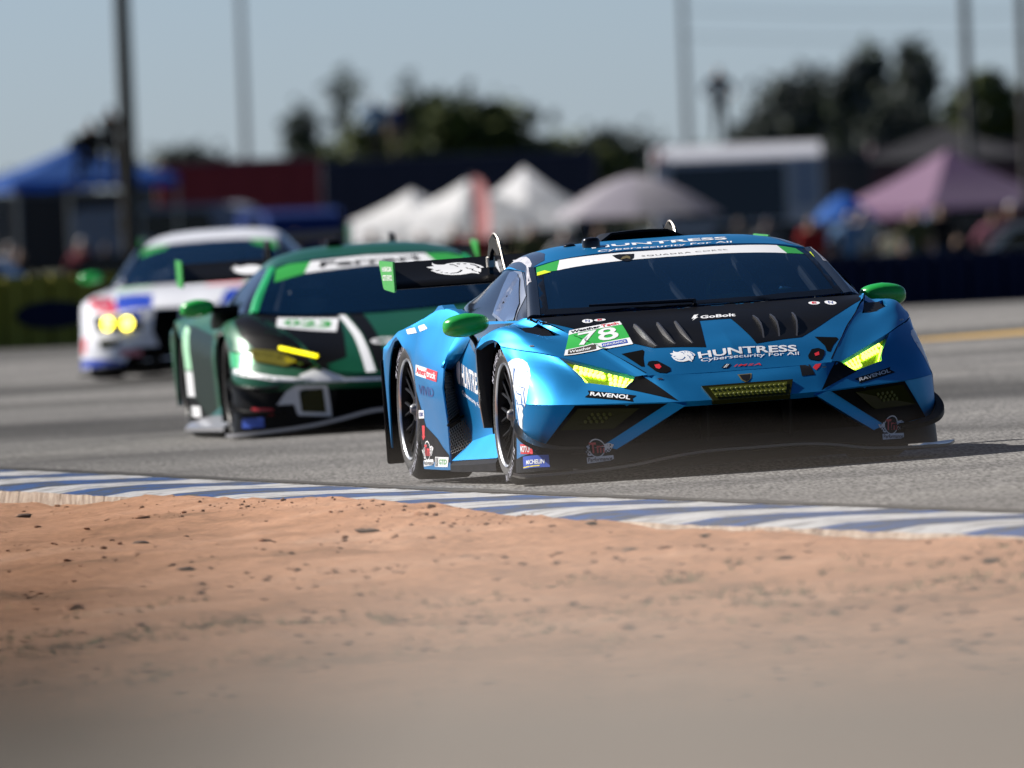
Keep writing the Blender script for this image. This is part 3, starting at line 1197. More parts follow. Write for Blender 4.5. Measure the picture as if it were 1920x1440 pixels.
def build_blue_car():
    LOC = (0.930, 82.0, 0.0194)
    car = empty('race_car', car_matrix(LOC, 10.2, 1.8))
    tag(car, 'blue and black race car number 78 with green door mirrors, leading in sharp focus', 'race car', 'race cars on the track')
    T = car
    # ---- hood
    hood = panel('hood', [
        [(0, .985, .487), (.115, .985, .487), (.30, .978, .489), (.445, .962, .494)],
        [(0, .80, .604), (.115, .792, .601), (.30, .775, .594), (.528, .755, .573)],
        [(0, .60, .674), (.105, .60, .672), (.33, .57, .663), (.608, .56, .640)],
        [(0, .41, .729), (.10, .41, .728), (.40, .39, .716), (.69, .365, .706)],
        [(0, .16, .772), (.15, .16, .772), (.45, .13, .772), (.788, .10, .776)],
        [(0, .06, .790), (.15, .055, .790), (.48, .0, .791), (.825, -.05, .790)]],
        M_blue, T, nr=10, nc=14, sharp_c=(1,), skirt=0.02)
    # vents pressed into the hood
    vent = [(.125, .765), (.345, .69), (.43, .345), (.115, .36)]
    for v in hood.data.vertices:
        x, y = abs(v.co.x), v.co.y
        if all((vent[(i + 1) % 4][0] - vent[i][0]) * (y - vent[i][1]) - (vent[(i + 1) % 4][1] - vent[i][1]) * (x - vent[i][0]) > 0 for i in range(4)):
            v.co.z -= .08
    for sx in (-1, 1):
        for k, (xa, xb) in enumerate(((.170, .19), (.250, .275), (.338, .385))):
            bm = bmesh.new()
            V = []
            for t in (0, .25, .5, .75, 1.0):
                y = .73 - k * .02 - t * (.33 - .01 * k)
                x = xa + (xb - xa) * t + .012 * math.sin(t * math.pi)
                zt = .622 + (.735 - .622) * t + .020 * math.sin(t * math.pi)
                V.append([bm.verts.new((sx * (x + .004 + (.02 if j else 0)), y, zt - j * .085)) for j in (0, 1)] + [bm.verts.new((sx * (x - .004 + (.02 if j else 0)), y, zt - j * .085)) for j in (1, 0)])
            for a, b in zip(V, V[1:]):
                for j in range(4):
                    bm.faces.new([a[j], a[(j + 1) % 4], b[(j + 1) % 4], b[j]])
            bm.faces.new(V[0])
            bm.faces.new(V[-1])
            bm_obj('hood_vane', bm, M_vane, T)
    # ---- front bumper, upper: from the hood seam down to the chin crease
    r0 = [(0, .988, .485), (.19, .988, .485), (.40, .972, .492), (.486, .939, .490), (.805, .611, .603), (.875, .48, .628), (.95, .33, .648), (1.002, .16, .668)]
    r1 = [(0, 1.082, .438), (.19, 1.082, .438), (.385, 1.055, .436), (.555, .950, .443), (.722, .796, .479), (.86, .70, .505), (.965, .56, .525), (.992, .345, .545)]
    r2 = [(0, 1.190, .360), (.19, 1.190, .360), (.345, 1.172, .362), (.58, 1.065, .372), (.805, .919, .380), (.905, .815, .386), (.992, .65, .396), (.992, .385, .40)]
    bump = panel('front_bumper', [r0, r1, r2], M_blue, T, nr=5, nc=5, sharp_c=(2, 3, 4), holes={(0, 3)}, skirt=0.03)
    # ---- lower bumper corners: strut, fog panel, outer corner
    k2 = [(.318, 1.188, .342), (.372, 1.160, .361), (.60, 1.05, .371), (.805, .917, .379), (.905, .813, .385), (.992, .648, .395), (.992, .383, .399)]
    k3 = [(.475, 1.075, .245), (.525, 1.045, .265), (.705, .935, .272), (.870, .825, .285), (.94, .745, .278), (1.0, .62, .270), (.995, .392, .27)]
    k4 = [(.640, .958, .146), (.685, .930, .168), (.80, .855, .175), (.927, .735, .190), (.965, .675, .17), (1.0, .59, .15), (1.0, .375, .13)]
    lows = [panel('lower_bumper', [k2, k3, k4], M_blue, T, side=sx, nr=5, nc=5, sharp_c=(1, 3), skirt=0.03) for sx in (1, -1)]
    # ---- black lip under the corners, down to the splitter
    lip = panel('bumper_lip', [
        [(.0, 1.10, .185), (.35, 1.06, .18), (.56, .995, .178), (.685, .932, .168), (.80, .868, .175), (.927, .748, .190), (.985, .655, .16), (1.003, .585, .15), (1.003, .37, .13)],
        [(.0, 1.13, .125), (.35, 1.09, .12), (.56, 1.01, .095), (.70, .955, .082), (.82, .885, .080), (.94, .765, .076), (.99, .665, .072), (1.006, .585, .070), (1.006, .36, .066)]],
        M_black, T, nr=3, nc=4, skirt=0.02)
    # ---- intake: dark duct, divider vanes, mesh
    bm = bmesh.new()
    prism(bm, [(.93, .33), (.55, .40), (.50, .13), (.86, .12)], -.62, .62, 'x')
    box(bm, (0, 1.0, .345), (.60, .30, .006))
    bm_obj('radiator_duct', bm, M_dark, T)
    hexmesh('intake_mesh', T, [(.58, .945, .125), (-.58, .945, .125), (-.58, .955, .335), (.58, .955, .335)], 60, 10, mat('dark_mesh_wire', (0.003, 0.003, 0.003), 0.8, spec=0.02), 0.0025)
    for sx in (-1, 1):
        bm = bmesh.new()
        prism(bm, [(1.13, .330), (.93, .34), (.93, .13), (1.09, .125)], sx * .20 - .006, sx * .20 + .006, 'x')
        bm_obj('intake_vane', bm, M_black, T)
    # ---- splitter with raised centre
    pf = [(0, 1.235, .128), (.25, 1.215, .126), (.40, 1.155, .110), (.55, 1.065, .085), (.70, .990, .072), (.85, .90, .066), (.97, .80, .062), (1.04, .73, .064), (1.075, .66, .075)]
    pbk = [(x * 0.93, .30, z - .012) for x, y, z in pf]
    top = panel('splitter', [pbk, [(x, y - .03, z + .001) for x, y, z in pf], pf, [(x, y, z - .012) for x, y, z in pf], [(x, y - .05, z - .018) for x, y, z in pf], [(x * .93, .25, z - .03) for x, y, z in pf]], M_carbon, T, nr=1, nc=5, skirt=0, sharp_r=(2, 3))
    # ---- canards
    for sx in (-1, 1):
        q = [(.985, .46, .320), (1.0, .56, .290), (.998, .66, .252), (.95, .765, .212), (.86, .85, .186), (.76, .915, .178)]
        o = [(1.012, .46, .325), (1.036, .56, .285), (1.030, .69, .238), (.975, .81, .195), (.875, .885, .172), (.765, .925, .170)]
        panel('dive_plane', [[(x * .985, y - .01, z - .015) for x, y, z in q], q, o, [(x, y, z - .022) for x, y, z in o], [(x * .985, y - .01, z - .035) for x, y, z in q]], M_black, T, side=sx, nr=1, nc=5, skirt=0)
    # ---- front fenders (top, behind the seam)
    fend = []
    for sx in (-1, 1):
        f = panel('front_fender', [
            [(.449, .955, .497), (.50, .930, .493), (.64, .785, .546), (.800, .609, .607), (.872, .475, .632), (.945, .325, .652), (1.000, .16, .672)],
            [(.600, .573, .643), (.635, .55, .643), (.74, .48, .655), (.85, .39, .672), (.905, .315, .687), (.955, .22, .695), (1.004, .10, .692)],
            [(.700, .345, .713), (.735, .33, .705), (.80, .28, .706), (.885, .21, .730), (.930, .16, .740), (.970, .09, .734), (1.008, .01, .702)],
            [(.793, .095, .781), (.80, .08, .765), (.84, .06, .745), (.90, .03, .757), (.938, 0, .760), (.975, -.04, .748), (1.010, -.10, .700)],
            [(.828, -.055, .794), (.84, -.07, .785), (.87, -.10, .765), (.915, -.14, .762), (.945, -.17, .755), (.978, -.20, .738), (1.006, -.24, .690)],
            [(.835, -.34, .77), (.85, -.36, .762), (.885, -.40, .745), (.92, -.43, .735), (.95, -.45, .725), (.985, -.47, .705), (1.012, -.485, .655)]],
            M_blue, T, side=sx, nr=5, nc=4, sharp_c=(1,), holes={(2, 1), (2, 2)}, skirt=0.022)
        fend.append(f)
        # louvre: carbon box with slats in the opening
        bm = bmesh.new()
        for k in range(5):
            y0 = .09 + k * .048
            z0 = .752 - k * .010
            box(bm, (.82 * sx, y0, z0 - .012), (.11, .028, .006), Matrix.Rotation(R(-35), 3, 'X'))
        bm_obj('fender_louvre', bm, M_carbon, T)
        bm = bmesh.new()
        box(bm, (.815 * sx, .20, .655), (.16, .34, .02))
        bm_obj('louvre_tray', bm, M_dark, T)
        # carbon end board behind the wheel
        bm = bmesh.new()
        prism(bm, [(.92, .27), (1.0, .275), (1.014, .40), (1.014, .650), (.98, .70), (.92, .70)], -.475, -.45, 'y')
        for v in bm.verts:
            v.co.x *= sx
        bevel(bm, .004, 1)
        bm_obj('carbon_end_board', bm, M_carbon, T)
        # dark inner wheel house
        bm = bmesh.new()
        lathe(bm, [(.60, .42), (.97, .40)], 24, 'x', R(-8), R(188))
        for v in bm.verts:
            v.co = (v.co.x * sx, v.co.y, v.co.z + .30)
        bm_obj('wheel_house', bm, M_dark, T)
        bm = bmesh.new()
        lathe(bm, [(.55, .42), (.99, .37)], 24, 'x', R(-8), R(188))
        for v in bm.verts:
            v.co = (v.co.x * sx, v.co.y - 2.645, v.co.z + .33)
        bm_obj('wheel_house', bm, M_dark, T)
    # ---- windscreen, pillars, roof
    wb = [(0, .045, .796), (.30, .025, .797), (.57, -.04, .799), (.742, -.125, .802)]
    wt = [(0, -.665, 1.075), (.30, -.66, 1.073), (.54, -.65, 1.053), (.662, -.635, 1.026)]
    def lerp_row(a, b, t, up=0.0):
        return [tuple(a[i][k] * (1 - t) + b[i][k] * t + (up if k == 2 else 0) for k in range(3)) for i in range(len(a))]
    ws = panel('windscreen', [wb, lerp_row(wb, wt, .33, .012), lerp_row(wb, wt, .67, .014), wt], M_glass, T, nr=4, nc=5, skirt=0.006)
    M_pillar = M_slate
    pillars = []
    for sx in (-1, 1):
        o = [(.745, -.128, .803), (.717, -.295, .887), (.690, -.465, .966), (.667, -.638, 1.030)]
        p = [(.805, -.155, .795), (.772, -.31, .882), (.738, -.48, .962), (.712, -.66, 1.014)]
        pillars.append(panel('windscreen_pillar', [o, [((a[0] * .45 + b[0] * .55) + .012, a[1] * .5 + b[1] * .5, a[2] * .5 + b[2] * .5 + .006) for a, b in zip(o, p)], p], M_pillar, T, side=sx, nr=3, nc=4, skirt=0.012))
    roof = panel('roof', [
        [(0, -.672, 1.078), (.30, -.667, 1.076), (.54, -.657, 1.057), (.667, -.642, 1.030), (.712, -.668, 1.012)],
        [(0, -.85, 1.106), (.32, -.85, 1.104), (.52, -.85, 1.089), (.650, -.85, 1.058), (.715, -.85, 1.020)],
        [(0, -1.15, 1.123), (.33, -1.15, 1.119), (.51, -1.15, 1.104), (.640, -1.15, 1.070), (.705, -1.15, 1.026)],
        [(0, -1.50, 1.116), (.32, -1.50, 1.112), (.48, -1.50, 1.094), (.60, -1.50, 1.058), (.672, -1.50, 1.006)],
        [(0, -1.90, 1.060), (.30, -1.90, 1.055), (.44, -1.90, 1.036), (.55, -1.90, 1.000), (.62, -1.90, .950)],
        [(0, -2.4, .965), (.28, -2.4, .958), (.42, -2.4, .940), (.52, -2.4, .905), (.58, -2.4, .86)],
        [(0, -3.0, .86), (.28, -3.0, .855), (.42, -3.0, .845), (.51, -3.0, .82), (.60, -3.0, .78)]],
        M_blue, T, nr=4, nc=4)
    # ---- sides of the cabin: dark frame with the window let in
    gh, windows = [], []
    for sx in (-1, 1):
        topr = [(.714, -.672, 1.010), (.717, -.85, 1.014), (.708, -1.15, 1.018), (.675, -1.5, .996), (.625, -1.9, .94), (.585, -2.4, .85)]
        botr = [(.868, -.668, .775), (.872, -.85, .772), (.872, -1.15, .778), (.858, -1.5, .80), (.80, -1.9, .84), (.72, -2.4, .80)]
        def mid(t, b=.012):
            return [tuple(topr[i][k] * (1 - t) + botr[i][k] * t + (b if k == 0 else 0) for k in range(3)) for i in range(6)]
        gh.append(panel('cabin_side', [topr, mid(.12), mid(.5, .02), mid(.9), botr], M_gloss, T, side=sx, nr=3, nc=4, skirt=0.01))
        fr_t = [(.806, -.158, .797), (.774, -.313, .880), (.740, -.483, .960), (.714, -.664, 1.010)]
        fr_b = [(.828, -.16, .785), (.848, -.313, .780), (.860, -.483, .776), (.868, -.660, .775)]
        gh.append(panel('door_frame', [fr_t, [tuple((a[k] + b[k]) / 2 + (.008 if k == 0 else 0) for k in range(3)) for a, b in zip(fr_t, fr_b)], fr_b], M_slate, T, side=sx, nr=3, nc=4, skirt=0.01))
    # ---- doors and sills
    doors = []
    for sx in (-1, 1):
        D = []
        for y, xs in ((-.10, (.832, .875, .85, .84, .85, .87)), (-.45, (.862, .895, .87, .85, .86, .89)), (-.85, (.876, .90, .88, .86, .865, .90)), (-1.20, (.876, .898, .902, .892, .882, .905)), (-1.55, (.862, .89, .917, .914, .895, .90)), (-1.95, (.81, .85, .90, .905, .89, .89))):
            zz = (.782 if y > -1.3 else (.80 if y > -1.7 else .838), .67, .56, .42, .26, .15)
            D.append([(xs[i], y, zz[i]) for i in range(6)])
        doors.append(panel('door', D, M_blue, T, side=sx, nr=4, nc=4, skirt=0.01))
        panel('side_skirt', [
            [(.89, -.40, .165), (.895, -.8, .165), (.90, -1.2, .16), (.90, -1.48, .15)],
            [(.945, -.40, .135), (.955, -.8, .128), (.962, -1.2, .122), (.968, -1.48, .12)],
            [(.965, -.40, .105), (.980, -.8, .095), (.992, -1.2, .088), (.998, -1.485, .085)],
            [(.965, -.40, .065), (.980, -.8, .060), (.992, -1.2, .055), (.998, -1.485, .055)],
            [(.85, -.40, .055), (.85, -.8, .045), (.85, -1.2, .045), (.85, -1.485, .045)]],
            M_black, T, side=sx, nr=2, nc=3, sharp_r=(1, 2, 3), skirt=0)
        panel('sill_step', [
            [(.872, -.40, .235), (.875, -.9, .235), (.878, -1.25, .225), (.885, -1.46, .205)],
            [(.93, -.40, .160), (.94, -.9, .155), (.948, -1.25, .148), (.955, -1.46, .140)],
            [(.958, -.40, .128), (.968, -.9, .118), (.98, -1.25, .112), (.992, -1.46, .108)]],
            M_blue, T, side=sx, nr=3, nc=3, skirt=0.01)
    # ---- rear fenders with arch
    rf = []
    for sx in (-1, 1):
        ys = [-1.49, -1.62, -1.85, -2.08, -2.235, -2.275, -2.34, -2.46, -2.645, -2.83, -2.95, -3.01, -3.05, -3.35]
        zb = []
        for y in ys:
            dy = y + 2.645
            if abs(dy) < .385:
                zb.append(.345 + math.sqrt(max(.385**2 - dy * dy, 0)) * .92)
            else:
                zb.append(.062 if y > -2.5 else .16)
        ridge = {-1.49: (.868, .79), -1.62: (.872, .815), -1.85: (.885, .842), -2.08: (.910, .835), -2.235: (.945, .80), -2.275: (.952, .795), -2.34: (.965, .782), -2.46: (.982, .765), -2.645: (.995, .742), -2.83: (.990, .715), -2.95: (.985, .70), -3.01: (.98, .695), -3.05: (.975, .69), -3.35: (.90, .66)}
        inner = {y: (r[0] - .12, r[1] - .02) for y, r in ridge.items()}
        rows = [[], [], [], [], [], [], []]
        for y, b in zip(ys, zb):
            rx, rz = ridge[y]
            sh = 1.0 if y > -1.6 else (1.008 if y > -2.42 else 1.022)
            if y < -3.2:
                sh = .97
            zs = .555 if y > -1.9 else (.60 if y > -2.3 else .655)
            zs = max(zs, b + .025)
            bx = sh - .01 if y < -2.2 else sh - .005
            rows[0].append((bx, y, b))
            rows[1].append((sh - .004, y, b + (zs - b) * .45))
            rows[2].append((sh - .004, y, zs - .004 if b > .5 else zs))
            rows[3].append(((sh * .6 + rx * .4), y, zs * .55 + rz * .45))
            rows[4].append((rx, y, rz))
            rows[5].append((rx - .05, y, rz - .004))
            rows[6].append((rx - .26, y, rz - .09))
        rf.append(panel('rear_fender', rows, M_blue, T, side=sx, nr=3, nc=2, sharp_c=(4, 12), skirt=0.008, out=(0, -2.2, .35)))
        # fin on the fender ridge
        bm = bmesh.new()
        prism(bm, [(-1.90, .835), (-2.00, .862), (-2.10, .858), (-2.30, .80), (-2.30, .76), (-1.90, .80)], .845, .905, 'x')
        for v in bm.verts:
            v.co.x *= sx
            if v.co.z > .82:
                v.co.x -= sx * .012
        bevel(bm, .012, 2)
        bm_obj('fender_fin', bm, M_blue, T)
        panel('shoulder_panel', [
            [(1.0, -1.492, .562), (.985, -1.492, .60), (.945, -1.492, .675), (.905, -1.492, .735), (.868, -1.492, .79)],
            [(.968, -1.55, .556), (.952, -1.48, .60), (.920, -1.40, .68), (.892, -1.36, .735), (.868, -1.33, .785)],
            [(.926, -1.68, .545), (.915, -1.48, .60), (.899, -1.30, .68), (.886, -1.20, .735), (.872, -1.12, .782)]], M_blue, T, side=sx, nr=3, nc=3, skirt=0.01, out=(0, -1.6, .4))
        # leading face of the fender: openings with honeycomb
        o_up = [(.998, -1.49, .555), (.926, -1.70, .535), (.918, -1.60, .335), (.998, -1.475, .295)]
        o_lo = [(.998, -1.470, .265), (.89, -1.56, .315), (.905, -1.34, .175), (.998, -1.46, .135)]
        hexmesh('honeycomb_grille', T, [(p[0] * sx - .006 * sx, p[1] - .008, p[2]) for p in (o_up[3], o_up[2], o_up[1], o_up[0])], 8, 16, mat('grille_wire', (0.22, 0.20, 0.18), 0.45, 0.4), .0016)
        hexmesh('honeycomb_grille', T, [(p[0] * sx - .006 * sx, p[1] - .006, p[2]) for p in (o_lo[3], o_lo[2], o_lo[1], o_lo[0])], 9, 10, mat('grille_wire', (0.22, 0.20, 0.18), 0.45, 0.4), .0016)
        bm = bmesh.new()
        A = [(.995, -1.56, .55), (.872, -1.80, .55), (.872, -1.62, .15), (.995, -1.52, .13)]
        vs = [bm.verts.new((p[0] * sx, p[1] - .02, p[2])) for p in A]
        bm.faces.new(vs)
        vs2 = [bm.verts.new((p[0] * sx, p[1] - .3, p[2])) for p in A]
        bm.faces.new(vs2)
        bm_obj('intake_duct', bm, M_dark, T)
        bm = bmesh.new()
        tube(bm, spline([(.998 * sx, -1.472, .28), (.95 * sx, -1.50, .305), (.88 * sx, -1.585, .325)], 4), [.007] * 9, 8)
        bm_obj('intake_bar', bm, M_black, T)
    # ---- tail: deck sides, rear panel, diffuser
    panel('rear_deck', [
        [(.0, -1.93, 1.0), (.45, -1.93, .95), (.66, -1.93, .86), (.80, -1.93, .82)],
        [(.0, -2.4, .93), (.45, -2.4, .88), (.66, -2.4, .80), (.80, -2.4, .77)],
        [(.0, -3.1, .83), (.45, -3.1, .81), (.70, -3.1, .74), (.84, -3.1, .66)],
        [(.0, -3.42, .78), (.45, -3.42, .77), (.72, -3.40, .72), (.90, -3.36, .64)]], M_black, T, nr=3, nc=3)
    panel('rear_bumper', [
        [(.0, -3.43, .78), (.45, -3.43, .77), (.72, -3.41, .72), (.92, -3.36, .65), (.97, -3.2, .66)],
        [(.0, -3.47, .55), (.45, -3.47, .55), (.74, -3.45, .52), (.95, -3.38, .48), (1.0, -3.15, .46)],
        [(.0, -3.44, .30), (.45, -3.44, .30), (.74, -3.42, .28), (.95, -3.34, .24), (1.0, -3.10, .20)]], M_black, T, nr=3, nc=3)
    # flaps behind the rear wheels
    for sx in (-1, 1):
        bm = bmesh.new()
        box(bm, (.985 * sx, -3.10, .34), (.09, .02, .52))
        bevel(bm, .012, 2)
        bm_obj('wheel_flap', bm, M_black, T)
    # ---- floor and inner tub that close the car
    bm = bmesh.new()
    prism(bm, [(.85, .05), (.85, .10), (.5, .30), (.40, .52), (-.05, .62), (-3.3, .55), (-3.4, .10), (-3.0, .05)], -.60, .60, 'x')
    box(bm, (0, -1.35, .30), (1.66, 1.7, .45))
    box(bm, (0, -1.35, .065), (1.80, 1.9, .03))
    bm_obj('chassis', bm, M_dark, T)
    # ---- cockpit
    bm = bmesh.new()
    cage = [[(.60, -.20, .60), (.64, -.22, .80), (.585, -.62, 1.0), (.56, -1.2, 1.055), (.55, -1.55, .60)],
            [(-.60, -.20, .60), (-.64, -.22, .80), (-.585, -.62, 1.0), (-.56, -1.2, 1.055), (-.55, -1.55, .60)],
            [(.585, -.64, 1.0), (0, -.67, 1.035), (-.585, -.64, 1.0)], [(.56, -1.2, 1.055), (-.56, -1.2, 1.055)],
            [(.56, -1.2, 1.04), (-.55, -1.55, .60)], [(-.56, -1.2, 1.04), (.55, -1.55, .60)],
            [(.10, -.66, 1.03), (-.05, -.12, .70)], [(-.30, -.66, 1.02), (-.42, -.16, .70)]]
    for c in cage:
        tube(bm, c, .022, 8)
    bm_obj('roll_cage', bm, M_cage, T)
    seat_part(T, -.36, -1.05, .80)
    driver_figure(T, -.36, -1.0, .78, M_helmet)
    bm = bmesh.new()
    prism(bm, [(.0, .62), (-.02, .755), (-.20, .775), (-.36, .72), (-.36, .62)], -.70, .70, 'x')
    bevel(bm, .02, 2)
    bm_obj('dashboard', bm, M_dark, T)
    # ---- rear wing
    wing = []
    prof = [(-2.955, .952), (-2.975, .968), (-3.05, .985), (-3.18, 1.022), (-3.33, 1.075), (-3.335, 1.070), (-3.18, 1.008), (-3.05, .962), (-2.985, .942), (-2.96, .944)]
    bm = bmesh.new()
    prism(bm, prof, -.945, .945, 'x')
    wing_o = bm_obj('rear_wing', bm, M_black, T, angle=30)
    for sx in (-1, 1):
        bm = bmesh.new()
        prism(bm, [(-2.955, 1.082), (-3.34, 1.090), (-3.36, 1.075), (-3.28, .955), (-3.25, .945), (-2.975, .930), (-2.955, .938)], sx * .947, sx * .957, 'x')
        ep = bm_obj('wing_endplate', bm, M_green, wing_o)
        for word, z0, z1 in (('HURACAN', 1.035, 1.060), ('GT3 EVO2', .990, 1.018)):
            y0, y1 = (-3.27, -3.00) if sx > 0 else (-3.00, -3.27)
            lettering('endplate_lettering', word, None, [(sx * .9585, y0, z0), (sx * .9585, y1, z0), (sx * .9585, y1, z1), (sx * .9585, y0, z1)], (sx, 0, 0), M_white, ep)['kind'] = 'stuff'
        bm = bmesh.new()
        arc = [(-3.06, 1.01), (-3.05, 1.09), (-3.00, 1.145), (-2.935, 1.170), (-2.86, 1.15), (-2.79, 1.08), (-2.72, .97), (-2.66, .84), (-2.58, .84), (-2.64, .98), (-2.72, 1.12), (-2.80, 1.205), (-2.92, 1.235), (-3.02, 1.205), (-3.09, 1.12), (-3.12, 1.02)]
        arc = [(y, z - .052) if z > 1.0 else (y, z) for y, z in arc]
        prism(bm, arc, sx * .445 - .010, sx * .445 + .010, 'x')
        bm_obj('swan_neck_mount', bm, M_gloss, wing_o)
        bm = bmesh.new()
        tube(bm, spline([(sx * .445, y + .002, z + .001) for y, z in [(-3.09, 1.068), (-3.02, 1.155), (-2.92, 1.186), (-2.80, 1.157), (-2.72, 1.07), (-2.62, .95), (-2.575, .842)]], 4), .006, 6)
        bm_obj('mount_edge', bm, M_steel, wing_o)
        bm = bmesh.new()
        box(bm, (sx * .445, -3.06, 1.045), (.04, .05, .06))
        bevel(bm, .006, 1)
        bm_obj('mount_clamp', bm, M_steel, wing_o)
    # ---- roof scoop, camera pod, aerials
    panel('roof_scoop', [
        [(.215, -1.30, 1.122), (.15, -1.32, 1.162), (.0, -1.32, 1.168), (-.13, -1.32, 1.163), (-.215, -1.30, 1.122)],
        [(.225, -1.60, 1.105), (.16, -1.60, 1.155), (.0, -1.60, 1.163), (-.16, -1.60, 1.155), (-.225, -1.60, 1.105)],
        [(.20, -2.1, 1.02), (.14, -2.1, 1.065), (.0, -2.1, 1.07), (-.14, -2.1, 1.065), (-.20, -2.1, 1.02)]], M_black, T, side=1, nr=3, nc=3, sharp_c=(1, 3), skirt=0.012)
    bm = bmesh.new()
    prism(bm, [(-.20, 1.10), (-.14, 1.155), (.14, 1.155), (.20, 1.10)], -1.36, -1.35, 'y')
    bm_obj('scoop_mouth', bm, M_dark, T)
    bm = bmesh.new()
    lathe(bm, [(0, .044), (.035, .044), (.047, .040), (.053, .030), (.055, .001)], 24, 'z')
    for v in bm.verts:
        v.co += Vector((.335, -.88, 1.096))
    bm_obj('roof_beacon', bm, M_gloss, T, angle=50)
    bm = bmesh.new()
    lathe(bm, [(0, .03), (.018, .03), (.026, .022), (.028, .001)], 20, 'z')
    for v in bm.verts:
        v.co += Vector((.41, -1.05, 1.098))
    bm_obj('roof_puck', bm, M_gloss, T, angle=50)
    for (x, y, z, h) in ((.315, -1.15, 1.10, .115), (-.125, -1.35, 1.10, .085)):
        bm = bmesh.new()
        tube(bm, [(x, y, z), (x, y, z + .03), (x + .01, y, z + h)], [.005, .0035, .0018], 6)
        bm_obj('aerial', bm, M_black, T)
    # ---- mirrors
    mirror_pod(T, (1.03, -.60, .775), (.114, .085, .058), [(1.02, -.61, .745), (.985, -.63, .70), (.955, -.66, .645), (.90, -.70, .62)], M_mirror_green, 1)
    mirror_pod(T, (-1.03, -.60, .775), (.114, .085, .058), [(-1.02, -.61, .745), (-.985, -.63, .70), (-.955, -.66, .645), (-.90, -.70, .62)], M_mirror_green, -1)
    # ---- wheels
    for sx in (-1, 1):
        w = build_wheel(T, .975 * sx, 0, .338, .338, .30, side=sx, camber=-2.0, word='MICHELIN')
        w2 = build_wheel(T, .985 * sx, -2.645, .352, .352, .31, side=sx, camber=-1.5, word='MICHELIN')
    # ---- headlights
    for sx in (-1, 1):
        hl = bpy.data.objects.new('headlight', None)
        COL.objects.link(hl)
        hl.parent = T
        q = [Vector((p[0] * sx, p[1], p[2])) for p in ((.722, .796, .479), (.555, .950, .443), (.486, .939, .490), (.805, .611, .603))]
        n = Vector((.55 * sx, .70, .45)).normalized()
        bm = bmesh.new()
        inset = sum(q, Vector()) / 4
        vs = [bm.verts.new(p - n * .035) for p in q]
        vo = [bm.verts.new(p - n * .006) for p in q]
        bm.faces.new(vs)
        for i in range(4):
            bm.faces.new([vs[i], vs[(i + 1) % 4], vo[(i + 1) % 4], vo[i]])
        bm_obj('reflector', bm, M_lampback, hl, smooth=False)

        def sub(u0, u1, v0, v1):
            return [quad_map(q, u0, v0), quad_map(q, u1, v0), quad_map(q, u1, v1), quad_map(q, u0, v1)]
        led_panel('lamp_cluster', hl, sub(.10, .52, .44, .93), n, 2, 6, .0145, M_lamp_hot, lift=-.026)
        led_panel('lamp_cluster', hl, sub(.56, .96, .15, .90), n, 3, 5, .0125, M_lamp_hot, lift=-.026)
        bm = bmesh.new()
        for k in range(10):
            p = quad_map(q, .06, .10 + .06 * k) - n * .02
            bmesh.ops.create_icosphere(bm, subdivisions=1, radius=.0045, matrix=Matrix.Translation(p))
        bm_obj('running_lights', bm, M_lamp_hot, hl)
        bm = bmesh.new()
        vs = [bm.verts.new(p - n * .002) for p in q]
        bm.faces.new(vs)
        bmesh.ops.subdivide_edges(bm, edges=bm.edges, cuts=4, use_grid_fill=True)
        bm_obj('lens', bm, glass_mat('clear_yellow_lens', (.25, .30, .02), .85, .03), hl)
    # ---- auxiliary light bar in the nose
    q = [(.187, 1.199, .352), (-.187, 1.199, .352), (-.222, 1.110, .424), (.222, 1.110, .424)]
    n = Vector((0, .63, .78))
    bm = bmesh.new()
    for s, dz in ((1.0, .004), (.86, -.001)):
        pass
    vs = [bm.verts.new(Vector(p) + n * .006) for p in q]
    vb = [bm.verts.new(Vector(p) - n * .02) for p in q]
    bm.faces.new(vs)
    for i in range(4):
        bm.faces.new([vs[i], vs[(i + 1) % 4], vb[(i + 1) % 4], vb[i]])
    lb = bm_obj('light_bar', bm, M_fog, T, smooth=False)
    qi = [tuple(quad_map(q, u, v)) for u, v in ((.06, .16), (.94, .16), (.94, .84), (.06, .84))]
    bm = bmesh.new()
    bm.faces.new([bm.verts.new(Vector(p) + n * .009) for p in qi])
    bm_obj('bar_lens', bm, M_ylens, lb, smooth=False)
    led_panel('bar_led', lb, qi, n, 2, 16, .0085, M_yled, lift=.011)
    # ---- fog lamp lenses in the black corners
    for sx in (-1, 1):
        q = [Vector((p[0] * sx, p[1], p[2])) for p in ((.862, .822, .262), (.63, .985, .255), (.52, 1.085, .345), (.785, .93, .362))]
        n = Vector((.55 * sx, .8, -.1)).normalized()
        bm = bmesh.new()
        vs = [bm.verts.new(p + n * .006) for p in q]
        vb = [bm.verts.new(p - n * .02) for p in q]
        bm.faces.new(vs)
        for i in range(4):
            bm.faces.new([vs[i], vs[(i + 1) % 4], vb[(i + 1) % 4], vb[i]])
        fl = bm_obj('fog_lamp', bm, M_fog, T, smooth=False)
        qi = [quad_map(q, u, v) for u, v in ((.28, .3), (.68, .3), (.68, .8), (.28, .8))]
        led_panel('fog_led', fl, qi, n, 3, 4, .010, M_fled, lift=.007)
    body = [hood, bump, lip, roof] + lows + fend + pillars + doors + rf
    return car, dict(hood=hood, bump=bump, low=lows, lip=lip, roof=roof, fend=fend, ws=ws, pillars=pillars, doors=doors, rf=rf, gh=gh, wing=wing_o, T=T, body=body)


BLUE, BP = build_blue_car()

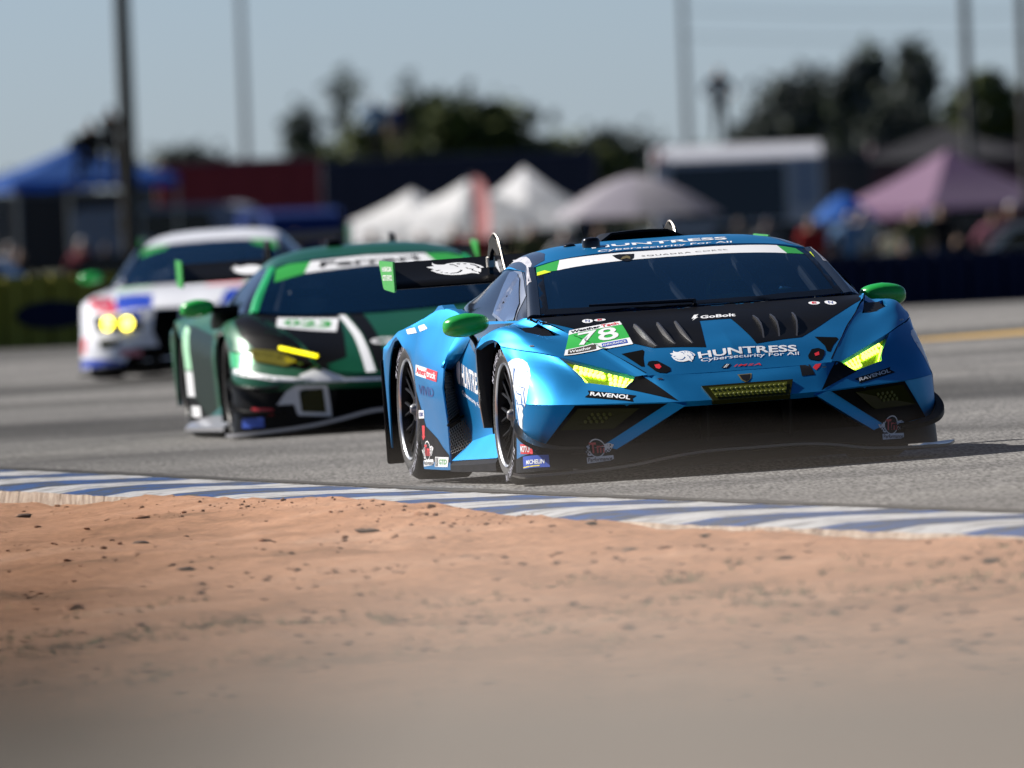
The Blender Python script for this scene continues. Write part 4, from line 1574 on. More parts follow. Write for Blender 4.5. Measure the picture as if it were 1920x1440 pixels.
# outlines of the films and lettering in the car's own metres: name: (facing, points)
PRINT = {
    'huntress': ((-0.02, 0.47, 0.88), [(0.1772, 0.8731, 0.5530), (-0.3014, 0.8612, 0.5519), (-0.3117, 0.7995, 0.5817), (0.1728, 0.8193, 0.5831)]),
    'cyber': ((-0.01, 0.49, 0.87), [(0.1789, 0.9059, 0.5333), (-0.3015, 0.9001, 0.5310), (-0.3082, 0.8632, 0.5503), (0.1675, 0.8751, 0.5523)]),
    'spartan_hood': ((0.07, 0.45, 0.89), [(0.3182, 0.8787, 0.5412), (0.1970, 0.8935, 0.5400), (0.1783, 0.7906, 0.5969), (0.2949, 0.7642, 0.5990)]),
    'imsa': ((0.00, 0.54, 0.84), [(0.0296, 0.9592, 0.5036), (-0.1041, 0.9608, 0.5018), (-0.1051, 0.9450, 0.5116), (0.0242, 0.9449, 0.5131)]),
    'stripes': ((0.01, 0.54, 0.84), [(0.0911, 0.9623, 0.5009), (0.0510, 0.9637, 0.5004), (0.0365, 0.9374, 0.5179), (0.0744, 0.9349, 0.5187)]),
    'gobolt': ((-0.02, 0.19, 0.98), [(0.0641, 0.3844, 0.7342), (-0.1077, 0.3838, 0.7338), (-0.1210, 0.3119, 0.7476), (0.0485, 0.3126, 0.7479)]),
    'bolt': ((0.02, 0.19, 0.98), [(0.1119, 0.4085, 0.7277), (0.0775, 0.4093, 0.7284), (0.0500, 0.2720, 0.7544), (0.0847, 0.2761, 0.7537)]),
    'ravL_bg': ((0.24, 0.48, 0.84), [(0.7460, 0.8976, 0.4109), (0.7208, 0.8866, 0.4248), (0.7223, 0.8575, 0.4407), (0.5222, 1.0341, 0.4030), (0.5441, 1.0455, 0.3908), (0.5455, 1.0723, 0.3752)]),
    'ravL': ((0.24, 0.47, 0.85), [(0.7211, 0.9021, 0.4162), (0.5576, 1.0505, 0.3851), (0.5456, 1.0203, 0.4047), (0.7111, 0.8770, 0.4332)]),
    'ravR_bg': ((-0.23, 0.49, 0.84), [(-0.5480, 1.0623, 0.3804), (-0.5607, 1.0342, 0.3933), (-0.5374, 1.0238, 0.4049), (-0.7535, 0.8323, 0.4462), (-0.7440, 0.8550, 0.4350), (-0.7671, 0.8698, 0.4194)]),
    'ravR': ((-0.24, 0.47, 0.85), [(-0.5571, 1.0409, 0.3904), (-0.7412, 0.8833, 0.4202), (-0.7419, 0.8523, 0.4371), (-0.5601, 1.0116, 0.4060)]),
    'plate': ((0.22, 0.31, 0.93), [(0.7773, 0.6070, 0.6085), (0.4382, 0.6056, 0.6404), (0.4268, 0.2453, 0.7502), (0.7598, 0.2296, 0.7343)]),
    'pl_top': ((0.58, 0.30, 0.76), [(0.7495, 0.2320, 0.7130), (0.4321, 0.2980, 0.7381), (0.4268, 0.2453, 0.7502), (0.7598, 0.2296, 0.7343)]),
    'pl_bot': ((0.08, 0.32, 0.94), [(0.7773, 0.6070, 0.6085), (0.4382, 0.6056, 0.6404), (0.4380, 0.5199, 0.6708), (0.7745, 0.4830, 0.6500)]),
    'pl_text': ((0.51, 0.32, 0.80), [(0.7563, 0.2501, 0.7215), (0.4434, 0.2931, 0.7389), (0.4384, 0.2487, 0.7491), (0.7567, 0.2350, 0.7341)]),
    'pl_78': ((0.17, 0.33, 0.93), [(0.7106, 0.4641, 0.6639), (0.4805, 0.5084, 0.6712), (0.4701, 0.3436, 0.7248), (0.7289, 0.2935, 0.7236)]),
    'pl_box1': ((0.09, 0.34, 0.94), [(0.7647, 0.5595, 0.6242), (0.6963, 0.5761, 0.6246), (0.6046, 0.5355, 0.6497), (0.6032, 0.4913, 0.6668), (0.7612, 0.4974, 0.6464)]),
    'pl_box1t': ((0.11, 0.35, 0.93), [(0.7553, 0.5339, 0.6341), (0.6667, 0.5401, 0.6423), (0.6652, 0.5202, 0.6501), (0.7523, 0.5134, 0.6418)]),
    'pl_box2': ((0.09, 0.34, 0.93), [(0.5855, 0.5542, 0.6444), (0.4747, 0.5764, 0.6470), (0.4535, 0.5349, 0.6640), (0.5664, 0.5033, 0.6655)]),
    'ovalN': ((0.01, 0.21, 0.98), [(0.6093, 0.2281, 0.7509), (0.5556, 0.2310, 0.7510), (0.5452, 0.1520, 0.7675), (0.5955, 0.1461, 0.7685)]),
    'ovalE': ((0.01, 0.20, 0.98), [(0.5491, 0.2124, 0.7553), (0.4926, 0.2172, 0.7549), (0.4829, 0.1639, 0.7657), (0.5389, 0.1617, 0.7657)]),
    'ovalER': ((-0.01, 0.18, 0.98), [(-0.5050, 0.1863, 0.7612), (-0.5586, 0.2029, 0.7573), (-0.5732, 0.1306, 0.7712), (-0.5214, 0.1085, 0.7749)]),
    'ovalNR': ((-0.01, 0.20, 0.98), [(-0.5856, 0.2103, 0.7554), (-0.6343, 0.2306, 0.7498), (-0.6488, 0.1541, 0.7669), (-0.5952, 0.1076, 0.7748)]),
    'pin1': ((0.41, 0.37, 0.84), [(0.9025, 0.3764, 0.6603), (0.8818, 0.4045, 0.6588), (0.8785, 0.3897, 0.6662), (0.8998, 0.3643, 0.6677)]),
    'pin2': ((0.18, 0.57, 0.80), [(0.4085, 0.9997, 0.4682), (0.3815, 1.0074, 0.4688), (0.3814, 0.9963, 0.4764), (0.4087, 0.9899, 0.4758)]),
    'pin3': ((-0.59, 0.37, 0.72), [(-0.9022, 0.3878, 0.6548), (-0.9330, 0.3394, 0.6551), (-0.9382, 0.3166, 0.6624), (-0.9071, 0.3663, 0.6621)]),
    'pin4': ((-0.18, 0.57, 0.80), [(-0.3829, 1.0109, 0.4664), (-0.4110, 1.0002, 0.4668), (-0.4109, 0.9904, 0.4744), (-0.3857, 0.9996, 0.4738)]),
    'tow1': ((0.07, 0.44, 0.90), [(0.4267, 0.8586, 0.5402), (0.4141, 0.8299, 0.5550), (0.3938, 0.8300, 0.5575), (0.3717, 0.8405, 0.5552), (0.3277, 0.9150, 0.5212), (0.3323, 0.9441, 0.5058), (0.3578, 0.9580, 0.4977), (0.3877, 0.9470, 0.5019), (0.4032, 0.9258, 0.5109)]),
    'tow1r': ((0.08, 0.44, 0.89), [(0.3948, 0.8707, 0.5379), (0.3706, 0.8713, 0.5401), (0.3669, 0.9001, 0.5260), (0.3807, 0.9158, 0.5171), (0.3941, 0.9036, 0.5220)]),
    'tow2': ((-0.08, 0.43, 0.90), [(-0.3442, 0.9001, 0.5278), (-0.3775, 0.8351, 0.5571), (-0.4135, 0.8185, 0.5604), (-0.4373, 0.8372, 0.5488), (-0.4302, 0.8765, 0.5315), (-0.4031, 0.9326, 0.5077), (-0.3837, 0.9469, 0.5020), (-0.3431, 0.9307, 0.5121)]),
    'tow2r': ((-0.09, 0.43, 0.90), [(-0.3793, 0.8794, 0.5352), (-0.4066, 0.8571, 0.5431), (-0.4016, 0.8905, 0.5276), (-0.3797, 0.9034, 0.5233)]),
    'trivL': ((0.11, 0.38, 0.92), [(0.5163, 0.6918, 0.5999), (0.4126, 0.6936, 0.6123), (0.4088, 0.7137, 0.6053), (0.4293, 0.7884, 0.5719), (0.4415, 0.8700, 0.5333), (0.4574, 0.8595, 0.5364)]),
    'trivR': ((-0.11, 0.38, 0.92), [(-0.4257, 0.6848, 0.6139), (-0.5341, 0.6776, 0.6033), (-0.5376, 0.6975, 0.5950), (-0.4955, 0.7762, 0.5683), (-0.4640, 0.8523, 0.5389), (-0.4496, 0.8447, 0.5439), (-0.4518, 0.7914, 0.5675)]),
    'emblem': ((0.00, 0.49, 0.87), [(0.0278, 1.0294, 0.4660), (-0.0413, 1.0276, 0.4669), (-0.0297, 1.0687, 0.4461), (-0.0127, 1.0889, 0.4335), (0.0051, 1.0957, 0.4289), (0.0212, 1.0790, 0.4399)]),
    'darkbox': ((-0.08, 0.77, 0.64), [(-0.2849, 0.9789, 0.4887), (-0.3335, 0.9784, 0.4891), (-0.3412, 1.0546, 0.4411), (-0.2751, 1.0707, 0.4381)]),
    'reds': ((-0.04, 0.54, 0.84), [(-0.3432, 1.0050, 0.4726), (-0.3613, 0.9808, 0.4871), (-0.3905, 0.9771, 0.4889), (-0.3767, 1.0000, 0.4741), (-0.3548, 1.0238, 0.4599)]),
    'ventL': ((0.06, 0.31, 0.95), [(0.3484, 0.6987, 0.6180), (0.1263, 0.7793, 0.6059), (0.0621, 0.4353, 0.7220), (0.3837, 0.3502, 0.7274)]),
    'ventR': ((-0.06, 0.30, 0.95), [(-0.1113, 0.7834, 0.6051), (-0.3645, 0.6777, 0.6236), (-0.4834, 0.3272, 0.7286), (-0.1519, 0.3331, 0.7423)]),
    'blkB': ((-0.23, 0.35, 0.91), [(0.3498, 0.7051, 0.6156), (-0.3647, 0.6886, 0.6198), (0.7612, 0.1434, 0.7687), (-0.7740, 0.1558, 0.7642)]),
    'tmL': ((0.51, 0.86, 0.09), [(0.7750, 0.9094, 0.0963), (0.6418, 0.9753, 0.1009), (0.6345, 0.9676, 0.2092), (0.7850, 0.8684, 0.2157)]),
    'tmR': ((-0.52, 0.85, 0.09), [(-0.6481, 0.9707, 0.1073), (-0.7760, 0.9077, 0.0995), (-0.8072, 0.8506, 0.2122), (-0.6553, 0.9567, 0.2232)]),
    'motul': ((0.90, 0.44, -0.02), [(1.0382, 0.5423, 0.1580), (0.9749, 0.6793, 0.1568), (0.9751, 0.6665, 0.2020), (1.0367, 0.5475, 0.2057)]),
    'mich': ((0.78, 0.60, 0.19), [(1.0535, 0.6132, 0.0976), (0.9167, 0.7912, 0.0914), (0.9161, 0.7734, 0.1494), (1.0460, 0.6051, 0.1543)]),
    'spartan_f': ((0.91, 0.25, 0.33), [(1.0006, 0.2691, 0.5867), (1.0053, 0.3194, 0.5361), (1.0087, 0.3656, 0.4919), (1.0121, 0.4118, 0.4476), (1.0163, 0.4467, 0.4098), (1.0220, 0.4800, 0.3690), (1.0293, 0.5159, 0.3220), (1.0366, 0.5517, 0.2749), (0.9957, 0.4038, 0.2742), (0.9961, 0.4160, 0.2902), (1.0073, 0.5511, 0.2951), (1.0031, 0.6024, 0.2760), (1.0016, 0.6088, 0.3205), (0.9982, 0.6239, 0.3426), (0.9997, 0.6148, 0.3617), (0.9966, 0.6283, 0.3759), (0.9991, 0.6012, 0.3998), (0.9966, 0.5776, 0.4186), (0.9925, 0.6463, 0.3804), (0.9871, 0.6600, 0.3992), (0.9785, 0.6484, 0.4271), (0.9681, 0.6330, 0.4613), (0.9552, 0.6170, 0.4953), (0.9424, 0.5864, 0.5292), (0.9349, 0.5398, 0.5604), (0.9351, 0.4808, 0.5889), (0.9469, 0.4280, 0.6056), (0.9644, 0.3837, 0.6115), (0.9803, 0.3447, 0.6078), (0.9907, 0.3081, 0.5973)]),
    'spf_l1': ((0.99, 0.00, 0.11), [(0.9914, 0.4398, 0.4686), (0.9936, 0.4801, 0.4498), (0.9919, 0.5757, 0.4437), (0.9932, 0.5799, 0.4358), (0.9949, 0.5020, 0.4420), (0.9924, 0.4479, 0.4527)]),
    'spf_l2': ((0.98, 0.17, 0.11), [(0.9919, 0.5757, 0.4437), (0.9944, 0.6050, 0.4154), (0.9942, 0.6383, 0.3901), (0.9906, 0.6514, 0.3835), (0.9955, 0.6330, 0.3806), (0.9977, 0.5940, 0.4092)]),
    'spf_l3': ((1.00, -0.04, 0.03), [(0.9952, 0.4674, 0.4180), (1.0051, 0.5598, 0.3777), (1.0060, 0.5303, 0.3363), (1.0073, 0.5553, 0.2919), (1.0068, 0.5269, 0.2949), (1.0029, 0.4949, 0.3358), (1.0055, 0.5440, 0.3777), (0.9936, 0.4393, 0.4145)]),
    'spf_l4': ((0.99, 0.07, 0.12), [(0.9847, 0.3908, 0.5731), (0.9842, 0.4191, 0.5604), (0.9886, 0.4037, 0.5288), (0.9911, 0.3791, 0.4906), (0.9942, 0.3835, 0.4909), (0.9896, 0.3862, 0.5288)]),
    'spf_l5': ((0.96, 0.14, 0.23), [(0.9903, 0.5016, 0.4815), (0.9869, 0.5602, 0.4735), (0.9794, 0.5899, 0.4731), (0.9785, 0.5869, 0.4778), (0.9861, 0.5577, 0.4782)]),
    'spf_l6': ((0.93, 0.25, 0.27), [(0.9787, 0.5945, 0.4714), (0.9862, 0.5988, 0.4466), (0.9925, 0.6415, 0.3995), (0.9914, 0.6495, 0.3899), (0.9886, 0.6557, 0.3993), (0.9834, 0.6103, 0.4464), (0.9762, 0.6036, 0.4713)]),
    'spf_l7': ((1.00, -0.06, 0.02), [(0.9888, 0.3356, 0.4137), (0.9907, 0.3565, 0.3820), (0.9945, 0.4125, 0.3571), (0.9926, 0.3816, 0.3599), (0.9890, 0.3295, 0.3818), (0.9876, 0.3139, 0.4071)]),
    'ban_white': ((0.00, 0.32, 0.95), [(0.5765, -0.5234, 1.0056), (0.0304, -0.5350, 1.0327), (-0.5583, -0.5230, 1.0082), (-0.5342, -0.6368, 1.0493), (0.0084, -0.6382, 1.0663), (0.5376, -0.6500, 1.0533)]),
    'ban_gl': ((0.15, 0.31, 0.94), [(0.6726, -0.5529, 0.9981), (0.5765, -0.5234, 1.0056), (0.5376, -0.6500, 1.0533), (0.6568, -0.6364, 1.0295)]),
    'ban_gr': ((-0.15, 0.31, 0.94), [(-0.5583, -0.5230, 1.0082), (-0.6450, -0.5398, 0.9989), (-0.6196, -0.6173, 1.0285), (-0.5331, -0.6318, 1.0477)]),
    'yelL': ((0.17, 0.30, 0.94), [(0.6772, -0.5189, 0.9862), (0.6062, -0.5207, 0.9997), (0.6302, -0.5646, 1.0096), (0.6682, -0.5622, 1.0018)]),
    'yelR': ((-0.17, 0.31, 0.93), [(-0.6252, -0.4940, 0.9872), (-0.6871, -0.4981, 0.9771), (-0.6825, -0.5697, 1.0019), (-0.6607, -0.5631, 1.0035)]),
    'squadra': ((-0.01, 0.31, 0.95), [(0.1506, -0.5573, 1.0406), (-0.2771, -0.5661, 1.0423), (-0.2745, -0.5826, 1.0478), (0.1485, -0.5769, 1.0470)]),
    'shield': ((0.01, 0.32, 0.95), [(0.2853, -0.6108, 1.0569), (0.2489, -0.6173, 1.0600), (0.1769, -0.6076, 1.0572), (0.1909, -0.5510, 1.0386), (0.2171, -0.5147, 1.0262), (0.2384, -0.5113, 1.0249), (0.2615, -0.5385, 1.0335), (0.2759, -0.5673, 1.0427)]),
    'bull': ((0.01, 0.31, 0.95), [(0.2595, -0.5379, 1.0334), (0.2413, -0.5755, 1.0463), (0.2179, -0.5886, 1.0508), (0.2048, -0.5731, 1.0457), (0.2103, -0.5373, 1.0339), (0.2254, -0.5531, 1.0391)]),
    'roof_h': ((-0.00, 0.13, 0.99), [(0.3469, -0.7955, 1.0952), (-0.3176, -0.7675, 1.0921), (-0.3285, -0.8617, 1.1047), (0.3385, -0.8699, 1.1050)]),
    'roof_c': ((0.03, 0.47, 0.88), [(0.3448, -0.6709, 1.0743), (-0.3194, -0.6664, 1.0745), (-0.3285, -0.7245, 1.0842), (0.3303, -0.7334, 1.0856)]),
    'roof_slate': ((0.20, 0.09, 0.98), [(0.6590, -0.6554, 1.0339), (0.6095, -0.7307, 1.0565), (0.5491, -0.8764, 1.0863), (0.4696, -1.0140, 1.1071)]),
    'win': ((0.85, 0.06, 0.53), [(0.8580, -0.2416, 0.7505), (0.7672, -0.3462, 0.8968), (0.7405, -0.5191, 0.9636), (0.7170, -0.6915, 1.0081), (0.7183, -0.7660, 1.0300), (0.7194, -0.8480, 1.0370), (0.7251, -0.9012, 1.0336), (0.7556, -0.9151, 0.9764), (0.8559, -0.7683, 0.8269), (0.8619, -0.7792, 0.8112), (0.8697, -0.3742, 0.7473)]),
    'win_in': ((0.81, 0.04, 0.59), [(0.8584, -0.2538, 0.7519), (0.7990, -0.3431, 0.8602), (0.7384, -0.6248, 0.9745), (0.7268, -0.7310, 1.0008), (0.7211, -0.8495, 1.0102), (0.7262, -0.9443, 1.0067), (0.7596, -0.8800, 0.9712), (0.8582, -0.7357, 0.8190), (0.8639, -0.4835, 0.7817)]),
    'names': ((0.43, 0.08, 0.90), [(0.7447, -0.4290, 0.9436), (0.7029, -0.6276, 1.0231), (0.6775, -0.8053, 1.0407), (0.6689, -0.9391, 1.0526), (0.6673, -1.0374, 1.0555), (0.6680, -1.2193, 1.0480), (0.6421, -1.2971, 1.0586), (0.6225, -1.2167, 1.0746), (0.6220, -1.0665, 1.0775), (0.6381, -0.8921, 1.0651), (0.6567, -0.7377, 1.0443), (0.7166, -0.4486, 0.9618)]),
    'door_slate': ((0.98, 0.03, 0.21), [(0.9242, -1.4981, 0.7087), (0.8965, -1.2917, 0.6727), (0.8983, -1.0046, 0.6368), (0.8996, -0.9728, 0.6637), (0.8944, -0.8718, 0.7120), (0.8872, -0.8730, 0.7407), (0.9187, -1.5613, 0.7327)]),
    'door_hel': ((1.00, 0.00, 0.08), [(0.9180, -1.5570, 0.4780), (0.9147, -1.4838, 0.4633), (0.9089, -1.4525, 0.6000), (0.9056, -1.5800, 0.6068)]),
    'door_h': ((1.00, 0.07, -0.04), [(0.9140, -1.4571, 0.4693), (0.8843, -1.1171, 0.4163), (0.8892, -1.0619, 0.5191), (0.9117, -1.4392, 0.5797)]),
    'door_c': ((1.00, 0.06, -0.06), [(0.9118, -1.4828, 0.4240), (0.8760, -1.0992, 0.3353), (0.8776, -1.0934, 0.3623), (0.9133, -1.4687, 0.4510)]),
    'handle': ((0.95, -0.06, 0.30), [(0.8936, -1.7068, 0.6204), (0.9046, -1.4913, 0.6192), (0.8987, -1.5304, 0.6383), (0.8742, -1.7896, 0.6507)]),
    'amer': ((0.99, 0.02, 0.11), [(1.0088, -2.2176, 0.5265), (1.0125, -1.6155, 0.4944), (1.0049, -1.6095, 0.5444), (1.0054, -2.2098, 0.5781)]),
    'vivid': ((1.00, -0.01, -0.00), [(1.0089, -2.1593, 0.4305), (1.0150, -1.7080, 0.4197), (1.0173, -1.6832, 0.4627), (1.0112, -2.1375, 0.4801)]),
    'crk': ((1.00, -0.01, -0.04), [(1.0036, -2.2392, 0.3113), (1.0045, -2.0817, 0.3138), (1.0065, -2.0680, 0.3534), (1.0058, -2.2152, 0.3526)]),
    'rblack': ((1.00, 0.03, -0.00), [(1.0161, -2.1944, 0.3150), (1.0039, -2.0578, 0.2754), (1.0049, -1.7373, 0.2137), (0.9962, -1.5023, 0.1364), (0.9967, -1.5133, 0.0825), (1.0178, -2.2816, 0.0602)]),
    'arrow': ((1.00, -0.01, -0.01), [(1.0037, -2.1581, 0.2773), (1.0039, -2.0797, 0.2778), (1.0035, -2.1091, 0.2258), (1.0037, -2.0851, 0.2260), (1.0029, -2.1557, 0.2047), (1.0028, -2.1902, 0.2252), (1.0030, -2.1690, 0.2254)]),
    'tmS': ((1.00, 0.00, -0.00), [(1.0044, -2.2588, 0.0727), (1.0034, -1.9140, 0.0796), (1.0038, -1.8744, 0.2053), (1.0047, -2.2202, 0.2029)]),
    'gtd': ((1.00, 0.04, -0.00), [(1.0032, -1.8824, 0.0759), (0.9988, -1.5454, 0.0775), (0.9966, -1.5098, 0.1256), (1.0033, -1.8502, 0.1253)]),
    'finlog1': ((0.96, 0.13, 0.23), [(0.9989, -2.4157, 0.7260), (0.9772, -2.2771, 0.7324), (0.9782, -2.3213, 0.7588), (0.9975, -2.4598, 0.7496)]),
    'finlog2': ((0.96, 0.11, 0.27), [(0.9705, -2.2218, 0.7373), (0.9541, -2.0959, 0.7519), (0.9544, -2.1766, 0.7730), (0.9698, -2.2755, 0.7635)]),
    'wing_logo': ((0.00, 0.33, 0.94), [(0.7195, -3.2014, 1.0296), (0.4699, -3.1919, 1.0262), (0.4560, -3.2890, 1.0605), (0.6950, -3.3379, 1.0778)]),
}

# ------------------------------------------------------------------ livery of the blue car
M_dblue = mat('deep_blue_line', (0.01, 0.12, 0.36), 0.4)
M_pgreen = mat('number_plate_green', (0.03, 0.40, 0.06), 0.42)
M_silver = mat('silver_print', (0.55, 0.56, 0.58), 0.35)
M_gold = mat('gold_badge', (0.55, 0.42, 0.16), 0.3, 0.8)
M_darkred = mat('muted_red_print', (0.42, 0.05, 0.05), 0.45)


def unit(pts, x0, x1, y0, y1):
    return [((x - x0) / (x1 - x0), 1 - (y - y0) / (y1 - y0)) for x, y in pts]


HELM = unit([(330, 275), (350, 330), (420, 365), (540, 375), (600, 345), (780, 325), (960, 345), (1120, 410), (1230, 490), (1275, 575), (1245, 580), (1190, 600), (1195, 650), (1175, 700), (1150, 765), (1100, 735), (1105, 835), (1040, 800), (970, 770), (880, 790), (740, 815), (560, 800), (420, 750), (310, 670), (260, 600), (215, 545), (290, 530), (240, 505), (290, 490), (210, 460), (170, 415), (250, 405), (330, 400), (300, 350)], 170, 1275, 275, 835)
HELM_LINES = [unit(p, 170, 1275, 275, 835) for p in (
    [(640, 380), (720, 390), (790, 480), (770, 490), (710, 410), (640, 400)],
    [(780, 370), (860, 380), (840, 405), (790, 395)], [(910, 385), (980, 390), (960, 412), (920, 405)],
    [(1040, 415), (1130, 460), (1210, 570), (1150, 590), (1110, 545), (1160, 560), (1110, 480), (1040, 440)],
    [(910, 530), (945, 535), (960, 575), (1050, 610), (1020, 670), (1100, 740), (1060, 730), (1000, 670), (1015, 620), (940, 580)],
    [(790, 600), (830, 630), (760, 700), (690, 735), (520, 735), (600, 715), (690, 712), (770, 650)],
    [(360, 640), (440, 645), (400, 665)], [(440, 690), (530, 690), (490, 712)], [(300, 560), (420, 555), (330, 590)])]


def circle(cx, cy, rx, ry, n=28, a0=0.0, a1=2 * math.pi):
    return [(cx + rx * math.cos(a0 + (a1 - a0) * k / n), cy + ry * math.sin(a0 + (a1 - a0) * k / n)) for k in range(n)]


def ring(cx, cy, rx, ry, w, n=28):
    segs = []
    for k in range(n):
        a, b = 2 * math.pi * k / n, 2 * math.pi * (k + 1) / n
        segs.append([(cx + rx * math.cos(a), cy + ry * math.sin(a)), (cx + rx * math.cos(b), cy + ry * math.sin(b)), (cx + (rx - w) * math.cos(b), cy + (ry - w) * math.sin(b)), (cx + (rx - w) * math.cos(a), cy + (ry - w) * math.sin(a))])
    return segs


def sub4(c4, u0, u1, v0, v1):
    return [tuple(quad_map(c4, u, v)) for u, v in ((u0, v0), (u1, v0), (u1, v1), (u0, v1))]


def winged_badge(skin, c4, n, parent, tone, red):
    e = emblem('winged_badge', [[(.0, .64), (.10, .64), (.24, .74), (.30, .30), (.20, .30)], [(.72, .76), (.86, .80), (1.0, .72), (.86, .42), (.74, .40)]] + [circle(.49, .60, .255, .39)], skin, c4, n, tone, parent, lift=.0045, step=.06)
    emblem('badge_field', [circle(.49, .60, .225, .345)], skin, c4, n, M_ink, e, lift=.0055, step=.06)
    ch = []
    for i in range(4):
        for j in range(5):
            if (i + j) % 2:
                for x0, dx in ((.09, 0), (.735, 0)):
                    x = x0 + i * .045
                    y = .36 + j * .072 + (i * .01 if x0 > .5 else 0)
                    ch.append([(x, y), (x + .042, y), (x + .042, y + .066), (x, y + .066)])
    emblem('badge_checks', ch, skin, c4, n, M_ink, e, lift=.0055, step=.2)['kind'] = 'stuff'
    lettering('badge_letters', 'Tm', skin, sub4(c4, .27, .71, .40, .84), n, red, e, bold=.03, lift=.0065, step=.2)
    emblem('badge_plate', [[(.12, .0), (.14, .24), (.98, .27), (1.0, .10), (.90, .04)]], skin, c4, n, tone, e, lift=.005, step=.06)
    lettering('badge_name', 'Performance', skin, sub4(c4, .16, .95, .05, .22), n, M_ink, e, bold=.02, lift=.006, step=.2, shear=.2)
    return e


def dress_blue_car():
    T = BLUE
    front = Skin([BP['hood'], BP['bump'], BP['lip']] + BP['low'] + BP['fend'])
    glass = Skin([BP['ws']])
    top = Skin([BP['roof']] + BP['pillars'])
    side = Skin(BP['doors'])
    cabin = Skin(BP['gh'] + BP['pillars'] + [BP['roof']])
    rear = Skin(BP['rf'])

    def P(k):
        return PRINT[k][1]

    def N(k):
        return PRINT[k][0]

    def text(k, s, skin, m, **kw):
        return lettering('lettering', s, skin, P(k), N(k), m, T, **kw)

    # black zones of the hood and nose
    hb = [(.775, .15, .77), (.36, .70, .618), (.122, .785, .602), (.112, .70, .64), (.075, .42, .725), (0, .42, .727), (0, .065, .79), (.45, .01, .79), (.82, -.04, .79)]
    film('hood_black_film', Skin([BP['hood']]), hb, (0, .1, 1), M_black, T, lift=.003, step=.0155)
    film('hood_black_film', Skin([BP['hood']]), [(-x, y, z) for x, y, z in hb], (0, .1, 1), M_black, T, lift=.003, step=.0155)
    for s in (-1, 1):
        film('nose_black_film', front, [(s * .470, .950, .500), (s * .500, .930, .490), (s * .565, .950, .440), (s * .345, 1.168, .366), (s * .425, 1.02, .455)], (s * .2, .75, .6), M_black, T, lift=.003)
        film('fog_panel_film', Skin(BP['low']), [(s * .395, 1.148, .358), (s * .60, 1.05, .366), (s * .80, .918, .375), (s * .865, .83, .285), (s * .925, .738, .195), (s * .80, .855, .178), (s * .69, .925, .172)], (s * .5, .85, .05), M_black, T, lift=.003)
        E_ = [(.447, .962), (.530, .755), (.606, .566), (.694, .356), (.790, .098), (.826, -.052)]
        film('panel_gap', front, [(s * x, y, .7) for x, y in E_] + [(s * (x + .006), y - .001, .7) for x, y in E_[::-1]], (0, .15, 1), M_dark, T, lift=.004, step=.02)
        # small triangular hood ducts and pull tabs
    film('hood_duct', front, P('trivL'), N('trivL'), M_dark, T, lift=.003)
    film('hood_duct', front, P('trivR'), N('trivR'), M_dark, T, lift=.003)
    for a, b in (('tow1', 'tow1r'), ('tow2', 'tow2r')):
        t = film('hood_pull_tab', front, P(a), N(a), M_black, T, lift=.006)
        film('red_tab_mark', front, P(b), N(b), M_red, t, lift=.009)
    for k in ('pin1', 'pin2', 'pin3', 'pin4'):
        e = emblem('panel_fastener', [circle(.5, .5, .5, .5, 16)], front, P(k), N(k), M_lip, T, lift=.006)
        emblem('fastener_slot', [[(.2, .42), (.8, .42), (.8, .58), (.2, .58)]], front, P(k), N(k), M_ink, e, lift=.009)
    film('dark_sticker', front, P('darkbox'), N('darkbox'), M_ink, T, lift=.004)
    film('red_sticker', front, P('reds'), N('reds'), M_red, T, lift=.004)
    bd = film('nose_badge', front, P('emblem'), N('emblem'), M_gold, T, lift=.006)
    c = sum((Vector(p) for p in P('emblem')), Vector()) / len(P('emblem'))
    film('badge_centre', front, [tuple(c + (Vector(p) - c) * .78) for p in P('emblem')], N('emblem'), M_ink, bd, lift=.009)
    # number panel
    q = [(.778, .605, .61), (.440, .605, .64), (.432, .255, .75), (.690, .315, .715)]
    nn = (.10, .32, .94)
    pl = film('number_panel', front, q, nn, M_pgreen, T, lift=.005, step=.02)
    film('panel_band', front, sub4(q, 0, 1, .82, 1), nn, M_white, pl, lift=.007, step=.02)
    film('panel_band', front, sub4(q, 0, 1, 0, .25), nn, M_white, pl, lift=.007, step=.02)
    lettering('panel_lettering', 'Weather', front, sub4(q, .03, .60, .85, .96), nn, M_ink, pl, lift=.010, bold=.03)
    lettering('panel_lettering', 'Tech', front, sub4(q, .62, .95, .85, .97), nn, M_red, pl, lift=.010, bold=.03)
    lettering('panel_number', '78', front, sub4(q, .18, .86, .29, .79), nn, M_white, pl, lift=.009, bold=.015)
    film('panel_box', front, sub4(q, .05, .47, .04, .22), nn, mat('brown_black_print', (.035, .028, .018), .5), pl, lift=.009)
    lettering('panel_lettering', 'Weather', front, sub4(q, .07, .40, .07, .17), nn, M_white, pl, lift=.012)
    film('panel_box', front, sub4(q, .56, .94, .07, .21), nn, M_royal, pl, lift=.009)
    lettering('panel_lettering', 'ENDURANCE', front, sub4(q, .58, .92, .10, .17), nn, M_white, pl, lift=.012)
    for a, m, ch, mc in (('ovalN', M_white, 'N', M_navy), ('ovalE', M_white, 'E', M_red), ('ovalER', M_white, 'E', M_red), ('ovalNR', M_white, 'N', M_navy)):
        e = emblem('round_sticker', [circle(.5, .5, .5, .5)], front, P(a), N(a), m, T, lift=.006)
        lettering('sticker_letter', ch, front, sub4(P(a), .3, .7, .2, .8), N(a), mc, e, lift=.009)
    # nose lettering
    text('huntress', 'HUNTRESS', front, M_white, bold=.025)
    text('cyber', 'Cybersecurity For All', front, M_white, bold=.01)
    h = emblem('helmet_emblem', [HELM], front, P('spartan_hood'), N('spartan_hood'), M_white, T)
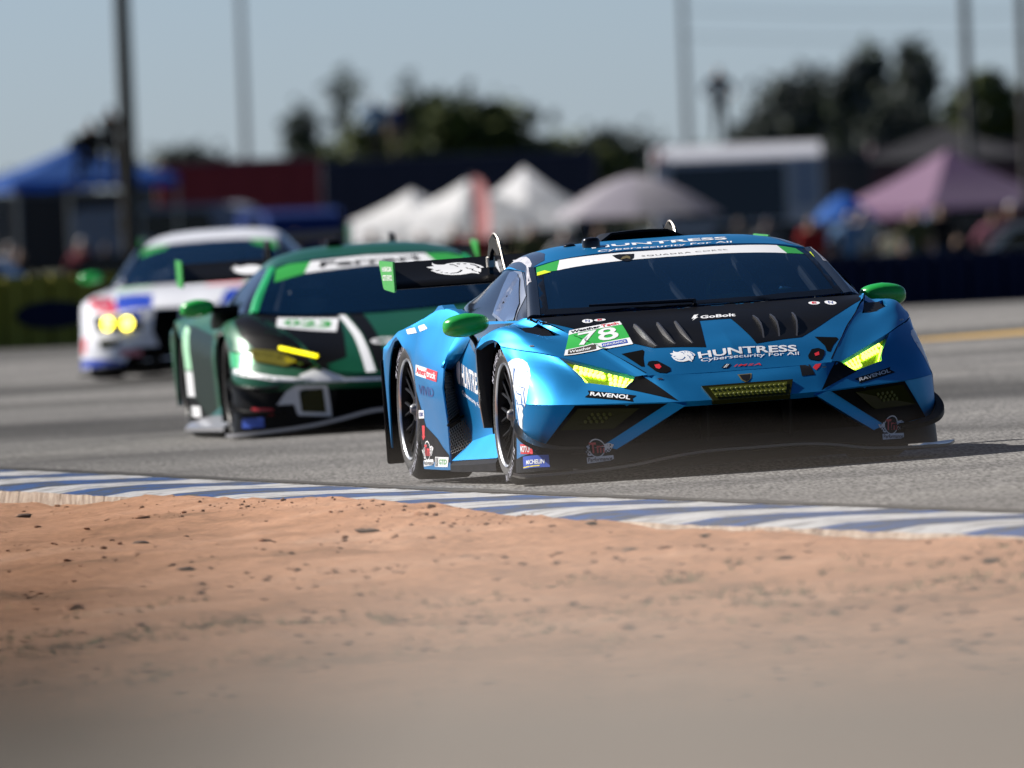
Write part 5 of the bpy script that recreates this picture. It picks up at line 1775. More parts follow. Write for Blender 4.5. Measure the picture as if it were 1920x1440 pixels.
    emblem('emblem_lines', HELM_LINES, front, P('spartan_hood'), N('spartan_hood'), M_dblue, h, lift=.007)
    text('imsa', 'IMSA', front, M_red, bold=.02, shear=.3, spacing=1.2)
    e = emblem('stripe_sticker', [[(0, 0), (.8, 0), (1, 1), (.2, 1)]], front, P('stripes'), N('stripes'), M_ink, T)
    emblem('sticker_stripe', [[(.25, .05), (.40, .05), (.6, .95), (.45, .95)], [(.5, .05), (.58, .05), (.78, .95), (.70, .95)]], front, P('stripes'), N('stripes'), M_white, e, lift=.007)
    text('gobolt', 'GoBolt', front, M_white, bold=.03)
    emblem('bolt_mark', [[(0, .25), (.35, .95), (1, 1), (.62, .62), (.95, .5), (.1, 0), (.4, .38)]], front, P('bolt'), N('bolt'), M_white, T)
    for k, m in (('ravL', M_white), ('ravR', M_silver)):
        b = film('sponsor_banner', front, P(k + '_bg'), N(k + '_bg'), M_black, T, lift=.004)
        lettering('banner_lettering', 'RAVENOL', front, P(k), N(k), m, b, bold=.025, lift=.007)
    winged_badge(front, P('tmL'), N('tmL'), T, M_silver, M_darkred)
    winged_badge(front, P('tmR'), N('tmR'), T, M_silver, M_darkred)
    b = film('sponsor_sticker', front, P('motul'), N('motul'), M_red, T, lift=.004)
    lettering('sticker_lettering', 'MOTUL', front, sub4(P('motul'), .05, .93, .18, .84), N('motul'), M_white, b, bold=.03, lift=.007)
    b = film('sponsor_sticker', front, P('mich'), N('mich'), M_royal, T, lift=.004)
    lettering('sticker_lettering', 'MICHELIN', front, sub4(P('mich'), .17, .87, .30, .66), N('mich'), M_white, b, bold=.03, shear=.15, lift=.007)
    emblem('sticker_underline', [[(.0, .06), (.70, .10), (.70, .19), (.0, .15)]], front, P('mich'), N('mich'), M_yellow, b, lift=.007)
    # big helmet emblem on the front fenders
    for s in (1, -1):
        nn = (s * .9, .43, .05)
        pts = [(s * x, y, z) for x, y, z in P('spartan_f')]
        e = film('helmet_emblem', front, pts, nn, M_white, T, lift=.003, step=.02)
        for k in range(1, 8):
            film('emblem_line', front, [(s * x, y, z) for x, y, z in P('spf_l%d' % k)], nn, M_dblue, e, lift=.0045, step=.02)
    # windscreen banner
    film('screen_banner', glass, P('ban_white'), N('ban_white'), M_white, T, lift=.003, step=.02)
    film('screen_banner_end', glass, P('ban_gl'), N('ban_gl'), M_green, T, lift=.003, step=.02)
    film('screen_banner_end', glass, P('ban_gr'), N('ban_gr'), M_green, T, lift=.003, step=.02)
    film('yellow_tab', glass, P('yelL'), N('ban_white'), M_yellowneon, T, lift=.006)
    film('yellow_tab', cabin, P('yelR'), N('ban_white'), M_yellowneon, T, lift=.008)
    text('squadra', 'SQUADRA CORSE', glass, M_ink, lift=.006, spacing=1.15, bold=0)
    film('screen_frit', glass, [(.735, -.115, .80), (.57, -.035, .80), (.30, .03, .80), (0, .05, .80), (-.30, .03, .80), (-.57, -.035, .80), (-.735, -.115, .80), (-.722, -.165, .83), (-.55, -.085, .825), (-.30, -.02, .82), (0, -.005, .82), (.30, -.02, .82), (.55, -.085, .825), (.722, -.165, .83)], (0, .4, .9), M_gloss, T, lift=.003, step=.04)
    for s in (1, -1):
        film('screen_frit', glass, [(s * .740, -.13, .805), (s * .715, -.30, .885), (s * .69, -.465, .96), (s * .672, -.57, 1.0), (s * .640, -.56, 1.0), (s * .655, -.46, .96), (s * .68, -.29, .885), (s * .70, -.15, .82)], (s * .3, .4, .9), M_gloss, T, lift=.003, step=.04)
    bm = bmesh.new()
    tube(bm, [(.02, .03, .822), (.25, .012, .826), (.52, -.045, .832)], [.010, .009, .006], 6)
    tube(bm, [(.02, .05, .80), (.02, .03, .822)], .012, 6)
    bm_obj('wiper', bm, M_gloss, T)
    s_ = film('shield_badge', glass, P('shield'), N('shield'), M_ink, T, lift=.006)
    film('shield_figure', glass, P('bull'), N('shield'), M_gold, s_, lift=.008)
    text('roof_h', 'HUNTRESS', top, M_white, bold=.025)
    text('roof_c', 'Cybersecurity For All', top, M_white, bold=.01)
    # slate side of the roof, name band, side windows
    for s in (1, -1):
        film('roof_edge_film', Skin([BP['roof']]), [(s * .665, -.65, 1.03), (s * .60, -.72, 1.06), (s * .56, -.90, 1.085), (s * .53, -1.5, 1.085), (s * .42, -2.4, .94), (s * .60, -2.4, .87), (s * .66, -1.5, 1.02), (s * .714, -.85, 1.02), (s * .712, -.68, 1.014)], (s * .5, 0, 1), M_slate, T, lift=.003)
        film('side_window', Skin(BP['gh']), [(s * x, y, z) for x, y, z in P('win')], N('win') if s > 0 else (-N('win')[0], N('win')[1], N('win')[2]), M_frame, T, lift=.006, step=.025)
        film('side_window_glass', Skin(BP['gh']), [(s * x, y, z) for x, y, z in P('win_in')], N('win') if s > 0 else (-N('win')[0], N('win')[1], N('win')[2]), M_sideglass, T, lift=.020, step=.025)
        film('name_band', cabin, [(s * x, y, z) for x, y, z in P('names')], (s * .8, .2, .6), M_nameband, T, lift=.006, step=.03)
    # doors
    for s in (1, -1):
        film('door_slate_film', side, [(s * x, y, z) for x, y, z in ((.83, -.10, .775), (.86, -.45, .77), (.87, -.85, .765), (.875, -1.20, .765), (.87, -1.45, .79), (.88, -1.35, .70), (.89, -1.05, .60), (.88, -.70, .52), (.86, -.3, .45), (.85, -.1, .45))], (s, 0, .1), M_slate, T, lift=.003, step=.05)
    e = emblem('helmet_emblem', [HELM], side, P('door_hel'), N('door_hel'), M_white, T)
    text('door_h', 'HUNTRESS', side, M_white, bold=.02)
    text('door_c', 'Cybersecurity For All', side, M_white, bold=.01)
    film('door_handle', side, P('handle'), N('handle'), M_darkred, T, lift=.004)
    # rear fender stickers
    b = film('sponsor_sticker', rear, P('amer'), N('amer'), M_white, T, lift=.003)
    film('sticker_half', rear, sub4(P('amer'), .5, 1, 0, 1), N('amer'), M_red, b, lift=.005)
    lettering('sticker_lettering', 'Ameri', rear, sub4(P('amer'), .04, .49, .2, .85), N('amer'), M_red, b, bold=.02, lift=.007)
    lettering('sticker_lettering', 'truck', rear, sub4(P('amer'), .52, .95, .2, .85), N('amer'), M_white, b, bold=.02, lift=.007)
    text('vivid', 'VIVID', rear, M_navy, bold=0)
    film('rear_black_film', rear, [(1.0, -2.24, .45)] + P('rblack')[1:4] + [(1.0, -1.49, .10), (1.0, -2.24, .10)], (1, 0, 0), M_black, T, lift=.003)
    film('rear_black_film', rear, [(-x, y, z) for x, y, z in [(1.0, -2.24, .45)] + P('rblack')[1:4] + [(1.0, -1.49, .10), (1.0, -2.24, .10)]], (-1, 0, 0), M_black, T, lift=.003)
    b = film('small_sticker', rear, P('crk'), N('crk'), M_white, T, lift=.004)
    lettering('sticker_lettering', 'CRK', rear, sub4(P('crk'), .1, .9, .25, .75), N('crk'), M_navy, b, bold=.03, lift=.007)
    film('red_arrow', rear, P('arrow'), N('arrow'), M_red, T, lift=.006)
    winged_badge(rear, P('tmS'), N('tmS'), T, M_white, M_red)
    b = film('class_sticker', rear, P('gtd'), N('gtd'), M_white, T, lift=.005)
    emblem('sticker_stripe', [[(.06, .06), (.14, .06), (.14, .94), (.06, .94)], [(.2, .06), (.27, .06), (.27, .94), (.2, .94)]], rear, P('gtd'), N('gtd'), M_ink, b, lift=.007)
    lettering('sticker_lettering', 'GTD', rear, sub4(P('gtd'), .36, .93, .25, .78), N('gtd'), M_green, b, bold=.02, lift=.008)
    for k in ('finlog1', 'finlog2'):
        film('small_sticker', rear, P(k), N(k), M_white, T, lift=.004)
    # wing lettering
    wskin = Skin([BP['wing']])
    q = [(.74, -3.07, .99), (.46, -3.07, .99), (.46, -3.29, 1.06), (.74, -3.29, 1.06)]
    e = emblem('wing_emblem', [HELM], wskin, q, (0, .25, 1), M_white, BP['wing'], lift=.003)
    emblem('emblem_lines', HELM_LINES, wskin, q, (0, .25, 1), M_ink, BP['wing'], lift=.005)
    lettering('wing_lettering', 'HUNTRESS', wskin, [(.40, -3.0, .97), (-.60, -3.0, .97), (-.60, -3.25, 1.04), (.40, -3.25, 1.04)], (0, .25, 1), M_white, BP['wing'], lift=.003)


M_yellowneon = mat('neon_yellow_tab', (.62, .75, .02), .4)
M_frame = mat('grey_blue_window_frame', (.16, .19, .26), .3, .2, .4)
M_nameband = mat('white_name_print', (.42, .42, .47), .4, noise=.9, nscale=55)
dress_blue_car()

# ------------------------------------------------------------------ the dark green race car behind it
M_fgreen = mat('dark_green_metallic', (0.003, 0.085, 0.036), 0.30, 0.2, 0.15, noise=0.06, nscale=3)
M_fbright = mat('emerald_stripe', (0.02, 0.42, 0.14), 0.3, 0.1, 0.5)
M_fdrl = mat('yellow_day_light', (0.8, 0.75, 0.0), 0.3, emit=(1.0, 0.86, 0.0), emit_s=1.3)
M_flens = mat('amber_headlight_lens', (0.16, 0.14, 0.012), 0.12, 0.2, 0.9)
M_ghost = mat('grey_carbon_lip', (0.30, 0.30, 0.32), 0.3, 0.3, 0.4)


def build_green_car():
    T = empty('race_car', car_matrix((-0.7639, 105.9, -0.0501), 6.4, 1.8))
    tag(T, 'dark green race car with white and emerald stripes, second in line behind the blue one', 'race car', 'race cars on the track')
    hood = panel('hood', [
        [(0, 1.07, .375), (.22, 1.06, .38), (.40, 1.0, .40), (.52, .93, .44)],
        [(0, .90, .47), (.22, .89, .475), (.42, .86, .49), (.56, .82, .53)],
        [(0, .55, .61), (.24, .54, .615), (.46, .52, .625), (.66, .48, .655)],
        [(0, .25, .70), (.26, .24, .702), (.50, .22, .712), (.74, .18, .735)],
        [(0, .10, .735), (.28, .08, .74), (.54, .03, .75), (.80, -.06, .775)]], M_fgreen, T, nr=5, nc=5, skirt=.02)
    bump = panel('front_bumper', [
        [(0, 1.075, .372), (.22, 1.065, .377), (.40, 1.005, .397), (.525, .935, .437), (.70, .78, .50), (.90, .60, .545), (.985, .42, .56), (1.0, .33, .57)],
        [(0, 1.10, .33), (.22, 1.09, .332), (.42, 1.03, .345), (.60, .965, .36), (.80, .85, .385), (.95, .68, .42), (1.005, .50, .44), (1.0, .38, .45)],
        [(0, 1.06, .29), (.22, 1.05, .292), (.42, 1.0, .30), (.62, .94, .305), (.83, .84, .31), (.97, .68, .33), (1.015, .50, .34), (1.0, .40, .34)]], M_fgreen, T, nr=4, nc=4, sharp_r=(1,), skirt=.02)
    lows = [panel('lower_bumper', [
        [(.42, 1.0, .298), (.62, .94, .303), (.83, .84, .308), (.97, .68, .328), (1.015, .50, .338), (1.0, .40, .338)],
        [(.44, .98, .20), (.64, .93, .19), (.86, .83, .18), (.99, .68, .18), (1.02, .50, .18), (1.005, .41, .18)],
        [(.46, .97, .10), (.66, .92, .09), (.88, .82, .075), (1.0, .68, .07), (1.03, .50, .07), (1.01, .38, .07)]], M_black, T, side=sx, nr=3, nc=4, skirt=.02) for sx in (1, -1)]
    bm = bmesh.new()
    prism(bm, [(.98, .30), (.5, .36), (.5, .08), (.93, .09)], -.45, .45, 'x')
    bm_obj('radiator_duct', bm, M_dark, T)
    pf = [(0, 1.12, .165), (.22, 1.11, .160), (.40, 1.06, .125), (.58, 1.01, .095), (.76, .95, .078), (.92, .85, .068), (1.04, .72, .062), (1.085, .60, .062)]
    panel('splitter', [[(x * .93, .30, z - .012) for x, y, z in pf], pf, [(x, y, z - .022) for x, y, z in pf], [(x * .93, .3, z - .04) for x, y, z in pf]], M_ghost, T, nr=1, nc=4, skirt=0, sharp_r=(1, 2))
    panel('splitter_riser', [[(x * .985, y - .03, z - .02) for x, y, z in pf], [(x * .96, y - .10, .045) for x, y, z in pf]], M_dark, T, nr=2, nc=4, skirt=0)
    for sx in (-1, 1):
        f = panel('front_fender', [
            [(.53, .93, .442), (.70, .775, .508), (.895, .605, .552), (.98, .43, .567), (1.0, .335, .577)],
            [(.60, .70, .585), (.73, .60, .635), (.885, .46, .655), (.965, .32, .655), (1.005, .20, .648)],
            [(.69, .38, .685), (.78, .32, .725), (.89, .22, .738), (.96, .12, .728), (1.008, .02, .690)],
            [(.79, .02, .775), (.84, .0, .778), (.90, -.05, .762), (.96, -.12, .742), (1.01, -.20, .685)],
            [(.83, -.35, .78), (.87, -.38, .765), (.92, -.42, .74), (.97, -.45, .715), (1.005, -.47, .64)]], M_fgreen, T, side=sx, nr=4, nc=4, skirt=.02)
        film('fender_black_film', Skin([f]), [(sx * x, y, z) for x, y, z in ((.545, .90, .46), (.70, .77, .515), (.86, .62, .555), (.93, .42, .65), (.935, .10, .74), (.88, -.10, .76), (.80, .0, .775), (.69, .37, .69), (.60, .69, .59))], (sx * .3, .3, .9), M_black, T, lift=.003)
        bm = bmesh.new()
        prism(bm, [(.92, .12), (1.0, .12), (1.01, .40), (1.0, .63), (.94, .70), (.90, .70)], -.44, -.41, 'y')
        for v in bm.verts:
            v.co.x *= sx
        bm_obj('fender_end_board', bm, M_black, T)
        for y0, z0, r in ((0, .30, .40), (-2.66, .33, .40)):
            bm = bmesh.new()
            lathe(bm, [(.55, r + .02), (.98, r - .01)], 20, 'x', R(-8), R(188))
            for v in bm.verts:
                v.co = (v.co.x * sx, v.co.y + y0, v.co.z + z0)
            bm_obj('wheel_house', bm, M_dark, T)
    wb = [(0, .07, .745), (.30, .045, .75), (.58, -.03, .765), (.76, -.10, .79)]
    wt = [(0, -.66, 1.095), (.30, -.655, 1.09), (.47, -.64, 1.078), (.58, -.62, 1.06)]
    mid = lambda t, up: [tuple(a[k] * (1 - t) + b[k] * t + (up if k == 2 else 0) for k in range(3)) for a, b in zip(wb, wt)]
    ws = panel('windscreen', [wb, mid(.33, .018), mid(.67, .02), wt], M_glass, T, nr=4, nc=4, skirt=.006)
    roof = panel('roof', [
        [(0, -.665, 1.098), (.30, -.66, 1.093), (.475, -.645, 1.08), (.59, -.625, 1.062), (.63, -.65, 1.04)],
        [(0, -.95, 1.155), (.28, -.95, 1.148), (.44, -.95, 1.13), (.56, -.95, 1.10), (.63, -.95, 1.05)],
        [(0, -1.4, 1.16), (.28, -1.4, 1.152), (.43, -1.4, 1.13), (.55, -1.4, 1.09), (.63, -1.4, 1.03)],
        [(0, -2.0, 1.06), (.25, -2.0, 1.05), (.40, -2.0, 1.02), (.50, -2.0, .98), (.58, -2.0, .92)],
        [(0, -2.9, .87), (.25, -2.9, .865), (.40, -2.9, .85), (.55, -2.9, .82), (.70, -2.9, .76)]], M_fgreen, T, nr=4, nc=4)
    doors, rfs = [], []
    for sx in (-1, 1):
        o = [(.763, -.10, .792), (.71, -.27, .88), (.655, -.43, .965), (.585, -.625, 1.062)]
        p = [(.815, -.14, .785), (.765, -.30, .875), (.705, -.47, .955), (.632, -.66, 1.045)]
        panel('windscreen_pillar', [o, [tuple((a[k] + b[k]) / 2 + .008 for k in range(3)) for a, b in zip(o, p)], p], M_fbright, T, side=sx, nr=2, nc=4)
        tp = [(.817, -.15, .785), (.707, -.47, .953), (.635, -.66, 1.04), (.635, -.95, 1.045), (.635, -1.4, 1.025), (.585, -2.0, .915)]
        bt = [(.835, -.15, .775), (.868, -.47, .765), (.872, -.66, .765), (.878, -.95, .768), (.872, -1.4, .785), (.80, -2.0, .82)]
        panel('side_window', [tp, [tuple((a[k] + b[k]) / 2 + (.015 if k == 0 else 0) for k in range(3)) for a, b in zip(tp, bt)], bt], M_gloss, T, side=sx, nr=3, nc=3)
        D = []
        for y, xs in ((-.12, (.835, .87, .86, .87, .90)), (-.6, (.87, .90, .87, .87, .92)), (-1.1, (.88, .91, .87, .87, .94)), (-1.7, (.86, .92, .90, .90, .96)), (-2.0, (.80, .92, .92, .92, .98))):
            D.append([(xs[i], y, z) for i, z in enumerate((.775 if y > -1.5 else .81, .66, .48, .28, .12))])
        d = panel('door', D, M_fgreen, T, side=sx, nr=3, nc=3)
        doors.append(d)
        film('door_number_panel', Skin([d]), [(sx * .9, -.75, .72), (sx * .9, -1.15, .72), (sx * .9, -1.15, .42), (sx * .9, -.75, .42)], (sx, 0, .1), M_white, T, lift=.004)
        panel('side_skirt', [[(.90, -.42, .15), (.93, -1.2, .15), (.97, -2.0, .14), (.98, -2.22, .14)], [(1.0, -.42, .085), (1.04, -1.2, .08), (1.065, -2.0, .075), (1.07, -2.22, .075)], [(1.0, -.42, .06), (1.04, -1.2, .055), (1.065, -2.0, .05), (1.07, -2.22, .05)], [(.8, -.42, .05), (.8, -1.2, .045), (.8, -2.0, .045), (.8, -2.22, .045)]], M_ghost, T, side=sx, nr=1, nc=3, skirt=0, sharp_r=(1, 2))
        ys = [-1.45, -1.8, -2.1, -2.24, -2.30, -2.42, -2.66, -2.90, -3.02, -3.08, -3.35]
        rows = [[] for _ in range(6)]
        for y in ys:
            dy = y + 2.66
            b = .35 + math.sqrt(.40**2 - dy * dy) * .93 if abs(dy) < .40 else (.10 if y > -2.5 else .2)
            g = max(0, min(1, (-1.45 - y) / .8))
            sh = .92 + .12 * g if y > -3.2 else .98
            zs = max(.58 + .09 * g, b + .03)
            rz = .80 + (.0 if y > -2.2 else -.03 - .05 * max(0, -2.6 - y))
            rows[0].append((sh - .012, y, b))
            rows[1].append((sh, y, b + (zs - b) * .5))
            rows[2].append((sh, y, zs))
            rows[3].append((sh - .03, y, zs * .45 + rz * .55))
            rows[4].append((sh - .10, y, max(rz, zs + .03)))
            rows[5].append((sh - .30, y, max(rz, zs + .03) - .01))
        rf = panel('rear_fender', rows, M_fgreen, T, side=sx, nr=3, nc=2, sharp_c=(3, 9), out=(0, -2.2, .35))
        rfs.append(rf)
        k = Skin([rf])
        film('fender_dark_film', k, [(sx * 1.0, -1.50, .66), (sx * 1.04, -2.0, .72), (sx * 1.04, -2.25, .72), (sx * 1.04, -2.25, .11), (sx * 1.0, -1.5, .11)], (sx, .2, .1), mat('near_black_green_film', (.003, .014, .009), .35, spec=.2), T, lift=.002)
        film('fender_number_strip', k, [(sx * 1.04, -2.10, .70), (sx * 1.04, -2.24, .72), (sx * 1.04, -2.25, .44), (sx * 1.04, -2.06, .44)], (sx, .2, .1), M_fpale, T, lift=.004)
        film('fender_code_strip', k, [(sx * 1.04, -2.06, .43), (sx * 1.04, -2.24, .43), (sx * 1.04, -2.24, .27), (sx * 1.04, -2.06, .27)], (sx, .2, .1), M_white, T, lift=.004)
        film('fender_black_film', k, [(sx * 1.04, -2.05, .26), (sx * 1.04, -2.24, .26), (sx * 1.04, -2.24, .11), (sx * 1.04, -1.7, .11)], (sx, .2, .1), M_black, T, lift=.004)
        film('class_sticker', k, [(sx * 1.04, -1.95, .21), (sx * 1.04, -2.18, .21), (sx * 1.04, -2.18, .14), (sx * 1.04, -1.95, .14)], (sx, .2, .1), M_white, T, lift=.007)
        # headlight: lens, dark recess, yellow day light
        hl = bpy.data.objects.new('headlight', None)
        COL.objects.link(hl)
        hl.parent = T
        q = [(.90, .62, .572), (.72, .78, .555), (.535, .925, .470), (.60, .93, .430), (.70, .83, .452), (.87, .67, .492)]
        fs = Skin([f, bump])
        film('recess', fs, [(sx * x, y, z) for x, y, z in q], (sx * .45, .8, .4), M_dark, hl, lift=.006)
        q = [(.91, .60, .585), (.76, .74, .565), (.64, .86, .49), (.70, .83, .450), (.875, .66, .490)]
        film('lens', fs, [(sx * x, y, z) for x, y, z in q], (sx * .45, .8, .4), M_flens, hl, lift=.024, step=.015)
        bm = bmesh.new()
        A = [(sx * (.725 - .20 * t), .775 + .15 * t + .015, .565 - .062 * t + .004) for t in np.linspace(0, 1, 12)]
        for p_ in A:
            bmesh.ops.create_icosphere(bm, subdivisions=2, radius=.0125, matrix=Matrix.Translation(p_))
        tube(bm, A, .007, 8)
        bm_obj('day_light', bm, M_fdrl, hl)
        # fog surround
        fk = Skin(lows + [bump])
        film('brake_duct_surround', fk, [(sx * x, y, z) for x, y, z in ((.78, .87, .22), (.72, .90, .30), (.66, .93, .335), (.47, .98, .325), (.46, .98, .13), (.66, .92, .15), (.68, .92, .22))], (sx * .35, .93, 0), M_silver, T, lift=.006)
        film('brake_duct_mouth', fk, [(sx * x, y, z) for x, y, z in ((.645, .93, .305), (.495, .97, .305), (.49, .97, .155), (.635, .93, .17))], (sx * .35, .93, 0), M_fog, T, lift=.012)
        for j, (dz, dx) in enumerate(((.10, .0), (-.05, .02))):
            q_ = [(.99, .45, .30 + dz), (1.015, .60, .275 + dz), (.97, .74, .255 + dz), (.86, .86, .24 + dz), (.76, .91, .24 + dz)]
            o_ = [(1.03, .45, .305 + dz), (1.055, .61, .27 + dz), (1.0, .77, .245 + dz), (.875, .89, .23 + dz), (.77, .93, .23 + dz)]
            panel('dive_plane', [q_, o_, [(x, y, z - .015) for x, y, z in o_], [(x, y, z - .02) for x, y, z in q_]], M_black, T, side=sx, nr=1, nc=4, skirt=0)
        mirror_pod(T, (sx * 1.115, -.36, .838), (.108, .085, .058), [(sx * 1.03, -.38, .82), (sx * .95, -.42, .78), (sx * .87, -.45, .74)], M_mirror_green, sx)
        bm = bmesh.new()
        prism(bm, [(-.30, .845), (-.30, .80), (-.52, .70), (-.58, .74)], sx * .86, sx * 1.02, 'x')
        bevel(bm, .01, 1)
        bm_obj('mirror_arm', bm, M_black, T)
        for y0, r in ((0, .338), (-2.66, .352)):
            build_wheel(T, sx * (.985 if y0 == 0 else 1.0), y0, r, r, .30, side=sx, accent=M_rim)
    panel('rear_deck', [[(.0, -2.0, 1.0), (.5, -2.0, .90), (.85, -2.0, .80)], [(.0, -3.3, .78), (.5, -3.3, .77), (.88, -3.3, .70)]], M_black, T, nr=2, nc=3)
    panel('rear_bumper', [[(.0, -3.4, .78), (.5, -3.4, .77), (.92, -3.35, .70), (.98, -3.2, .68)], [(.0, -3.45, .3), (.5, -3.45, .3), (.95, -3.38, .25), (1.0, -3.1, .22)]], M_black, T, nr=2, nc=3)
    bm = bmesh.new()
    prism(bm, [(.85, .05), (.8, .28), (.35, .45), (-.05, .60), (-3.3, .55), (-3.4, .10)], -.58, .58, 'x')
    box(bm, (0, -1.3, .30), (1.66, 1.75, .5))
    bm_obj('chassis', bm, M_dark, T)
    bm = bmesh.new()
    for c in ([(.60, -.2, .6), (.64, -.2, .78), (.52, -.66, 1.03), (.5, -1.4, 1.06)], [(-.60, -.2, .6), (-.64, -.2, .78), (-.52, -.66, 1.03), (-.5, -1.4, 1.06)], [(.52, -.66, 1.03), (-.52, -.66, 1.03)], [(.5, -1.4, 1.06), (-.5, -1.5, .6)], [(-.5, -1.4, 1.06), (.5, -1.5, .6)]):
        tube(bm, c, .022, 8)
    bm_obj('roll_cage', bm, M_cage, T)
    seat_part(T, .36, -1.0, .80)
    driver_figure(T, .36, -.95, .80, M_white)
    # livery
    hs = Skin([hood])
    fr = Skin([hood, bump] + lows)
    film('hood_black_film', hs, [(.50, 1.0, .42), (.55, .83, .53), (.64, .5, .65), (.74, .17, .73), (.80, -.05, .775), (.28, .08, .74), (.30, .5, .62), (.33, .86, .48)], (0, .3, 1), M_black, T, lift=.003)
    film('hood_green_field', hs, [(.46, .93, .45), (.30, .86, .48), (.24, 1.05, .38), (.40, 1.0, .40)], (0, .4, .9), M_fgreen, T, lift=.005)
    film('hood_white_stripe', hs, [(.285, .10, .74), (.245, .10, .74), (.195, .55, .61), (.175, 1.05, .38), (.235, 1.05, .38), (.245, .60, .60)], (0, .3, 1), M_white, T, lift=.005)
    film('hood_black_stripe', hs, [(.23, .10, .74), (.13, .10, .74), (.10, .55, .61), (.09, 1.05, .38), (.165, 1.05, .38), (.185, .55, .61)], (0, .3, 1), M_black, T, lift=.005)
    film('nose_yellow_badge', hs, [(.055, 1.02, .40), (-.055, 1.02, .40), (-.055, .90, .47), (.055, .90, .47)], (0, .5, .9), mat('dull_yellow_badge', (.35, .26, .02), .4), T, lift=.007)
    lettering('hood_lettering', 'GMF', hs, [(.16, .72, .54), (-.3, .72, .54), (-.3, .62, .58), (.16, .62, .58)], (0, .4, 1), M_white, T)
    for sx in (-1, 1):
        film('white_cheek', fr, [(sx * .52, .95, .44), (sx * .36, 1.05, .36), (sx * .62, .97, .355), (sx * .64, .93, .40)], (sx * .3, .9, .3), M_white, T, lift=.004)
        film('white_nose_stripe', fr, [(sx * .10, 1.095, .350), (sx * .42, 1.03, .362), (sx * .62, .97, .378), (sx * .80, .86, .405), (sx * .96, .67, .445), (sx * .99, .5, .46), (sx * .99, .5, .425), (sx * .96, .68, .408), (sx * .80, .86, .372), (sx * .60, .97, .348), (sx * .42, 1.03, .338), (sx * .10, 1.1, .328)], (sx * .4, .9, .1), M_white, T, lift=.004)
        film('emerald_cheek', Skin([bump]), [(sx * .98, .44, .555), (sx * .905, .59, .54), (sx * .86, .66, .49), (sx * .90, .66, .455), (sx * .99, .50, .465), (sx * 1.0, .37, .47), (sx * 1.0, .345, .56)], (sx * .8, .6, .1), M_fbright, T, lift=.004)
    film('number_panel', hs, [(.70, .36, .69), (.34, .46, .64), (.29, .17, .71), (.66, .07, .75)], (0, .2, 1), M_white, T, lift=.006)
    lettering('panel_number', '023', hs, [(.655, .31, .70), (.37, .39, .66), (.335, .23, .71), (.62, .15, .745)], (0, .2, 1), M_green, T, lift=.010, bold=.03)
    wk = Skin([ws])
    film('screen_banner', wk, [(.42, -.47, .99), (.0, -.50, 1.02), (-.42, -.47, .99), (-.36, -.62, 1.09), (0, -.645, 1.095), (.36, -.62, 1.09)], (0, .5, .8), M_white, T, lift=.004)
    for sx in (-1, 1):
        film('screen_banner_end', wk, [(sx * .42, -.47, .99), (sx * .62, -.40, .95), (sx * .585, -.58, 1.05), (sx * .50, -.625, 1.07), (sx * .36, -.62, 1.09)], (0, .5, .8), M_green, T, lift=.004)
    lettering('banner_lettering', 'Ferrari', wk, [(.32, -.53, 1.01), (-.32, -.53, 1.01), (-.30, -.60, 1.08), (.30, -.60, 1.08)], (0, .5, .8), M_ink, T, bold=.03, lift=.008)
    bk = Skin(lows + [bump])
    film('blue_sticker', bk, [(.985, .70, .15), (.865, .83, .15), (.865, .83, .09), (.985, .70, .09)], (.75, .65, 0), M_royal, T, lift=.006)
    film('red_sticker', bk, [(.93, .77, .215), (.80, .86, .20), (.80, .86, .16), (.93, .77, .17)], (.6, .75, 0), M_red, T, lift=.006)
    # wing and roof fittings
    bm = bmesh.new()
    prism(bm, [(-2.95, .99), (-2.98, 1.005), (-3.12, 1.04), (-3.30, 1.10), (-3.305, 1.09), (-3.12, 1.015), (-2.98, .98)], -.945, .945, 'x')
    w = bm_obj('rear_wing', bm, M_black, T, angle=30)
    for sx in (-1, 1):
        bm = bmesh.new()
        prism(bm, [(-2.93, 1.12), (-3.33, 1.13), (-3.30, .96), (-2.95, .95)], sx * .947, sx * .957, 'x')
        bm_obj('wing_endplate', bm, M_green, w)
        bm = bmesh.new()
        prism(bm, [(-3.06, 1.03), (-2.98, 1.17), (-2.86, 1.16), (-2.72, .98), (-2.62, .80), (-2.56, .80), (-2.66, 1.02), (-2.80, 1.20), (-3.0, 1.215), (-3.12, 1.05)], sx * .40 - .01, sx * .40 + .01, 'x')
        bm_obj('swan_neck_mount', bm, M_black, w)
    emblem('wing_emblem', [HELM], Skin([w]), [(.62, -2.99, 1.0), (.40, -2.99, 1.0), (.40, -3.22, 1.07), (.62, -3.22, 1.07)], (0, .3, 1), M_white, w, lift=.003)
    for x, y, z, h in ((.12, -1.2, 1.15, .10), (.06, -1.5, 1.15, .24)):
        bm = bmesh.new()
        tube(bm, [(x, y, z), (x, y, z + h)], [.006, .003], 6)
        bm_obj('aerial', bm, M_black, T)
    bm = bmesh.new()
    box(bm, (.16, -1.1, 1.175), (.09, .12, .05))
    bevel(bm, .015, 2)
    bm_obj('roof_pod', bm, M_black, T)
    return T


M_fpale = mat('pale_green_number_strip', (.35, .66, .42), .45)
build_green_car()

# ------------------------------------------------------------------ the white race car at the back
M_bwhite = mat('white_race_paint', (0.74, 0.75, 0.79), 0.3, 0, 0.5, noise=0.03)
M_blamp = mat('yellow_round_lamp', (.9, .85, .05), .3, emit=(1.0, .80, .07), emit_s=5.0)
M_bblue = mat('cobalt_paint', (.012, .05, .42), .3, 0, .5)
M_bred = mat('crimson_paint', (.52, .015, .05), .3, 0, .5)


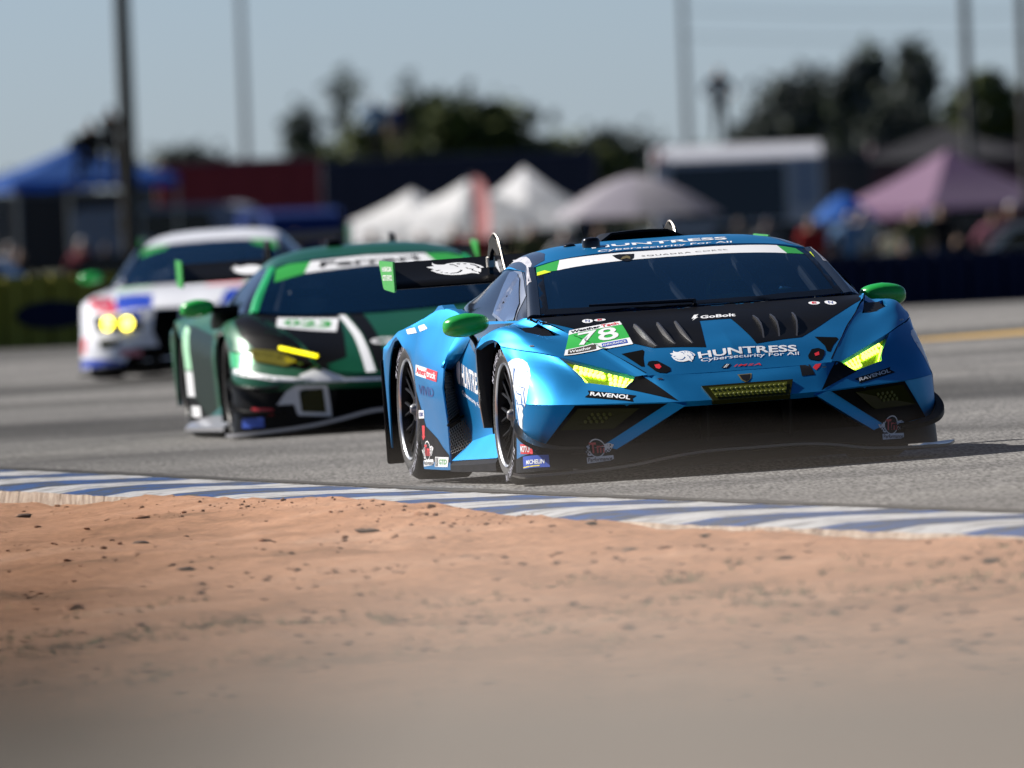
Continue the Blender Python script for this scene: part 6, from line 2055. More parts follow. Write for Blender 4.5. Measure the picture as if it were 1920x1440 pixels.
def build_white_car():
    T = empty('race_car', car_matrix((-2.708, 150.0, -0.078), -6.0, 1.5))
    tag(T, 'white race car with red and blue stripes and round yellow lamps, last of the three', 'race car', 'race cars on the track')
    hood = panel('hood', [
        [(0, .95, .60), (.25, .94, .61), (.48, .88, .60), (.70, .76, .565)],
        [(0, .70, .69), (.25, .69, .695), (.50, .66, .68), (.76, .58, .64)],
        [(0, .20, .77), (.25, .19, .775), (.50, .16, .765), (.80, .10, .73)],
        [(0, -.25, .80), (.28, -.26, .805), (.55, -.32, .80), (.82, -.42, .79)]], M_bwhite, T, nr=4, nc=4)
    bump = panel('front_bumper', [
        [(0, .955, .595), (.25, .945, .605), (.48, .885, .595), (.70, .765, .56), (.84, .62, .58), (.95, .42, .60), (1.0, .36, .60)],
        [(0, 1.0, .48), (.25, .99, .48), (.50, .92, .47), (.72, .81, .45), (.88, .66, .44), (.985, .46, .45), (1.0, .39, .45)],
        [(0, .99, .33), (.26, .98, .33), (.52, .93, .33), (.75, .83, .33), (.91, .68, .32), (1.0, .48, .32), (1.005, .40, .32)],
        [(0, .97, .15), (.28, .97, .15), (.54, .93, .13), (.78, .84, .11), (.94, .68, .10), (1.01, .48, .10), (1.01, .39, .10)]], M_bwhite, T, nr=4, nc=4)
    k = Skin([bump, hood])
    for sx in (-1, 1):
        f = panel('front_fender', [
            [(.705, .76, .567), (.85, .60, .588), (.955, .40, .608), (1.0, .355, .61)],
            [(.765, .58, .643), (.88, .45, .668), (.965, .30, .672), (1.005, .22, .66)],
            [(.80, .10, .735), (.90, .04, .74), (.965, -.04, .725), (1.008, -.10, .69)],
            [(.825, -.42, .795), (.88, -.46, .775), (.955, -.50, .735), (1.005, -.52, .66)]], M_bwhite, T, side=sx, nr=4, nc=4)
        fk = Skin([f, hood])
        film('red_stripe', fk, [(sx * .70, .77, .58), (sx * .90, .50, .62), (sx * .93, .15, .72), (sx * .74, .20, .72), (sx * .62, .76, .60)], (sx * .3, .4, .9), M_bred, T, lift=.004)
        film('blue_stripe', fk, [(sx * .63, .78, .59), (sx * .30, .93, .61), (sx * .32, .55, .71), (sx * .68, .25, .74)], (sx * .2, .4, .9), M_bblue, T, lift=.004)
        film('blue_stripe', k, [(sx * .55, .92, .50), (sx * .40, .95, .50), (sx * .40, .91, .60), (sx * .55, .86, .60)], (sx * .3, .9, .1), M_bblue, T, lift=.004)
        film('kidney_grille', k, [(sx * .27, .99, .60), (sx * .05, 1.0, .60), (sx * .04, 1.0, .22), (sx * .22, .99, .20), (sx * .30, .97, .40)], (0, 1, .1), M_dark, T, lift=.004)
        film('lower_intake', k, [(sx * .48, .93, .27), (sx * 0, .985, .27), (sx * 0, .98, .06), (sx * .60, .90, .09)], (0, 1, 0), M_dark, T, lift=.006)
        film('headlight_recess', k, [(sx * .88, .62, .565), (sx * .40, .91, .565), (sx * .37, .95, .42), (sx * .82, .73, .42)], (sx * .5, .8, .1), M_dark, T, lift=.004)
        film('side_intake', k, [(sx * .80, .77, .36), (sx * .58, .90, .345), (sx * .62, .89, .29), (sx * .78, .80, .27)], (sx * .4, .9, 0), M_fog, T, lift=.006)
        film('red_sticker', k, [(sx * .97, .55, .38), (sx * .93, .64, .38), (sx * .93, .64, .24), (sx * .97, .55, .24)], (sx * .8, .6, 0), M_red, T, lift=.006)
        film('red_sticker', k, [(sx * .60, .90, .26), (sx * .40, .94, .25), (sx * .40, .94, .19), (sx * .60, .90, .20)], (sx * .3, .95, 0), mat('faded_red_print', (.55, .18, .2), .5), T, lift=.008)
        for x, y, z in ((.715, .795, .49), (.535, .90, .485)):
            bm = bmesh.new()
            lathe(bm, [(-.03, .052), (.0, .052), (.012, .042), (.016, .001)], 20, 'y')
            for v in bm.verts:
                v.co = Vector((x * sx, y + .03, z)) + Matrix.Rotation(R(-28 * sx), 3, 'Z') @ v.co
            bm_obj('round_lamp', bm, M_blamp, T)
        # cabin side, door, rear fender
        tp = [(.70, -.50, .85), (.62, -1.08, 1.15), (.60, -1.6, 1.18), (.57, -2.2, 1.10), (.55, -2.8, .96)]
        bt = [(.83, -.50, .80), (.875, -1.08, .82), (.88, -1.6, .83), (.87, -2.2, .85), (.80, -2.8, .88)]
        panel('side_window', [tp, [tuple((a[i] + b[i]) / 2 + (.015 if i == 0 else 0) for i in range(3)) for a, b in zip(tp, bt)], bt], M_gloss, T, side=sx, nr=3, nc=3)
        panel('door', [[(.84, -.45, .79), (.92, -.45, .60), (.90, -.45, .35), (.92, -.45, .12)], [(.88, -1.2, .82), (.93, -1.2, .62), (.90, -1.2, .35), (.95, -1.2, .12)], [(.87, -2.2, .85), (.96, -2.2, .62), (.95, -2.2, .35), (.98, -2.2, .12)]], M_bwhite, T, side=sx, nr=3, nc=3)
        panel('side_skirt', [[(.92, -.45, .14), (1.0, -1.2, .12), (1.04, -2.4, .12)], [(.95, -.45, .06), (1.02, -1.2, .05), (1.05, -2.4, .05)]], M_bblue, T, side=sx, nr=1, nc=3)
        rows = [[] for _ in range(5)]
        for y in (-2.0, -2.3, -2.5, -2.56, -2.68, -2.917, -3.15, -3.28, -3.34, -3.75):
            dy = y + 2.917
            b = .35 + math.sqrt(.40**2 - dy * dy) * .93 if abs(dy) < .40 else .14
            sh = 1.02 if y < -2.2 else .97
            rows[0].append((sh, y, b))
            rows[1].append((sh, y, (b + .72) / 2))
            rows[2].append((sh - .01, y, .76))
            rows[3].append((sh - .08, y, .86))
            rows[4].append((sh - .30, y, .90))
        panel('rear_fender', rows, M_bwhite, T, side=sx, nr=3, nc=2, out=(0, -2.6, .35))
        o = [(.745, -.44, .812), (.69, -.65, .92), (.635, -.87, 1.03), (.585, -1.07, 1.128)]
        p = [(.80, -.48, .80), (.745, -.68, .90), (.69, -.90, 1.01), (.63, -1.09, 1.11)]
        panel('windscreen_pillar', [o, p], M_bwhite, T, side=sx, nr=2, nc=3)
        mirror_pod(T, (sx * 1.0, -.50, .90), (.11, .08, .055), [(sx * .95, -.5, .88), (sx * .90, -.52, .84), (sx * .84, -.55, .80)], M_mirror_green, sx)
        for y0 in (0, -2.917):
            build_wheel(T, sx * .99, y0, .345, .345, .30, side=sx, accent=M_rim)
            bm = bmesh.new()
            lathe(bm, [(.55, .42), (.985, .39)], 20, 'x', R(-8), R(188))
            for v in bm.verts:
                v.co = (v.co.x * sx, v.co.y + y0, v.co.z + .32)
            bm_obj('wheel_house', bm, M_dark, T)
    wb = [(0, -.24, .812), (.30, -.26, .815), (.56, -.32, .812), (.74, -.43, .81)]
    wt = [(0, -1.12, 1.165), (.28, -1.115, 1.16), (.46, -1.10, 1.148), (.58, -1.075, 1.128)]
    ws = panel('windscreen', [wb, [tuple((a[i] + b[i]) / 2 + (.02 if i == 2 else 0) for i in range(3)) for a, b in zip(wb, wt)], wt], M_glass, T, nr=5, nc=4, skirt=.006)
    panel('roof', [
        [(0, -1.125, 1.168), (.28, -1.12, 1.163), (.46, -1.105, 1.15), (.59, -1.085, 1.13), (.63, -1.10, 1.10)],
        [(0, -1.5, 1.245), (.28, -1.5, 1.24), (.46, -1.5, 1.222), (.58, -1.5, 1.185), (.63, -1.5, 1.13)],
        [(0, -2.1, 1.245), (.27, -2.1, 1.24), (.44, -2.1, 1.215), (.55, -2.1, 1.165), (.60, -2.1, 1.10)],
        [(0, -2.9, 1.10), (.25, -2.9, 1.09), (.40, -2.9, 1.06), (.52, -2.9, 1.0), (.58, -2.9, .94)],
        [(0, -3.6, .95), (.3, -3.6, .945), (.5, -3.6, .93), (.7, -3.6, .90), (.85, -3.6, .86)]], M_bwhite, T, nr=4, nc=3)
    wk = Skin([ws])
    for sx in (-1, 1):
        film('screen_banner_end', wk, [(sx * .40, -1.0, 1.12), (sx * .62, -.90, 1.05), (sx * .575, -1.06, 1.125), (sx * .36, -1.10, 1.155)], (0, .4, .9), M_green, T, lift=.004)
        film('number_panel', Skin([hood]), [(sx * .72, -.25, .79), (sx * .40, -.18, .80), (sx * .42, .0, .79), (sx * .74, -.05, .76)], (0, .2, 1), M_fpale, T, lift=.004)
    film('red_hood_print', Skin([hood]), [(-.10, -.05, .78), (-.42, -.05, .78), (-.42, .25, .76), (-.10, .25, .76)], (0, .2, 1), mat('faded_red_print', (.55, .18, .2), .5), T, lift=.004)
    pf = [(0, 1.06, .085), (.35, 1.05, .08), (.62, .99, .07), (.84, .88, .065), (1.0, .72, .06), (1.03, .55, .06)]
    panel('splitter', [[(x * .9, .3, .06) for x, y, z in pf], pf, [(x, y, z - .02) for x, y, z in pf], [(x * .9, .3, .03) for x, y, z in pf]], M_black, T, nr=1, nc=4, skirt=0, sharp_r=(1, 2))
    film('blue_lip', k, [(.50, .935, .14), (.78, .84, .185), (.95, .68, .19), (1.0, .50, .19), (1.0, .50, .08), (.94, .70, .08), (.78, .86, .08), (.55, .95, .09)], (.5, .85, 0), M_bblue, T, lift=.006)
    film('blue_lip', k, [(-.50, .935, .14), (-.78, .84, .185), (-.95, .68, .19), (-1.0, .50, .19), (-1.0, .50, .08), (-.94, .70, .08), (-.78, .86, .08), (-.55, .95, .09)], (-.5, .85, 0), M_bblue, T, lift=.006)
    panel('rear_bumper', [[(0, -3.65, .95), (.5, -3.65, .93), (.95, -3.6, .86)], [(0, -3.75, .5), (.5, -3.75, .5), (1.0, -3.68, .45)], [(0, -3.7, .2), (.5, -3.7, .2), (1.0, -3.6, .15)]], M_bwhite, T, nr=2, nc=3)
    bm = bmesh.new()
    prism(bm, [(.85, .05), (.8, .4), (.3, .58), (-.3, .64), (-3.5, .6), (-3.6, .10)], -.58, .58, 'x')
    box(bm, (0, -1.5, .30), (1.7, 1.9, .5))
    bm_obj('chassis', bm, M_dark, T)
    bm = bmesh.new()
    for c in ([(.58, -.5, .7), (.50, -1.12, 1.10), (.5, -1.9, 1.15)], [(-.58, -.5, .7), (-.50, -1.12, 1.10), (-.5, -1.9, 1.15)], [(.5, -1.12, 1.1), (-.5, -1.12, 1.1)]):
        tube(bm, c, .024, 8)
    bm_obj('roll_cage', bm, M_cage, T)
    seat_part(T, -.36, -1.45, .86)
    driver_figure(T, -.36, -1.4, .86, M_white)
    bm = bmesh.new()
    prism(bm, [(-3.55, 1.10), (-3.58, 1.118), (-3.75, 1.15), (-3.95, 1.20), (-3.955, 1.19), (-3.75, 1.13), (-3.58, 1.095)], -.93, .93, 'x')
    w = bm_obj('rear_wing', bm, M_black, T, angle=30)
    for sx in (-1, 1):
        bm = bmesh.new()
        prism(bm, [(-3.52, 1.22), (-3.98, 1.23), (-3.95, 1.02), (-3.55, 1.02)], sx * .932, sx * .942, 'x')
        bm_obj('wing_endplate', bm, M_green, w)
    return T


build_white_car()

# ------------------------------------------------------------------ far side of the track: barrier, field, people, tents, vehicles, trees
M_navycloth = mat('navy_barrier_cover', (0.004, 0.009, 0.032), 0.8, spec=.1, noise=0.2)
M_yelcloth = mat('olive_yellow_banner', (0.20, 0.19, 0.010), 0.8, noise=0.15)


def barrier_run(p0, p1, h, n, material, label, marks=False):
    a, b = Vector((*p0, 0)), Vector((*p1, 0))
    root = empty('barrier_wall', Matrix.Translation((a + b) / 2))
    tag(root, label, 'barrier')
    d = (b - a) / n
    ang = math.atan2(d.y, d.x)
    c = (a + b) / 2
    for k in range(n):
        m = a + d * (k + .5)
        bm = bmesh.new()
        w = d.length - .02
        prof = [(-w / 2, -.03), (-w / 2, .03)]
        ribs = 10
        for r in range(ribs):
            x = -w / 2 + w * (r + .5) / ribs
            box(bm, (x, 0, h / 2), (w / ribs * .86, .10 + .03 * (r % 2), h))
        box(bm, (0, .05, h / 2), (w, .12, h - .04))
        o = bm_obj('barrier_panel', bm, material, root, smooth=False)
        o.location = (m.x - c.x, m.y - c.y, ground_z(m.x, m.y))
        o.rotation_euler = (0, 0, ang)
        if marks:
            bm = bmesh.new()
            for ex, ez, rx, rz in ((-w * .25, h * .45, w * .16, h * .2), (w * .2, h * .45, w * .16, h * .2)):
                pts = [(ex + rx * math.cos(t), ez + rz * math.sin(t)) for t in np.linspace(0, 6.283, 20)[:-1]]
                prism(bm, pts, -.085, -.075, 'y')
            q = bm_obj('banner_mark', bm, M_navycloth, o, smooth=False)
    return root


barrier_run((-16.0, 168.0), (-4.05, 177.3), .74, 5, M_yelcloth, 'olive yellow banner barrier with dark marks at the left edge', True)
barrier_run((-4.0, 177.4), (16.0, 197.5), .56, 10, M_navycloth, 'dark navy barrier wall running behind the cars to the right')


# ---- people
def person_mesh(name, shirt, trousers, skin, hair, pose='stand'):
    """One continuous skinned body; colours follow the clothing."""
    J = dict(pelvis=(0, 0, .95), spine=(0, .0, 1.15), chest=(0, .01, 1.36), neck=(0, .0, 1.50), head=(0, -.015, 1.60), crown=(0, -.01, 1.72),
             shL=(.19, 0, 1.42), elL=(.25, .02, 1.14), waL=(.24, -.08, .90), haL=(.23, -.10, .82), shR=(-.19, 0, 1.42), elR=(-.25, .02, 1.14), waR=(-.24, -.08, .90), haR=(-.23, -.10, .82),
             hipL=(.10, 0, .90), knL=(.12, -.02, .50), anL=(.13, .03, .09), toL=(.14, -.13, .04), hipR=(-.10, 0, .90), knR=(-.12, -.02, .50), anR=(-.13, .03, .09), toR=(-.14, -.13, .04))
    if pose == 'camera':
        J.update(elL=(.27, -.18, 1.30), waL=(.12, -.34, 1.50), haL=(.08, -.38, 1.56), elR=(-.27, -.18, 1.30), waR=(-.12, -.34, 1.50), haR=(-.08, -.38, 1.56))
    if pose == 'hips':
        J.update(elL=(.40, .06, 1.18), waL=(.24, -.02, 1.02), haL=(.20, -.05, .98), elR=(-.40, .06, 1.18), waR=(-.24, -.02, 1.02), haR=(-.20, -.05, .98))
    if pose == 'sit':
        for k in ('L', 'R'):
            s = 1 if k == 'L' else -1
            J['kn' + k] = (.14 * s, -.42, .93)
            J['an' + k] = (.14 * s, -.44, .50)
            J['to' + k] = (.14 * s, -.58, .46)
            J['wa' + k] = (.18 * s, -.28, 1.0)
            J['el' + k] = (.26 * s, -.06, 1.14)
            J['ha' + k] = (.15 * s, -.36, 1.0)
    E = [('pelvis', 'spine'), ('spine', 'chest'), ('chest', 'neck'), ('neck', 'head'), ('head', 'crown')]
    for k in 'LR':
        E += [('chest', 'sh' + k), ('sh' + k, 'el' + k), ('el' + k, 'wa' + k), ('wa' + k, 'ha' + k), ('pelvis', 'hip' + k), ('hip' + k, 'kn' + k), ('kn' + k, 'an' + k), ('an' + k, 'to' + k)]
    rad = dict(pelvis=(.16, .12), spine=(.15, .11), chest=(.18, .12), neck=(.06, .06), head=(.085, .10), crown=(.06, .07), sh=(.075, .075), el=(.05, .05), wa=(.034, .034), ha=(.04, .03), hip=(.095, .095), kn=(.065, .065), an=(.045, .045), to=(.04, .03))
    names = list(J)
    me = bpy.data.meshes.new(name)
    me.from_pydata([J[n] for n in names], [(names.index(a), names.index(b)) for a, b in E], [])
    o = bpy.data.objects.new(name, me)
    COL.objects.link(o)
    md = o.modifiers.new('skin', 'SKIN')
    for i, n in enumerate(names):
        r = rad.get(n, rad.get(n[:-1], (.05, .05)))
        me.skin_vertices[0].data[i].radius = r
        me.skin_vertices[0].data[i].use_root = (n == 'pelvis')
    o.modifiers.new('sub', 'SUBSURF').levels = 1
    bpy.context.view_layer.update()
    em = bpy.data.meshes.new_from_object(o.evaluated_get(bpy.context.evaluated_depsgraph_get()))
    bpy.data.objects.remove(o)
    em.name = name
    for m in (shirt, trousers, skin, hair):
        em.materials.append(m)
    idx = []
    for p in em.polygons:
        c = p.center
        z = c.z
        if z > 1.645 or (z > 1.54 and c.y > .03):
            k = 3
        elif z > 1.49:
            k = 2
        elif abs(c.x) > .17 and z < 1.13 and pose != 'sit' and z > .75 and abs(c.x) > .2:
            k = 2
        elif z > .97 or (pose == 'camera' and z > 1.0):
            k = 0
        else:
            k = 1
        idx.append(k)
    em.polygons.foreach_set('material_index', idx)
    em.polygons.foreach_set('use_smooth', [True] * len(em.polygons))
    return em


def cloth(name, c):
    return mat('cloth_' + name, tuple(v * .6 for v in c), 0.85, spec=.1)


SKIN = [mat('skin_light', (.40, .24, .16), .6), mat('skin_mid', (.32, .18, .11), .6), mat('skin_dark', (.12, .065, .04), .6)]
HAIR = [mat('hair_dark', (.02, .015, .012), .7), mat('cap_white', (.65, .65, .66), .7), mat('cap_navy', (.02, .03, .08), .7), mat('hair_brown', (.10, .055, .03), .7)]
SHIRTS = [('red', (.42, .03, .03)), ('white', (.72, .72, .72)), ('grey', (.22, .22, .24)), ('black', (.015, .015, .017)), ('navy', (.02, .03, .12)), ('sky blue', (.18, .34, .60)), ('olive', (.10, .11, .05)), ('pink', (.55, .22, .30)), ('cream', (.60, .52, .40)), ('maroon', (.16, .02, .035))]
PM = {}
POSES = ['stand', 'hips', 'camera', 'sit']
for i, (nm, c) in enumerate(SHIRTS):
    PM[nm] = [person_mesh('person', cloth(nm, c), cloth(('denim', 'khaki', 'charcoal')[i % 3], ((.05, .08, .16), (.25, .20, .13), (.03, .03, .035))[i % 3]), SKIN[i % 3], HAIR[i % 4], POSES[i % 2])]


def put_person(mesh, x, y, z, rz, label, group=None, s=1.0):
    o = bpy.data.objects.new('person', mesh)
    COL.objects.link(o)
    o.location = (x, y, z)
    o.rotation_euler = (0, 0, rz)
    o.scale = (s, s, s)
    tag(o, label, 'person', group)
    return o


fz = FIELD_Z
rng = random.Random(3)
crowd = [(-10.3, 318, 'navy'), (-9.5, 326, 'white'), (-8.9, 312, 'black'), (-8.2, 330, 'maroon'), (-7.4, 316, 'cream'), (-6.8, 322, 'red'), (-6.2, 318, 'white'), (-5.5, 310, 'grey'), (-4.7, 322, 'sky blue'), (-3.9, 316, 'black'), (-3.2, 309, 'grey'), (-2.5, 318, 'navy'), (-1.9, 300, 'maroon'), (-1.5, 307, 'white'), (-.9, 303, 'black'), (-.55, 296, 'red'), (.1, 306, 'black'), (.45, 300, 'olive'), (1.0, 292, 'white'), (1.7, 308, 'black'), (4.1, 300, 'cream'), (4.7, 306, 'grey'), (5.3, 296, 'red'), (6.1, 303, 'sky blue'), (6.5, 310, 'white'), (7.2, 300, 'olive'), (7.8, 306, 'black'), (8.5, 297, 'pink'), (9.0, 304, 'maroon'), (9.6, 298, 'white'), (10.2, 307, 'navy')]
ORD = ['first', 'second', 'third', 'fourth', 'fifth', 'sixth', 'seventh', 'eighth', 'ninth', 'tenth', 'eleventh', 'twelfth', 'thirteenth', 'fourteenth', 'fifteenth', 'sixteenth', 'seventeenth', 'eighteenth', 'nineteenth', 'twentieth', 'twenty-first', 'twenty-second', 'twenty-third', 'twenty-fourth', 'twenty-fifth', 'twenty-sixth', 'twenty-seventh', 'twenty-eighth', 'twenty-ninth', 'thirtieth', 'thirty-first']
crowd.sort(key=lambda c: c[0] / c[1])
for i, (x, y, c) in enumerate(crowd):
    put_person(PM[c][0], x, y, fz, rng.uniform(-.6, .6), '%s spectator from the left behind the barrier, in a %s top' % (ORD[i], c), 'spectators behind the barrier', rng.uniform(.95, 1.05))
cam_mesh = person_mesh('person', cloth('black', (.015, .015, .017)), cloth('charcoal', (.03, .03, .035)), SKIN[0], HAIR[2], 'camera')
sit_mesh = person_mesh('person', cloth('black', (.015, .015, .017)), cloth('charcoal', (.03, .03, .035)), SKIN[1], HAIR[0], 'sit')
roof_mesh = person_mesh('person', cloth('deep blue', (.012, .02, .07)), cloth('charcoal', (.03, .03, .035)), SKIN[0], HAIR[0], 'hips')
put_person(roof_mesh, 5.0, 390, 2.40, .2, 'person in dark blue standing on the roof of the white motorhome')
put_person(cam_mesh, -7.95, 347, 1.80, 2.7, 'person in black filming from the platform beside the tall dark pole')
put_person(sit_mesh, -8.35, 347, 1.55, -.3, 'person in black sitting on the platform above the blue canopy')
put_person(PM['sky blue'][0], -3.1, 420, 2.20, .3, 'person in a sky blue top on the truck roof in front of the big tree')
put_person(PM['navy'][0], -2.55, 421, 2.15, -.3, 'person in a navy top on the truck roof in front of the big tree')


def scaffold(x, y, z, w, h, label):
    root = empty('viewing_platform', Matrix.Translation((x, y, fz)))
    tag(root, label, 'platform')
    H = z - fz
    bm = bmesh.new()
    box(bm, (0, 0, H - .04), (w, w, .08))
    bm_obj('deck', bm, mat('grey_deck_boards', (.12, .11, .10), .8), root)
    for sx in (-1, 1):
        for sy in (-1, 1):
            bm = bmesh.new()
            tube(bm, [(sx * w * .46, sy * w * .46, 0), (sx * w * .46, sy * w * .46, H - .08)], .03, 8)
            bm_obj('leg', bm, M_steel, root)
        bm = bmesh.new()
        tube(bm, [(sx * w * .46, -w * .46, .2), (sx * w * .46, w * .46, H - .3)], .02, 6)
        bm_obj('brace', bm, M_steel, root)
    return root


scaffold(-8.15, 347, 1.80, 1.5, 1, 'scaffold viewing platform behind the blue canopy')
bm = bmesh.new()
box(bm, (0, 0, .16), (.34, .5, .30))
tube(bm, [(0, -.25, .16), (0, -.50, .16)], .09, 12)
bevel(bm, .02, 1)
o = bm_obj('video_camera', bm, M_black)
o.location = (-8.62, 346.7, 2.62)
tag(o, 'black video camera on a tripod on the viewing platform', 'camera')
bm = bmesh.new()
for a in (0, 2.1, 4.2):
    tube(bm, [(0, 0, 0), (.3 * math.cos(a), .3 * math.sin(a), -.82)], .025, 6)
bm_obj('tripod_leg', bm, M_black, o)


# ---- canopies, tents and umbrellas
def fabric(name, c):
    key = 'fabric_' + name
    if key in MATS:
        return MATS[key]
    m = mat(key, c, .8)
    nt = m.node_tree          # thin cloth: part of the light comes through from behind
    tr = nt.nodes.new('ShaderNodeBsdfTranslucent')
    tr.inputs['Color'].default_value = (*c, 1)
    mx = nt.nodes.new('ShaderNodeMixShader')
    mx.inputs[0].default_value = .6
    nt.links.new(nt.nodes['Principled BSDF'].outputs[0], mx.inputs[1])
    nt.links.new(tr.outputs[0], mx.inputs[2])
    nt.links.new(mx.outputs[0], nt.nodes['Material Output'].inputs['Surface'])
    return m


def canopy(x, y, w, d, eave, peak, cols, label, rz=0.0, drop=.18, legs=True):
    """Pop-up canopy: four roof panels, valance, four legs."""
    root = empty('canopy_tent', Matrix.Translation((x, y, fz)) @ Matrix.Rotation(rz, 4, 'Z'))
    tag(root, label, 'canopy')
    e, p = eave - fz, peak - fz
    cs = [(-w / 2, -d / 2), (w / 2, -d / 2), (w / 2, d / 2), (-w / 2, d / 2)]
    for k in range(4):
        a, b = Vector((*cs[k], e)), Vector((*cs[(k + 1) % 4], e))
        top = Vector((0, 0, p))
        P = []
        for i in range(7):
            t = i / 6
            row = []
            for j in range(9):
                s = j / 8
                q = (a * (1 - s) + b * s) * (1 - t) + top * t
                q = q - Vector((0, 0, .06 * (p - e) * math.sin(t * math.pi) + .03 * math.sin(s * math.pi) * (1 - t)))
                row.append(tuple(q))
            P.append(row)
        panel('roof_panel', P, fabric(*cols[k % len(cols)]), root, side=1, nr=1, nc=1, skirt=.004, out=(0, 0, 0))
        bm = bmesh.new()
        va = [bm.verts.new(a + (b - a) * (j / 8) - Vector((0, 0, .03 * math.sin(j / 8 * math.pi)))) for j in range(9)]
        vb = [bm.verts.new(a + (b - a) * (j / 8) - Vector((0, 0, drop + .02 * (j % 2)))) for j in range(9)]
        for j in range(8):
            bm.faces.new([va[j], va[j + 1], vb[j + 1], vb[j]])
        bm_obj('valance', bm, fabric(*cols[k % len(cols)]), root)
    if legs:
        for cx, cy in cs:
            bm = bmesh.new()
            tube(bm, [(cx * .97, cy * .97, 0), (cx * .97, cy * .97, e)], .03, 8)
            bm_obj('leg', bm, M_steel, root)
    return root


def umbrella(x, y, r, rim, peak, cols, label, n=8):
    root = empty('umbrella', Matrix.Translation((x, y, fz)))
    tag(root, label, 'umbrella')
    e, p = rim - fz, peak - fz
    for k in range(n):
        a0, a1 = 2 * math.pi * k / n, 2 * math.pi * (k + 1) / n
        P = []
        for i in range(6):
            t = i / 5
            row = []
            for j in range(5):
                a = a0 + (a1 - a0) * j / 4
                sag = 1 - .05 * math.sin(j / 4 * math.pi) * t
                rr = r * t * sag
                row.append((rr * math.cos(a), rr * math.sin(a), p - (p - e) * (t ** 1.5) - .0))
            P.append(row)
        panel('gore', P, fabric(*cols[k % len(cols)]), root, side=1, nr=1, nc=1, skirt=.003, out=(0, 0, 0))
    bm = bmesh.new()
    tube(bm, [(0, 0, 0), (0, 0, p + .06)], .025, 8)
    bm_obj('pole', bm, M_steel, root)
    return root


canopy(-8.75, 350, 3.5, 3.5, 2.06, 2.78, [('royal_blue', (.012, .10, .42)), ('royal_blue', (.012, .10, .42))], 'royal blue canopy tent at the far left under the platform', .25)
canopy(-11.9, 356, 3.2, 3.2, 2.05, 2.7, [('royal_blue', (.012, .10, .42))], 'royal blue canopy tent cut off by the left edge', -.1)
canopy(-1.80, 332, 1.75, 1.75, .98, 1.56, [('bright_white', (.88, .88, .90))], 'leftmost of the three white canopies behind the green car', .75, .5)
canopy(-.70, 326, 1.7, 1.7, 1.12, 1.70, [('bright_white', (.88, .88, .90))], 'middle white canopy behind the green car, beside a red flag', .65, .5)
canopy(.40, 334, 1.4, 1.4, 1.20, 1.92, [('bright_white', (.88, .88, .90))], 'tallest and rightmost of the three white canopies', .82, .5)
umbrella(2.3, 300, 1.52, .92, 1.66, [('pale_lilac', (.56, .53, .60)), ('lilac', (.46, .43, .52))], 'wide pale lilac umbrella behind the blue car roof')
umbrella(6.35, 320, .62, .66, 1.15, [('bright_blue', (.02, .17, .62))], 'small bright blue umbrella left of the pink tent')
canopy(8.85, 340, 3.3, 3.3, .86, 1.95, [('lilac_pink', (.34, .26, .40)), ('dusky_magenta', (.30, .10, .20)), ('lilac_pink', (.34, .26, .40)), ('lilac_rose', (.33, .20, .33))], 'lilac and magenta tent at the right', .6, .22)
canopy(10.4, 402, 4.2, 4.0, 1.85, 2.62, [('slate_grey', (.06, .06, .075))], 'dark grey tent behind the lilac and magenta one', 0)


# red flag between the white canopies
root = empty('flag', Matrix.Translation((-.62, 322, fz)))
tag(root, 'pale red feather flag between the white canopies', 'flag')
bm = bmesh.new()
tube(bm, [(0, 0, 0), (0, 0, 2.7)], .02, 6)
bm_obj('pole', bm, M_steel, root)
panel('cloth', [[(0, 0, 2.65), (.18, .03, 2.6), (.30, 0, 2.4)], [(0, 0, 2.0), (.20, -.04, 1.95), (.33, .02, 1.9)], [(0, 0, 1.2), (.16, .03, 1.2), (.26, 0, 1.25)]], fabric('salmon_red', (.60, .28, .28)), root, side=1, nr=3, nc=3, skirt=.004)


# ---- vehicles
def trailer(x, y, w, l, h, colour, label, rz=0.0, stripe=None):
    """Box trailer: body panels with posts, roof, doors, wheels."""
    root = empty('box_trailer', Matrix.Translation((x, y, fz)) @ Matrix.Rotation(rz, 4, 'Z'))
    tag(root, label, 'trailer')
    bm = bmesh.new()
    box(bm, (0, 0, .95 + (h - .95) / 2), (w, l, h - .95))
    bevel(bm, .06, 2)
    body = bm_obj('body', bm, colour, root)
    bm = bmesh.new()
    box(bm, (0, 0, h + .02), (w - .1, l - .1, .05))
    bm_obj('roof', bm, mat('trailer_roof_grey', (.10, .10, .11), .7), root)
    n = max(3, int(w / .7))
    for k in range(n):
        bm = bmesh.new()
        box(bm, (-w / 2 + w * (k + .5) / n, -l / 2 - .012, .95 + (h - .95) / 2), (w / n - .03, .02, h - 1.1))
        bm_obj('side_panel', bm, colour, body)
    if stripe:
        bm = bmesh.new()
        box(bm, (0, -l / 2 - .03, .95 + (h - .95) * .35), (w - .2, .02, (h - .95) * .22))
        bm_obj('stripe', bm, stripe, body)
    for k in (-.32, -.22, .3):
        bm = bmesh.new()
        lathe(bm, [(-.15, .25), (-.13, .48), (.13, .48), (.15, .25), (.15, .02)], 24, 'y')
        o_ = bm_obj('wheel', bm, M_tyre, root)
        o_.location = (w * k, -l / 2 + .2, .48)
    return root


